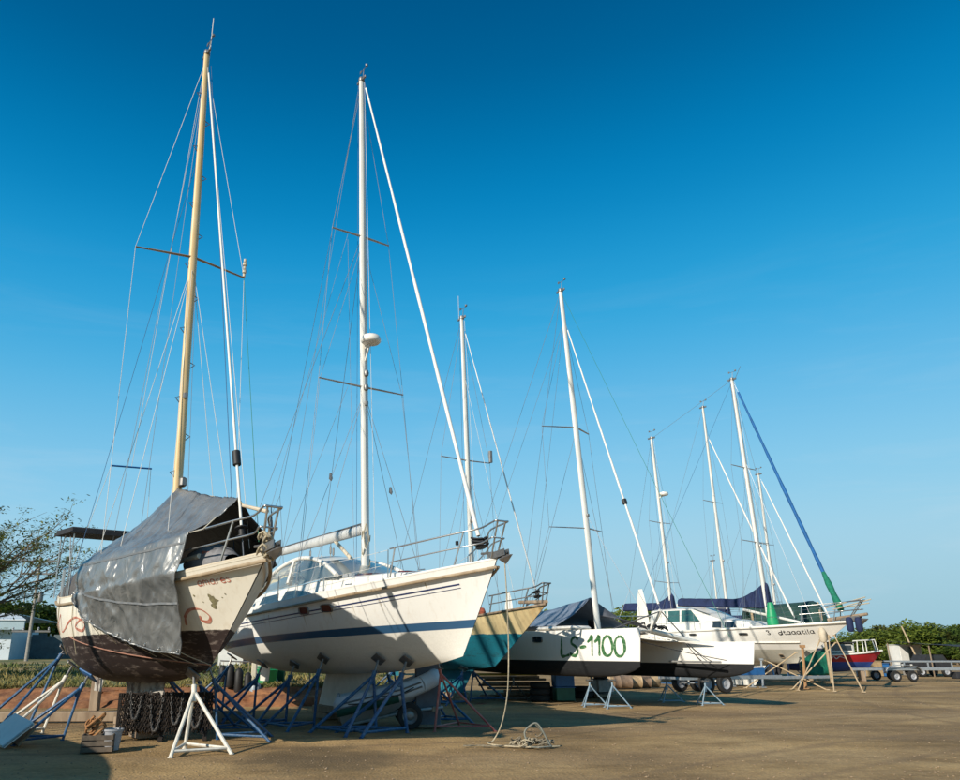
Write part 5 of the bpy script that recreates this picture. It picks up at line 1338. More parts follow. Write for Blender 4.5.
MB().tube([(5.3, 0, 2.85), (7.0, 0, 3.05)], [0.09, 0.06], 8).build('bowsprit', M_WOOD, b5.e)
bow_roller(b5.e, h5, M_STEELD, 1.6)
for y, x in ((-0.32, 6.35), (-0.1, 6.62)):
    MB().lathe([(0.001, 0), (0.1, 0.02), (0.14, 0.12), (0.14, 0.5), (0.1, 0.6), (0.001, 0.62)], 12, (x, y, 2.32)).build('fender', M_NAVY, b5.e)
for dx, dz in ((0.0, 0.25), (0.25, 0.4), (-0.3, 0.5)):
    MB().tube([(5.7 + dx, -0.25, 3.2 + dz * 0.3), (7.1 + dx * 0.4, 0.12, 3.25 + dz)], 0.025, 6).build('stowed_pole', M_ROPE, b5.e)
for x, y0, y1 in ((3.9, -1.0, 0.6), (1.0, -0.6, 0.5)):
    MB().tube([(x - 2.0, y0, 3.4), (x, y1, 2.75)], 0.06, 8).build('spinnaker_pole', M_ALU, b5.e)
# outboard white bucket hanging at the bow
MB().lathe([(0.001, 0), (0.1, 0.02), (0.15, 0.12), (0.15, 0.48), (0.1, 0.6), (0.03, 0.64), (0.001, 0.64)], 12, (5.2, -0.5, 1.9)).build('hanging_fender', M_CREAMDECK, b5.e)
# shoring under the ketch
SH = 'timber props under the ketch'
def prop(a, b, r, m, label, name='timber_prop', group=SH):
    a, b = Vector(a), Vector(b); base = Vector((a.x, a.y, 0))
    o = MB().tube([a - base, b - base], [r * 1.1, r], 7).build(name, m, None, 50, loc=base)
    MB().box(Vector((0, 0, 0.02)), (r * 5, r * 5, 0.04)).build('foot_plate', m, o)
    MB().box(b - base, (r * 3, r * 3, r * 2)).build('head_block', m, o)
    return tag(o, label, 'timber prop', group)
for i, (fx, fy, tx, ty, tz) in enumerate(((4.9, -2.6, 5.0, -0.4, 2.0), (6.3, -2.4, 5.3, -0.2, 2.2), (2.4, -2.4, 3.9, -0.5, 1.5), (5.4, -1.2, 2.6, -0.9, 1.15), (4.2, -1.8, 5.6, -0.3, 1.9), (7.2, -1.9, 5.5, -0.1, 2.2))):
    prop(b5.w((fx, fy, 0)), b5.w((tx, ty, tz)), 0.025, M_WOODL, 'slanting pale timber prop leaning against the bow of the ketch')
prop(b5.w((4.3, -0.9, 0)), b5.w((4.3, -0.65, 1.75)), 0.06, mat('orange_wood', (0.36, 0.20, 0.09), 0.8, var=0.2), 'upright orange brown timber post below the lettering of the ketch')
for x, s_ in ((1.6, -1), (0.2, -1), (-1.2, -1), (-3.0, -1), (1.2, 1), (-1.0, 1), (-3.5, 1)):
    stand_under(b5, h5, x, 0.62, s_, M_BLUE if x != 0.2 else M_BLUEL, 'tripod boat stand under the belly of the ' + KL, GS + ' of the ketch')
for x in (2.6, 2.1, 1.1, 0.7, -0.4):
    prop(b5.w((x, -1.35, 0)), b5.w((x, -1.2, 1.2)), 0.045, M_GALV, 'upright steel post under the belly of the ketch', 'steel_post', 'steel posts under the ketch')
# green netting hung below the bow
gn = thing('green_netting', 'dark green shade netting hung below the bow of the ketch', 'netting', G(818, 682.5), 0.25)
q = MB()
q.grid([[Vector((lerp(-0.95, 0.95, u) + 0.05 * math.sin(v * 7), 0.18 * noise.noise(Vector((u * 4, v * 3, 0))), lerp(0.35, 1.75, v) - 0.25 * math.sin(PI * u) * v)) for u in [k / 14 for k in range(15)]] for v in [k / 10 for k in range(11)]])
solid(q.build('net', M_GREENN, gn, 70), 0.01)
for x in (-0.95, 0.95): MB().tube([(x, 0, 0), (x, 0, 1.8)], 0.03, 6).build('post', M_WOOD, gn)

# ================================================================== far yachts behind the ketch
def far_yacht(label, mpx, mpy0, tpx, tpy, Y, bowpx, hullcol, spr, fur=None, L=10.5, deckz=2.55, wires=True, mastr=0.085, name='sailing_yacht', cover=None):
    top = atY(tpx, tpy, Y); mb = atY(mpx, mpy0, Y)
    hdir = Vector((.57, -.82, 0)).normalized()
    xm = L * 0.1
    bow = Vector((mb.x, mb.y, 0)) + hdir * (L / 2 - xm)
    b = Boat(name, label, 'sailboat', (bow.x, bow.y), (.57, -.82), L, 'yachts behind the ketch')
    h = Hull(L, 3.2, (deckz - 0.1, deckz - 0.1, deckz + 0.3), (1.5, 0.95, 1.2), ov=1.6, tr=0.72)
    h.mesh(28, 10).build('hull', hullcol, b.e, 50); h.deck().build('deck', M_DECK, b.e, 50)
    foil('keel', M_DARK, b.e, -1.2, 1.2, 1.2, 0.02, -1.1, 0.6, 0.16, 0.14)
    tl = b.loc(top); base = Vector((xm, 0, deckz - 0.1)); T = Vector((tl.x, 0, top.z))
    rig(b.e, base, T, mastr, M_ALU, h, spr, xm - 0.2, None, (-L / 2 + 0.1, 0.8, deckz - 0.1), antenna=False, halyards=False)
    if fur: furled(b.e, (L / 2 - 0.25, 0, deckz + 0.35), base.lerp(T, fur[0]) + Vector((0.1, 0, 0)), fur[1], fur[2], 0.02, 0.98, True)
    MB().box((-1.0, 0, deckz + 0.15), (4.0, 1.7, 0.5), ch=0.12).build('cabin', M_WHITE, b.e)
    sailcover(b.e, xm - 4.2, xm + 0.1, deckz + 0.95, deckz + 0.9, 0.3, 'sail_cover', cover or M_NAVY)
    for s_ in (-1, 1): lifelines(b.e, h, -3.0, L / 2 - 1.2, 4, 0.6, s_)
    for x, s_ in ((1.5, -1), (-2.2, -1), (1.5, 1), (-2.2, 1)):
        stand_under(b, h, x, 0.66, s_, M_BLUE, 'boat stand under a yacht hidden behind the ketch', 'boat stands behind the ketch')
    return b, h
m_fh = hull_mat('hull_far_white', (0.74, 0.72, 0.68), (0.03, 0.04, 0.07), 1.7)
far_yacht('yacht behind the ketch whose tall two spreader mast leans beside the main mast', 727, 605, 704, 408, 46.0, 780, m_fh, [(0.56, 0.95), (0.1, 1.3)], (0.86, 0.05, M_SAILW))
far_yacht('yacht behind the ketch with a shorter mast and white furled headsail', 774, 600, 761, 475, 52.0, 815, m_fh, [(0.55, 0.9), (0.2, 1.0)], (0.97, 0.05, M_SAILW), L=9.5)
far_yacht('distant small yacht showing only a stub of mast above the navy sail cover', 717, 605, 713.5, 561, 66.0, 735, m_fh, [(0.4, 0.8)], None, L=8, deckz=2.2, mastr=0.07)
# green canvas shelter on a hull behind the ketch
gt = thing('canvas_shelter', 'dark green canvas shelter on a timber frame standing behind the main mast of the ketch', 'shelter', (atY(801, 640, 44).x, 44, 0), -0.25)
q = MB(); rows = []
for i in range(15):
    u = i / 14; x = lerp(-2.6, 0.9, u); zt = lerp(3.75, 4.02, u)
    rows.append([Vector((x + (0.5 * max(0, v) if i == 14 else 0), y, z + 0.04 * noise.noise(Vector((x * 2, y * 2, z))))) for y, z, v in ((-1.5, 2.3, 1), (-1.42, 3.0, .6), (-1.2, zt - 0.25, .2), (-0.7, zt, 0), (0, zt + 0.1, 0), (0.7, zt, 0), (1.2, zt - 0.3, .2), (1.4, 2.9, .6), (1.5, 2.3, 1))])
q.grid(rows); solid(q.build('canvas', M_GREENC, gt, 50), 0.02)
for x in (-2.5, 0.85):
    for y in (-1.35, 1.35):
        MB().box((x, y, 1.8), (0.1, 0.1, 3.6)).build('post', M_WOODL, gt)
MB().tube([(0.95, -1.45, 2.3), (0.95, -0.7, 4.0)], 0.06, 6).build('frame_pole', M_WOODL, gt); MB().tube([(-2.6, 0, 3.72), (0.95, 0, 4.02)], 0.05, 6).build('ridge_pole', M_WOODL, gt)
MB().box((-0.8, 0, 2.15), (3.6, 2.8, 0.12), ch=0.02).build('platform', M_WOOD, gt)
#PART4
# ================================================================== things on the ground
# inflatable dinghy tilted on a trailer wheel under the white sloop
dg = thing('inflatable_dinghy', 'grey inflatable dinghy with dark green band lying tilted beneath the white sloop', 'dinghy', G(380, 727), 0.06); dg.scale = (0.9, 0.9, 0.9)
DP = Matrix.Rotation(-0.22, 3, 'Y')
def D(p): return DP @ Vector(p) + Vector((0, 0, 0.72))
def dtube(y, nm, m, r=0.2):
    pts = smooth_path([D((-1.15, y, 0.03)), D((-0.4, y, 0)), D((0.5, y, 0)), D((1.0, y * 0.85, 0.05))], 5)
    MB().tube(pts, [r * 0.35] + [r] * (len(pts) - 1), 14).build(nm, m, dg, 60)
dtube(-0.62, 'side_tube', M_HYP); dtube(0.62, 'side_tube', M_HYP)
MB().tube(smooth_path([D((0.98, -0.56, 0.05)), D((1.3, -0.35, 0.1)), D((1.4, 0, 0.13)), D((1.3, 0.35, 0.1)), D((0.98, 0.56, 0.05))], 5), 0.2, 14).build('bow_tube', M_HYP, dg, 60)
for z in (0.06, -0.04):
    MB().tube([D((-1.0, -0.80, z)), D((-0.4, -0.825, z)), D((0.5, -0.825, z)), D((1.0, -0.735, z + 0.05))], 0.022, 6).build('rubbing_strake', M_STEELD, dg)
q = MB(); q.grid([[D((x, -0.62 - 0.205 * math.cos(a), -0.02 + 0.205 * math.sin(a))) for x in (-1.1, -0.3, 0.4)] for a in [-1.35 + 0.2 * k for k in range(7)]]); q.build('green_band', M_HYPG, dg, 60)
q = MB(); rows = []
for i in range(11):
    t = i / 10; x = lerp(-1.05, 1.25, t); w = 0.55 * (1 - 0.5 * max(0, t - 0.6) / 0.4); dd = 0.36 * (1 - 0.75 * max(0, t - 0.5) / 0.5)
    rows.append([D((x, y * w, -0.1 - dd * (1 - abs(y)))) for y in (-1, -0.5, 0, 0.5, 1)])
q.grid(rows); q.f.append((0, 1, 2, 3, 4)); q.build('rigid_bottom', M_HYP, dg, 40)
MB().box(D((-1.0, 0, 0.05)), (0.06, 1.0, 0.42), DP, 0.01).build('transom', M_GREYP, dg)
MB().box(D((0.1, 0, 0.1)), (0.3, 1.0, 0.06), DP, 0.01).build('thwart', M_WOOD, dg)
wire('grab_line', [D((-0.8, -0.83, 0.02)), D((-0.4, -0.86, -0.05)), D((0, -0.83, 0.02)), D((0.4, -0.86, -0.05)), D((0.8, -0.8, 0.04))], 0.012, M_BLACK, dg)
def tyre(parent, c, ax, R0=0.3, w=0.18, rim=M_GREYP):
    ax = Vector(ax).normalized()
    t = MB().lathe([(R0 * 0.6, -w / 2), (R0 * 0.92, -w / 2), (R0, -w / 3), (R0, w / 3), (R0 * 0.92, w / 2), (R0 * 0.6, w / 2), (R0 * 0.58, 0), (R0 * 0.6, -w / 2)], 22, c, ax).build('tyre', M_TYRE, parent, 40)
    MB().lathe([(0.001, -w * 0.2), (R0 * 0.2, -w * 0.25), (R0 * 0.35, -w * 0.1), (R0 * 0.56, -w * 0.3), (R0 * 0.6, -w * 0.36), (R0 * 0.6, w * 0.36), (R0 * 0.35, w * 0.1), (0.001, w * 0.2)], 18, c, ax).build('rim', rim, parent, 40)
lt = thing('launching_trolley', 'small two wheeled trolley carrying the grey inflatable dinghy', 'trolley', G(392, 727), 0.06)
for y in (-0.62, 0.62): tyre(lt, (0.35, y, 0.27), (0, 1, 0), 0.27, 0.15, M_STEELD)
MB().tube([(0.35, -0.6, 0.29), (0.35, 0.6, 0.29)], 0.03, 8).build('axle', M_GALV, lt)
for y in (-0.35, 0.35): MB().tube([(-1.0, y * 0.5, 0.05), (0.35, y, 0.34), (1.1, y, 0.42)], 0.03, 8).build('frame_rail', M_GALV, lt)
for x in (-0.3, 0.9): MB().box((x, 0, 0.38), (0.1, 0.8, 0.09), ch=0.01).build('cradle', M_WOOD, lt)
# grey board behind the dinghy
bo = MB().box((0, 0, 0.72), (0.55, 0.14, 1.44), rotm('Z', 0.1), 0.02).build('standing_panel', mat('slate_panel', (0.10, 0.105, 0.12), 0.7, var=0.2), None, 40, loc=G(428, 727))
MB().box((0, 0.02, 0.03), (0.6, 0.35, 0.06)).build('foot', M_WOOD, bo)
tag(bo, 'slate grey panel standing upright behind the dinghy bow', 'panel')
# leaning pale board at the left
lb = thing('leaning_board', 'pale weathered board lying against the white stand at the stern of the cream sloop', 'board', G(8, 745), 0)
a_, b_, c_, d_ = G(-22, 742) + Vector((0, 0, 0.06)), G(2, 748) + Vector((0, 0, 0.04)), atY(33, 722, 14.9), atY(15, 713, 15.6)
base = lb.location
q = MB().prism([p - base for p in (a_, b_, c_, d_)], (0.03, 0.02, -0.05)); q.build('board', M_PANEL, lb, 0)
MB().tube([b_ - base + Vector((0, 0, -0.03)), c_ - base + Vector((0, 0, -0.03))], 0.02, 6).build('edge_batten', M_GALV, lb)
MB().prism([Vector(p) - base for p in (a_ + Vector((0.25, 0.35, 0)), b_ + Vector((0.1, 0.35, -0.03)), c_ + Vector((0, 0.1, -0.1)))], (0.02, 0.02, -0.03)).build('back_board', M_WOOD, lb, 0)
# crate, bucket, float
M_CRATE = mat('dark_crate_wood', (0.07, 0.055, 0.04), 0.85, var=0.0, scale=6, col2=(0.16, 0.12, 0.085))
cr = thing('wooden_crate', 'low dark wooden crate on the dirt beside the blue padded stand', 'crate', G(97, 752), 0.25)
for z in (0.05, 0.14, 0.23):
    for y in (-0.17, 0.17): MB().box((0, y, z), (0.5, 0.025, 0.075), ch=0.004).build('slat', M_CRATE, cr)
    for x in (-0.24, 0.24): MB().box((x, 0, z), (0.025, 0.32, 0.09), ch=0.004).build('slat', M_CRATE, cr)
MB().box((0, 0, 0.02), (0.46, 0.3, 0.02)).build('floor', M_WOOD, cr)
bk = thing('bucket', 'grimy grey plastic bucket beside the wooden crate', 'bucket', G(111, 750), 0)
MB().lathe([(0.001, 0.0), (0.12, 0.0), (0.16, 0.3), (0.175, 0.3), (0.175, 0.33), (0.15, 0.33), (0.11, 0.03), (0.001, 0.03)], 18).build('pail', M_GREYP, bk, 40)
MB().tube([(0.17 * math.cos(t), 0.02, 0.3 - 0.17 * math.sin(t) * 0.6) for t in [PI * k / 10 for k in range(11)]], 0.006, 5).build('handle', M_STEELD, bk)
fl = thing('rope_bundle', 'knotted orange brown rope bundle heaped on the wooden crate', 'rope', G(92, 751) + Vector((0, 0, 0.24)), 0)
for k in range(7):
    r2 = random.Random(k); c = Vector((r2.uniform(-0.07, 0.07), r2.uniform(-0.05, 0.05), 0.04 + 0.04 * k)); a = r2.random() * 6
    MB().tube([c + Vector((0.1 * math.cos(a + t), 0.08 * math.sin(a + t), 0.06 * math.sin(1.5 * t + a))) for t in [0.55 * i for i in range(12)]], 0.02, 6).build('coil', mat('orange_rope', (0.34, 0.16, 0.06), 0.9, var=0.3, scale=9), fl, 60)
# rope pile with frame near the bow rope
M_ROPED = mat('dirty_rope', (0.20, 0.17, 0.12), 0.9, var=0.3, scale=20, bump=0.5)
rpile = thing('rope_pile', 'tangled heap of pale rope lying on the dirt under a bent frame', 'rope', G(530, 747), 0); rpile.scale = (0.8, 0.8, 0.8)
q_r = random.Random(12)
for k in range(30):
    c = Vector((q_r.gauss(-0.05, 0.2), q_r.gauss(0, 0.16), 0.03 + abs(q_r.gauss(0, 0.05)))); a = q_r.random() * 6; rr = q_r.uniform(0.07, 0.15)
    MB().tube([c + Vector((rr * math.cos(a + t), rr * 0.8 * math.sin(a + t), 0.03 + 0.035 * math.sin(1.7 * t + a))) for t in [0.5 * i for i in range(int(q_r.uniform(8, 16)))]], 0.016, 5).build('coil', M_ROPED if k % 3 else M_ROPE, rpile, 60)
q = smooth_path([(-0.15, -0.1, 0.02), (-0.5, -0.05, 0.02), (-0.8, -0.14, 0.02), (-1.1, -0.02, 0.02), (-1.45, -0.1, 0.02)], 5)
for dy in (0, 0.05): MB().tube([p + Vector((0, dy + 0.03 * math.sin(i * 1.3 + dy * 60), 0.01)) for i, p in enumerate(q)], 0.014, 6).build('loose_end', M_ROPED, rpile, 60)
fr = thing('bent_frame', 'bent pale grey tubular frame standing on the rope heap', 'frame', G(537, 748), 0); fr.scale = (0.85, 0.85, 0.85)
MB().tube(smooth_path([(-0.16, -0.05, 0.02), (-0.24, 0, 0.28), (-0.1, 0.03, 0.42), (0.02, 0.03, 0.46), (0.12, 0.02, 0.34), (0.24, 0, 0.1), (0.28, -0.02, 0.02)], 4), 0.02, 7).build('hoop', mat('grey_green_plastic', (0.17, 0.175, 0.145), 0.6, var=0.2), fr, 60)
MB().tube([(-0.16, -0.05, 0.03), (0.0, -0.22, 0.03), (0.28, -0.02, 0.03)], 0.016, 7).build('base_bar', MATS['grey_green_plastic'], fr, 60)
MB().tube([(0.0, 0.03, 0.44), (0.2, 0.1, 0.22), (0.3, 0.05, 0.03)], 0.015, 7).build('strut', MATS['grey_green_plastic'], fr, 60)
# wheelie bins
def bin_(loc, rz, m, label, s=1.0):
    t = thing('wheeled_bin', label, 'bin', loc, rz, 'green wheeled bins')
    q = MB(); rows = []
    for z, w, d in ((0.08, 0.2, 0.2), (0.1, 0.22, 0.22), (0.92, 0.28, 0.3), (0.95, 0.3, 0.33), (0.99, 0.3, 0.33)):
        rows.append([(x * w * s, y * d * s, z * s) for x, y in ((-0.85, -1), (0.85, -1), (1, -0.85), (1, 0.85), (0.85, 1), (-0.85, 1), (-1, 0.85), (-1, -0.85))])
    q.grid(rows, True); q.build('body', m, t, 40)
    q = MB(); q.box((0, 0.0, 1.03 * s), (0.62 * s, 0.68 * s, 0.06 * s), rotm('X', 0.05), 0.02); q.build('lid', m, t)
    for x in (-0.2, 0.2): MB().lathe([(0.03, -0.025), (0.1, -0.025), (0.1, 0.025), (0.03, 0.025)], 14, (x * s, 0.27 * s, 0.1), (1, 0, 0)).build('wheel', M_BLACK, t)
    MB().tube([(-0.2 * s, 0.36 * s, 0.95 * s), (0.2 * s, 0.36 * s, 0.95 * s)], 0.016, 6).build('handle', m, t)
    return t
w1 = bin_(G(266, 700), 0.5, M_GREENP, 'bright green wheeled bin behind the stands of the white sloop')
w2 = bin_(G(276, 698.5), 0.1, mat('dark_green_plastic', (0.008, 0.10, 0.065), 0.5, var=0.1), 'dark green wheeled bin with white emblem beside the bright green one')
w1.data, w2['group'] = None, 'green wheeled bins'
q = MB(); q.add([(-0.1, -0.293, 0.45), (0.1, -0.293, 0.45), (0.1, -0.292, 0.52), (-0.1, -0.292, 0.52)], [(0, 1, 2, 3)]); q.add([(0, -0.296, 0.72), (-0.06, -0.293, 0.58), (0.06, -0.293, 0.58)], [(0, 1, 2)])
q.build('emblem', M_PANEL, w2, 0)
# fenders / bags hung on a drying rail by the bank, jug and pale board
hr = thing('fender_rail', 'steel rail hung with black fenders beside the earth bank', 'rail', G(238, 704), 0.05); hr.scale = (0.85, 0.85, 0.85)
MB().tube([(-0.75, 0, 1.5), (2.6, 0.1, 1.35)], 0.025, 7).build('top_rail', M_STEELD, hr)
for x in (-0.75, 0.6, 2.6): MB().tube([(x, 0.02, 0), (x, 0.02, 1.45)], 0.025, 7).build('post', M_STEELD, hr)
for x, z, hgt, r in ((-0.35, 0.55, 0.85, 0.17), (-0.02, 0.35, 0.9, 0.16), (0.32, 0.15, 0.95, 0.14), (-0.62, 0.75, 0.6, 0.15)):
    f = MB().lathe([(0.001, 0), (r * 0.8, 0.03), (r, 0.12), (r, hgt - 0.15), (r * 0.6, hgt - 0.04), (0.03, hgt), (0.001, hgt)], 14, (x, -0.05, z)).build('fender', M_BLACK, hr, 50)
    MB().tube([(x, -0.05, z + hgt), (x, 0, 1.46)], 0.01, 5).build('lanyard', M_ROPE, f)
jg = MB().lathe([(0.001, 0), (0.17, 0), (0.19, 0.05), (0.19, 0.5), (0.14, 0.6), (0.05, 0.66), (0.05, 0.72), (0.001, 0.73)], 14).build('water_jug', mat('blue_grey_jug', (0.22, 0.28, 0.34), 0.4, var=0.1), None, 50, loc=G(254, 704))
MB().tube([(-0.08, -0.16, 0.5), (-0.05, -0.2, 0.62), (0.05, -0.2, 0.62), (0.08, -0.16, 0.5)], 0.015, 6).build('handle', M_GREYP, jg); tag(jg, 'blue grey plastic water jug standing by the bins', 'jug')
wb = thing('pale_locker', 'narrow cream locker standing between the fender rail and the bins', 'locker', G(258, 696), 0.1)
MB().box((0, 0, 0.75), (0.55, 0.4, 1.45), ch=0.01).build('case', mat('cream_locker', (0.58, 0.52, 0.40), 0.6), wb); MB().box((0, -0.215, 0.75), (0.48, 0.025, 1.3), ch=0.006).build('door', MATS['cream_locker'], wb)
MB().box((0.18, -0.235, 0.78), (0.03, 0.02, 0.14)).build('handle', M_STEELD, wb)
# blue topped table and timber post behind the cream sloop
tb = thing('work_table', 'work table under a bright blue cover behind the keel of the cream sloop', 'table', G(117, 708), 0.2)
q = MB(); q.grid([[Vector((lerp(-0.75, 0.75, u), lerp(-0.4, 0.4, v), 0.98 + 0.22 * math.sin(PI * u) * math.sin(PI * v) + 0.04 * noise.noise(Vector((u * 4, v * 4, 0))) - (0.12 if u in (0, 1) or v in (0, 1) else 0))) for u in [k / 10 for k in range(11)]] for v in [k / 6 for k in range(7)]])
q.build('cover', M_PBLUE, tb, 60); MB().box((0, 0, 0.84), (1.4, 0.7, 0.05), ch=0.005).build('top', M_WOOD, tb)
for x in (-0.62, 0.62):
    for y in (-0.28, 0.28): MB().box((x, y, 0.41), (0.07, 0.07, 0.81)).build('leg', M_WOOD, tb)
pp = MB().box((0, 0, 0.85), (0.24, 0.24, 1.7), ch=0.02).build('timber_post', M_WOOD, None, 30, loc=G(94, 711)); MB().box((0, 0, 1.73), (0.3, 0.3, 0.06), ch=0.01).build('cap', M_WOOD, pp)
tag(pp, 'thick grey timber post behind the stern of the cream sloop', 'post')
# pole rails lying behind the cream sloop (long low timber)
lg = MB().box((0, 0, 0.12), (6.5, 0.22, 0.22), ch=0.02).build('timber_beam', M_WOOD, None, 30, loc=G(100, 722)); lg.rotation_euler = (0, 0, 0.06); tag(lg, 'long weathered timber beam lying on the dirt behind the stands', 'beam')
# barrels, tyres, drum crates under the LS-1100
for i, (px, py) in enumerate(((612, 689), (622, 689), (632, 688.5), (641, 688), (650, 687.5))):
    p = G(px, py); m = mat('barrel_cream', (0.42, 0.30, 0.17), 0.6, var=0.3, scale=5) if i % 2 == 0 else mat('barrel_brown', (0.22, 0.15, 0.10), 0.7, var=0.3)
    o = thing('barrel', 'lying cream drum in the row under the LS-1100 yacht' if i % 2 == 0 else 'lying brown drum in the row under the LS-1100 yacht', 'drum', p, 0.4, 'drums lying under the multihull')
    MB().lathe([(0.001, -0.42), (0.27, -0.42), (0.285, -0.4), (0.27, -0.38), (0.27, -0.14), (0.285, -0.12), (0.27, -0.1), (0.27, 0.38), (0.285, 0.4), (0.27, 0.42), (0.001, 0.42)], 20, (0, 0, 0.285), (1, -0.25, 0)).build('shell', m, o, 40)
    MB().lathe([(0.001, 0), (0.05, 0), (0.05, 0.03), (0.001, 0.03)], 8, Vector((0, 0, 0.4)) + Vector((1, -0.25, 0)).normalized() * 0.41, (1, -0.25, 0)).build('bung', M_STEELD, o)
for i, (px, py, z) in enumerate(((540, 701, 0), (540.5, 701, 0.2), (541, 701, 0.4), (549, 699, 0), (549, 699, 0.2), (583, 698, 0), (583, 698, 0.2), (590, 697, 0))):
    p = G(px, py) + Vector((0, 0, z))
    o = thing('old_tyre', ('worn black tyre in the stack of three beneath the LS-1100 yacht' if i < 3 else 'worn black tyre in the stack of two beside the blue and green crates' if i < 5 else 'worn black tyre lying near the engine beneath the LS-1100 yacht'), 'tyre', p, i, 'old tyres under the multihull')
    MB().lathe([(0.2, 0.0), (0.3, 0.0), (0.34, 0.04), (0.34, 0.15), (0.3, 0.19), (0.2, 0.19), (0.22, 0.1), (0.2, 0.0)], 22).build('carcass', M_TYRE, o, 40)
cb = thing('storage_crate', 'blue over green plastic storage crates under the LS-1100 yacht', 'crate', G(564, 701), 0.1)
MB().box((0, 0, 0.22), (0.62, 0.5, 0.42), ch=0.02).build('lower_crate', mat('dull_green_plastic', (0.01, 0.10, 0.06), 0.5), cb); MB().box((0, 0, 0.66), (0.64, 0.52, 0.42), ch=0.02).build('upper_crate', M_PBLUE, cb)
for z in (0.43, 0.87): MB().box((0, 0, z), (0.68, 0.56, 0.035), ch=0.008).build('rim', M_PBLUE, cb)
eb = thing('engine_block', 'dark oily engine on a pallet beneath the LS-1100 yacht', 'engine', G(602, 697), 0.4)
MB().box((0, 0, 0.06), (0.9, 0.7, 0.1)).build('pallet', M_WOOD, eb); MB().box((0, 0, 0.38), (0.6, 0.4, 0.5), ch=0.05).build('block', M_STEELD, eb); MB().box((0, 0, 0.68), (0.5, 0.2, 0.12), ch=0.03).build('rocker_cover', M_BLACK, eb)
MB().lathe([(0.001, -0.05), (0.2, -0.05), (0.2, 0.05), (0.001, 0.05)], 16, (0.35, 0, 0.35), (1, 0, 0)).build('flywheel', M_STEELD, eb)
sk = thing('timber_pile', 'heap of old timber and yellow plank beneath the LS-1100 yacht', 'timber', G(520, 698), 0.1)
r2 = random.Random(8)
for k in range(9): MB().box((r2.uniform(-0.5, 0.5), r2.uniform(-0.3, 0.3), 0.06 + 0.09 * k), (2.2, 0.2, 0.08), rotm('Z', r2.uniform(-0.15, 0.15)), 0.008).build('plank', mat('yellow_plank', (0.55, 0.38, 0.03), 0.6) if k == 8 else M_WOOD, sk)

# long boat trailer in front of the ketch
tl = thing('boat_trailer', 'long galvanised boat trailer with twin wheels and blue bed in front of the ketch', 'trailer', G(705, 692.5), 0)
TD = (G(828, 689.5) - G(705, 692.5)); TD.z = 0; TLEN = TD.length; tl.rotation_euler = (0, 0, math.atan2(TD.y, TD.x))
for x in (-0.55, 0.35):
    for y in (-0.75, 0.75): tyre(tl, (x, y, 0.36), (0, 1, 0), 0.36, 0.2)
MB().tube([(-0.55, -0.7, 0.36), (-0.55, 0.7, 0.36)], 0.04, 8).build('axle', M_GALV, tl); MB().tube([(0.35, -0.7, 0.36), (0.35, 0.7, 0.36)], 0.04, 8).build('axle', M_GALV, tl)
for y in (-0.6, 0.6): MB().box((0.9, y, 0.56), (5.2, 0.09, 0.14), ch=0.01).build('side_rail', M_GALV, tl)
for x in (-1.5, -0.1, 1.6, 3.2): MB().box((x, 0, 0.55), (0.09, 1.2, 0.1), ch=0.01).build('cross_member', M_GALV, tl)
MB().box((3.4 + (TLEN - 3.4) / 2, 0, 0.5), (TLEN - 3.4 + 0.3, 0.14, 0.12), ch=0.01).build('drawbar', M_GALV, tl)
MB().box((0.3, -0.62, 0.78), (4.6, 0.06, 0.28), ch=0.01).build('bed_panel', M_PBLUE, tl); MB().box((0.3, 0.62, 0.78), (4.6, 0.06, 0.28), ch=0.01).build('bed_panel', M_PBLUE, tl)
MB().box((-0.1, -0.76, 0.77), (2.0, 0.25, 0.04), ch=0.01).build('mudguard', M_PBLUE, tl)
JX = TLEN * 0.62
MB().tube([(JX + 1, 0, 0.6), (JX + 1, 0, 0.12)], 0.03, 7).build('jockey_post', M_GALV, tl); MB().lathe([(0.02, -0.04), (0.12, -0.04), (0.12, 0.04), (0.02, 0.04)], 14, (JX + 1, 0.0, 0.12), (0, 1, 0)).build('jockey_wheel', M_TYRE, tl)
# pale plank raft beside it
# red, white and blue motorboat
rb = thing('motor_boat', 'red and blue motor boat with white cabin rail beyond the timber props', 'motorboat', G(838, 681), -0.35); rb.scale = (0.85, 0.85, 0.9)
hr_ = Hull(5.6, 2.0, (1.55, 1.5, 1.75), (0.6, 0.5, 0.8), ov=0.9, so=0.05, tr=0.9, full=0.5)
hr_.mesh(24, 10).build('hull', hull_mat('hull_red_blue', (0.36, 0.012, 0.02), (0.02, 0.06, 0.26), 1.1, wear=0.1, stain=0.05), rb, 50); hr_.deck().build('deck', M_WHITE, rb, 50); hr_.railtube(0.05, 0, 0.01).build('gunwale', M_WHITE, rb, 60)
ribbon_on(hr_, [[(-0.6, 1.28), (-0.45, 1.42), (-0.3, 1.28), (-0.15, 1.4), (0.0, 1.28), (0.2, 1.4), (0.5, 1.3)]], 0.05, M_PANEL, rb, 'lettering')
MB().box((0.4, 0, 1.85), (1.5, 1.3, 0.6), ch=0.12).build('cabin', M_WHITE, rb); MB().box((0.45, -0.66, 1.9), (1.1, 0.02, 0.3)).build('window', M_GLASS, rb); MB().box((0.4, 0, 2.2), (1.7, 1.5, 0.08), ch=0.02).build('roof', M_DARK, rb)
for s_ in (-1, 1):
    MB().tube([(1.3, s_ * 0.7, 1.7), (1.35, s_ * 0.7, 2.3), (2.4, s_ * 0.4, 2.35), (2.5, s_ * 0.35, 1.8)], 0.04, 7).build('bow_rail', M_PANEL, rb); MB().tube([(1.85, s_ * 0.55, 1.7), (1.85, s_ * 0.55, 2.32)], 0.03, 7).build('rail_post', M_PANEL, rb)
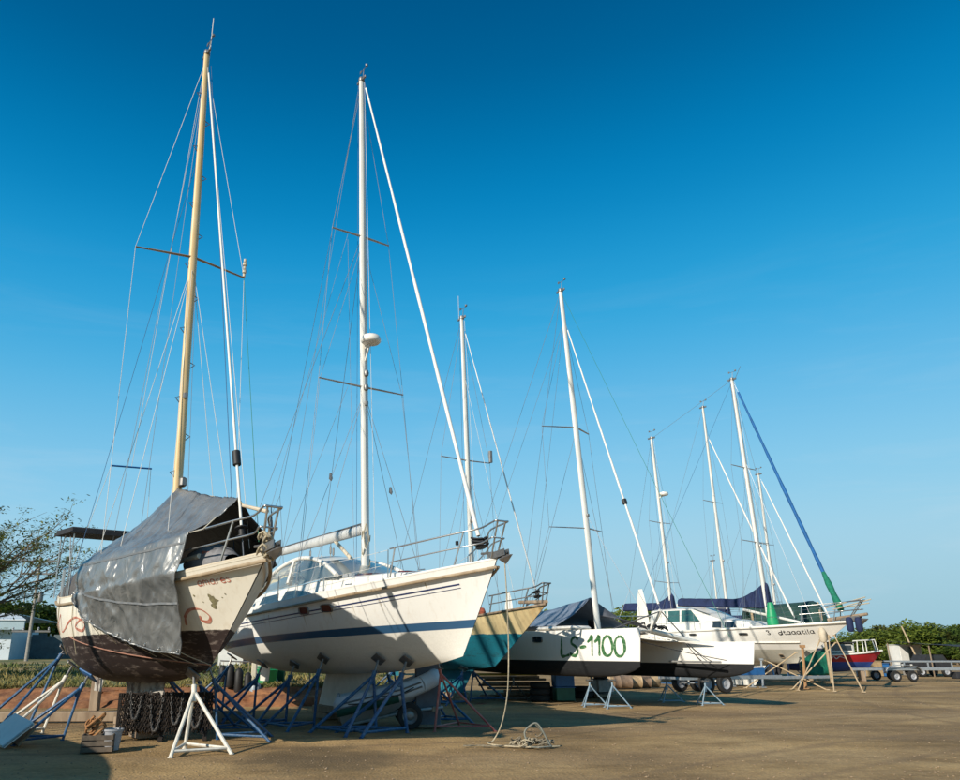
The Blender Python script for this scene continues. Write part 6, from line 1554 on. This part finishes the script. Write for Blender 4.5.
for x in (-1.6, 1.4):
    for y in (-0.5, 0.5): MB().box((x, y, 0.3), (0.25, 0.25, 0.6), ch=0.02).build('cradle', M_WOOD, rb)
# second trailer, far right
t2 = thing('flatbed_trailer', 'low galvanised trailer with white mudguard over twin wheels at the yard edge', 'trailer', G(895, 681), 0.02)
for x in (-0.45, 0.45):
    for y in (-0.9, 0.9): tyre(t2, (x, y, 0.27), (0, 1, 0), 0.27, 0.18, M_GREYP)
q = MB(); rows = []
for k in range(13):
    t = PI * k / 12; rows.append([(-1.0 * math.cos(t), -1.02, 0.42 + 0.42 * math.sin(t) ** 0.6), (-1.0 * math.cos(t), -0.78, 0.42 + 0.42 * math.sin(t) ** 0.6)])
solid(q.grid(rows).build('mudguard', M_GALV, t2, 60), 0.02)
for y in (-0.75, 0.75):
    MB().box((2.0, y, 0.62), (9.5, 0.08, 0.14), ch=0.01).build('side_rail', M_GALV, t2); MB().box((3.0, y, 1.0), (6.0, 0.06, 0.08), ch=0.01).build('top_rail', M_GALV, t2)
for x in (0.2, 1.5, 2.8, 4.1, 5.4, 6.0): MB().box((x, -0.75, 0.8), (0.06, 0.06, 0.4)).build('upright', M_GALV, t2)
for x in (-2.5, 0, 2.5, 5): MB().box((x, 0, 0.6), (0.1, 1.5, 0.1)).build('cross_member', M_GALV, t2)
MB().box((7.6, 0, 0.5), (2.6, 0.12, 0.12), ch=0.01).build('drawbar', M_GALV, t2)
MB().box((3.4, -0.5, 0.3), (0.9, 0.5, 0.35), ch=0.03).build('tool_box', M_DARK, t2)
# portable cabin
pc = thing('portable_cabin', 'small white portable cabin with open dark doorway behind the flatbed trailer', 'cabin', G(909, 675), 0.12); pc.scale = (0.8, 0.8, 0.8)
q = MB(); q.prism([(-0.95, -0.75, 0.5), (-0.95, -0.75, 2.35), (-0.25, -0.75, 2.35), (-0.25, -0.75, 0.5)], (0, 0.06, 0)); q.prism([(0.2, -0.75, 0.5), (0.2, -0.75, 2.35), (0.95, -0.75, 2.35), (1.05, -0.75, 0.5)], (0, 0.06, 0)); q.box((0, -0.72, 2.32), (1.9, 0.07, 0.12))
q.build('front_panel', M_PANEL, pc, 30); MB().box((1.0, 0, 1.42), (0.06, 1.4, 1.85)).build('side_wall', M_PANEL, pc); MB().box((-0.95, 0, 1.42), (0.06, 1.4, 1.85)).build('side_wall', M_PANEL, pc); MB().box((0, 0.72, 1.42), (1.9, 0.06, 1.85)).build('back_wall', M_PANEL, pc)
MB().box((0.03, 0, 2.4), (2.1, 1.6, 0.08), ch=0.02).build('roof', M_PANEL, pc); MB().box((0, 0, 0.45), (2.0, 1.5, 0.1)).build('floor', M_GREYP, pc); MB().box((0.0, 0.1, 1.0), (0.3, 0.3, 1.0), ch=0.03).build('inner_shelf', M_GREYP, pc)
for x in (-0.8, 0.8):
    for y in (-0.6, 0.6): MB().box((x, y, 0.2), (0.2, 0.2, 0.4)).build('leg', M_CONC, pc)
# dark vehicle under an awning, crates
aw = thing('dark_awning', 'low black shade awning on poles at the yard edge', 'awning', G(960, 676), 0.0)
q = MB(); q.grid([[Vector((lerp(-3.0, 7, u), lerp(-2, 2.5, v), 1.95 + 0.25 * v - 0.2 * math.sin(PI * u) - 0.1 * u + 0.04 * noise.noise(Vector((u * 6, v * 4, 0))))) for u in [k / 16 for k in range(17)]] for v in [k / 6 for k in range(7)]])
solid(q.build('sheet', M_DARK, aw, 60), 0.02)
for x in (-2.9, 2, 6.9):
    for y, z in ((-1.95, 1.9), (2.4, 2.1)): MB().tube([(x, y, 0), (x, y, z - (0.2 if x == 2 else 0.05))], 0.04, 6).build('pole', M_WOOD, aw)
vh = thing('parked_vehicle', 'dark open backed vehicle parked under the black awning', 'car', G(941, 677) + Vector((0, 1.2, 0)), 0.05); vh.scale = (0.85, 0.85, 0.85)
q = MB(); prof = [(-1.5, 0.45), (-1.5, 0.95), (-0.7, 1.05), (-0.35, 1.55), (0.9, 1.55), (1.25, 1.0), (1.5, 0.95), (1.5, 0.45)]
q.prism([(x, -0.75, z) for x, z in prof], (0, 1.5, 0)); q.build('body', M_DARK, vh, 30); MB().prism([(-0.55, -0.76, 1.08), (-0.3, -0.76, 1.48), (0.8, -0.76, 1.48), (1.05, -0.76, 1.08)], (0, 0.005, 0)).build('side_window', M_GLASS, vh, 0)
for x in (-0.95, 0.95):
    for y in (-0.7, 0.7): tyre(vh, (x, y, 0.34), (0, 1, 0), 0.34, 0.2)
MB().box((-1.52, -0.5, 0.8), (0.04, 0.2, 0.14)).build('headlight', M_PANEL, vh); MB().box((-1.52, 0.5, 0.8), (0.04, 0.2, 0.14)).build('headlight', M_PANEL, vh)
lp = MB().tube([(0, 0, 0), (-0.75, 0.3, 3.1)], [0.06, 0.045], 7).build('leaning_pole', M_WOODL, None, 50, loc=G(925.5, 676)); tag(lp, 'pale leaning pole between the portable cabin and the awning', 'pole'); MB().box((0, 0, 0.05), (0.3, 0.3, 0.1)).build('foot', M_WOOD, lp)
for i, (px, m, s) in enumerate(((872, mat('cardboard', (0.36, 0.25, 0.13), 0.9), 0.9), (881, M_PBLUE, 0.75), (866, M_GREYP, 0.7))):
    o = MB().box((0, 0, s / 2), (s * 1.2, s, s), ch=0.03).build('storage_box', m, None, 30, loc=G(px, 676.5)); MB().box((0, 0, s + 0.02), (s * 1.26, s * 1.06, 0.05), ch=0.01).build('lid', m, o)
    tag(o, ['tan storage box behind the flatbed trailer', 'blue storage box behind the flatbed trailer', 'grey storage box beside the red motor boat'][i], 'box')
#PART5
# ================================================================== background: building, poles, trees
BY = 62.0
bl = thing('site_building', 'low white building with pale blue roof fascia beyond the grass field', 'building', (atY(-8, 640, BY).x, BY, 0.85), 0.1)
bw = atY(25, 640, BY).x - bl.location.x
M_BWALL = mat('building_wall', (0.52, 0.58, 0.62), 0.7, var=0.06, scale=1)
MB().box((-4.2 + bw - 4.4 + 3.0, 3, 1.0), (9.0, 6, 2.4)).build('wall', M_BWALL, bl)
q = MB(); q.prism([(-13, -0.9, 2.2), (bw, -0.9, 2.2), (bw, -0.9, 2.85), (-13, -0.9, 2.85)], (0, 0.15, 0)); q.build('fascia', mat('fascia_blue', (0.30, 0.40, 0.44), 0.5, var=0.05), bl, 0)
q = MB(); q.prism([(-13, -1.0, 2.87), (bw + 0.1, -1.0, 2.87), (bw - 2.2, 3.5, 3.5), (-13, 3.5, 3.5)], (0, 0, 0.06)); q.prism([(-13, 3.5, 3.5), (bw - 2.2, 3.5, 3.5), (bw + 0.1, 7, 2.9), (-13, 7, 2.9)], (0, 0, 0.06)); q.build('roof', mat('roof_pale', (0.62, 0.66, 0.68), 0.5, var=0.06), bl, 0)
for x in (-4.6, -1.5): MB().box((x, -0.02, 0.9), (0.9, 0.05, 1.9)).build('door', M_GREYP, bl)
# corrugated fence beyond
fn = thing('metal_fence', 'dull blue grey corrugated metal fence behind the field', 'fence', (atY(38, 650, 66).x, 66, 0.9), 0.05)
for k in range(22):
    q = MB(); rows = [[(-6.4 + 0.58 * k + 0.29 * j / 4 * 2, 0.03 * math.sin(j * PI), z) for j in range(5)] for z in (0.02 + 0.0, 1.75 + 0.12 * ((k * 7) % 3))]
    solid(q.grid(rows).build('panel', mat('fence_blue', (0.075, 0.105, 0.115), 0.6, var=0.25, scale=2), fn, 0), 0.03)
for k in range(8): MB().box((-6.4 + 1.8 * k, 0.1, 0.95), (0.1, 0.1, 1.9)).build('post', M_GALV, fn)
# utility poles
def upole(px, py_top, Y, label, arms=True, r=0.14):
    t0 = atY(px, py_top, Y); e = thing('utility_pole', label, 'utility pole', (t0.x, Y, 0.8), 0.15, 'utility poles')
    hh = t0.z - 0.8
    MB().tube([(0, 0, -0.3), (0, 0, hh)], [r, r * 0.7], 10).build('pole', M_CONC, e)
    if arms:
        for z in (hh - 0.3, hh - 1.2, hh - 5.2):
            a = MB().box((0, 0.12, z), (2.6, 0.1, 0.14), ch=0.01).build('crossarm', M_STEELD, e)
            for x in (-1.2, -0.5, 0.5, 1.2): MB().lathe([(0.03, 0), (0.07, 0.05), (0.05, 0.1), (0.08, 0.16), (0.02, 0.24)], 8, (x, 0.12, z + 0.06)).build('insulator', M_GREYP, a)
        MB().lathe([(0.001, 0), (0.18, 0), (0.2, 0.08), (0.2, 0.6), (0.17, 0.68), (0.001, 0.7)], 14, (0.38, -0.1, hh - 3.2)).build('transformer', M_STEELD, e)
    return e
upole(41, 557, 58.0, 'concrete utility pole with crossarms and transformer beyond the cream sloop')
upole(25.5, 592, 82.0, 'slim plain utility pole beyond the building', False, 0.1)
p0, p1 = atY(41, 560, 58), atY(25.5, 594, 82)
for k in range(3):
    o = MB().tube(sag(p0 + Vector((-1 + k, 0, 0)), Vector((p0.x - 60, p0.y - 6, p0.z + 0.5 + 0.3 * k)), 1.2, 12), 0.015, 4).build('power_line', M_WIRE, None, 60); tag(o, 'power cable strung from the concrete utility pole', 'cable', 'power cables')

def leaf_mat(name, c1, c2):
    m = bpy.data.materials.new(name); m.use_nodes = True
    n, l = m.node_tree.nodes, m.node_tree.links; b = n['Principled BSDF']
    b.inputs['Roughness'].default_value = 0.6; b.inputs['Specular IOR Level'].default_value = 0.25
    g = n.new('ShaderNodeNewGeometry'); tc = n.new('ShaderNodeTexCoord')
    z = n.new('ShaderNodeTexNoise'); z.inputs['Scale'].default_value = 0.8; z.inputs['Detail'].default_value = 4; l.new(tc.outputs['Object'], z.inputs['Vector'])
    ad = n.new('ShaderNodeMath'); ad.operation = 'ADD'; l.new(z.outputs['Fac'], ad.inputs[0])
    ml = n.new('ShaderNodeMath'); ml.operation = 'MULTIPLY'; ml.inputs[1].default_value = 0.35; l.new(g.outputs['Random Per Island'], ml.inputs[0]); l.new(ml.outputs[0], ad.inputs[1])
    r = n.new('ShaderNodeValToRGB'); r.color_ramp.elements[0].position = 0.42; r.color_ramp.elements[1].position = 0.92
    r.color_ramp.elements[0].color = c1 + (1,); r.color_ramp.elements[1].color = c2 + (1,)
    l.new(ad.outputs[0], r.inputs[0]); l.new(r.outputs[0], b.inputs['Base Color'])
    tr = n.new('ShaderNodeBsdfTranslucent'); l.new(r.outputs[0], tr.inputs[0])
    mx = n.new('ShaderNodeMixShader'); mx.inputs[0].default_value = 0.25
    l.new(b.outputs[0], mx.inputs[1]); l.new(tr.outputs[0], mx.inputs[2]); l.new(mx.outputs[0], n['Material Output'].inputs[0])
    return m
LEAF = [leaf_mat('leaf_bright', (0.028, 0.058, 0.008), (0.17, 0.21, 0.03)), leaf_mat('leaf_deep', (0.018, 0.040, 0.008), (0.075, 0.115, 0.018)), leaf_mat('leaf_olive', (0.035, 0.045, 0.012), (0.12, 0.13, 0.03))]
def crown_mesh(seed, rx, rz, n, size, lobes=9, base=1.0):
    r = random.Random(seed); m = MB()
    L = []
    for k in range(lobes):
        a = r.random() * 6.28; d = r.uniform(0.15, 0.75) * rx
        L.append((Vector((d * math.cos(a), d * math.sin(a), base + rz * r.uniform(0.35, 1.0))), r.uniform(0.32, 0.6) * rx, r.uniform(0.25, 0.42) * rz))
    for _ in range(n):
        c, a, b = r.choice(L)
        v = Vector((r.gauss(0, 1), r.gauss(0, 1), r.gauss(0, 1))).normalized() * (r.random() ** 0.3)
        p = c + Vector((v.x * a, v.y * a, v.z * b))
        if p.z < base * 0.6: continue
        u = Vector((r.gauss(0, 1), r.gauss(0, 1), r.gauss(0, 0.6))).normalized(); w = u.orthogonal().normalized(); s = size * r.uniform(0.5, 1.2)
        m.add([p - u * s, p + w * s * 0.5, p + u * s, p - w * s * 0.5], [(0, 1, 2, 3)])
    return m
def trunk_mesh(seed, h, r0, rx):
    r = random.Random(seed); m = MB()
    m.tube([(0, 0, -0.1), (0.06, 0, h * 0.4), (0.12, 0.05, h * 0.85)], [r0, r0 * 0.8, r0 * 0.5], 8)
    for k in range(6):
        a = r.random() * 6.28; z = h * r.uniform(0.35, 0.7)
        m.tube([(0.08, 0, z), (rx * 0.3 * math.cos(a), rx * 0.3 * math.sin(a), z + h * 0.25), (rx * 0.62 * math.cos(a), rx * 0.62 * math.sin(a), z + h * 0.45)], [r0 * 0.5, r0 * 0.3, r0 * 0.12], 6)
    return m
VAR = []
for k in range(5):
    cm = crown_mesh(100 + k, 3.6, 4.6, 4200, 0.30, 11, 0.9).build('crown', LEAF[k % 3 if k < 3 else 0], None, 0, fix=False)
    tm = trunk_mesh(200 + k, 3.6, 0.22, 3.4).build('trunk', M_BARK, None, 60)
    VAR.append((cm, tm))
used = set()
def tree(px, pytop, Y, k, label, wide=1.0, group='trees along the far edge of the yard', z0=0.0, name='tree'):
    top = atY(px, pytop, Y); hgt = max(1.5, top.z - z0); s = hgt / 5.4
    e = thing(name, label, 'tree', (top.x, Y, z0), px * 1.7, group); e.scale = (s * wide, s * wide, s)
    for o in VAR[k]:
        if o.name in used: c = o.copy(); COL.objects.link(c)
        else: c = o; used.add(o.name)
        c.parent = e
    return e
r_ = random.Random(77)
TL = ['bright green spreading tree along the far edge of the yard', 'dark green bushy tree along the far edge of the yard', 'olive green tree along the far edge of the yard', 'bright green dense tree along the far edge of the yard', 'light green rounded tree along the far edge of the yard']
right = [(838, 640), (850, 635), (862, 634), (873, 632.5), (884, 633), (894, 634), (903, 634), (912, 631), (921, 630), (930, 632), (938, 633), (948, 639), (957, 634), (968, 633), (980, 631), (993, 634)]
for i, (px, py) in enumerate(right):
    k = (i * 3) % 5; tree(px, py + 2 + r_.uniform(-3.5, 4), 105 + r_.uniform(-8, 14), k, TL[k], r_.uniform(1.1, 1.5))
for i, px in enumerate(range(844, 996, 11)):
    k = (i * 2 + 1) % 5; tree(px, 650 + r_.uniform(-4, 3), 96 + r_.uniform(-3, 3), k, TL[k].replace('tree', 'low bush like tree'), 1.7)
for i, px in enumerate(range(505, 840, 15)):
    k = (i * 2 + 1) % 5; tree(px, (622 if px < 660 else 640) + r_.uniform(-3, 4), (110 if px < 660 else 125) + r_.uniform(-8, 8), k, TL[k].replace('the far edge of the yard', 'the far edge behind the boats'), 1.3, 'trees behind the boats')
for i, (px, py) in enumerate(((28, 616), (36, 624), (44, 612), (53, 622), (62, 618), (72, 628), (84, 630), (230, 650), (246, 648), (262, 652), (6, 612), (-8, 610), (18, 622))):
    k = (1, 2)[i % 2]; tree(px, py, 78 + r_.uniform(-4, 8), k, ('dark green bushy tree behind the field fence', 'olive green tree behind the field fence')[i % 2], 1.25, 'trees behind the field fence', 0.8)
# white sheds glimpsed under the hulls
for i, (px, w, h_) in enumerate(((247, 3.2, 2.2), (236, 2.0, 1.7), (385, 2.6, 2.0))):
    p = atZ(px, 672, 0.6); p = Vector((p.x, p.y, 0)) if p.y < 70 else Vector((atY(px, 660, 52).x, 52, 0.6))
    p = Vector((atY(px, 660, 50 + 3 * i).x, 50 + 3 * i, 0.72))
    e = thing('small_shed', ['white shed with grey roof glimpsed beneath the white sloop stern', 'small grey white shed next to the larger white shed', 'pale shed glimpsed above the inflatable dinghy'][i], 'shed', p, 0.1)
    MB().box((0, 0, h_ / 2), (w, 2, h_)).build('wall', M_PANEL, e); q = MB(); q.prism([(-w * 0.56, -1.2, h_), (0, -1.2, h_ + 0.5), (w * 0.56, -1.2, h_)], (0, 2.4, 0)); q.build('roof', M_GREYP, e, 0); MB().box((0.2, -1.01, h_ * 0.42), (0.7, 0.04, h_ * 0.8)).build('door', M_DARK, e)

# feathery tree leaning in from the left
def feathery():
    r = random.Random(19); w = MB(); lf = MB()
    tips = []
    def grow(p, d, ln, rad, lvl):
        pts = [p]; q = p; dd = d.copy(); N = 5
        for k in range(N):
            dd = (dd + Vector((r.gauss(0, 0.10), r.gauss(0, 0.10), r.gauss(0.01, 0.07)))).normalized()
            q = q + dd * (ln / N); pts.append(q)
        w.tube(pts, [rad * (1 - 0.55 * k / N) for k in range(N + 1)], 7 if lvl < 2 else 5, False)
        if lvl >= 5:
            tips.append((pts[-1], dd)); return
        n = 3 if lvl < 4 else 3
        for k in range(n):
            f = (0.5, 0.78, 1.0)[k] if lvl else (0.7, 0.86, 1.0)[k]
            b = pts[min(N, int(f * N))]
            ax = Vector((r.gauss(0, 1), r.gauss(0, 1), r.gauss(0, 0.5))).normalized()
            nd = (dd + ax * (0.62 if k < 2 else 0.3)); nd.z = nd.z * 0.75 + (0.05 if lvl > 1 else 0.12); nd.normalize()
            grow(b, nd, ln * r.uniform(0.62, 0.84), rad * 0.55, lvl + 1)
        if lvl >= 3: tips.append((pts[-1], dd)); tips.append((pts[3], dd))
    grow(Vector((0, 0, -0.2)), Vector((0.12, 0, 1)).normalized(), 2.6, 0.22, 0)
    for a in (0.0, 0.5, -0.6, 2.2, 3.6, 1.2):
        grow(Vector((0.25, 0, 2.0)), Vector((math.cos(a), math.sin(a), 0.62)).normalized(), 2.7, 0.13, 1)
    for p, d in tips:
        if r.random() < 0.22: continue
        for k in range(30):
            c = p + Vector((r.gauss(0, 0.22), r.gauss(0, 0.22), r.gauss(0.03, 0.08)))
            u = Vector((r.gauss(0, 1), r.gauss(0, 1), r.gauss(0, 0.35))).normalized(); v = u.cross(Vector((r.gauss(0, 0.3), r.gauss(0, 0.3), 1))).normalized(); s = r.uniform(0.05, 0.10)
            lf.add([c - u * s, c + v * s * 0.4, c + u * s, c - v * s * 0.4], [(0, 1, 2, 3)])
    return w, lf
tpos = atY(-98, 660, 33); ft = thing('feathery_tree', 'sparse feathery tree spreading its branches over the white building', 'tree', (tpos.x, 33.0, 0.55), 0.0)
w_, l_ = feathery(); w_.build('trunk', M_BARK, ft, 60, fix=False); l_.build('crown', leaf_mat('leaf_yellow', (0.05, 0.075, 0.012), (0.24, 0.25, 0.05)), ft, 0, fix=False)
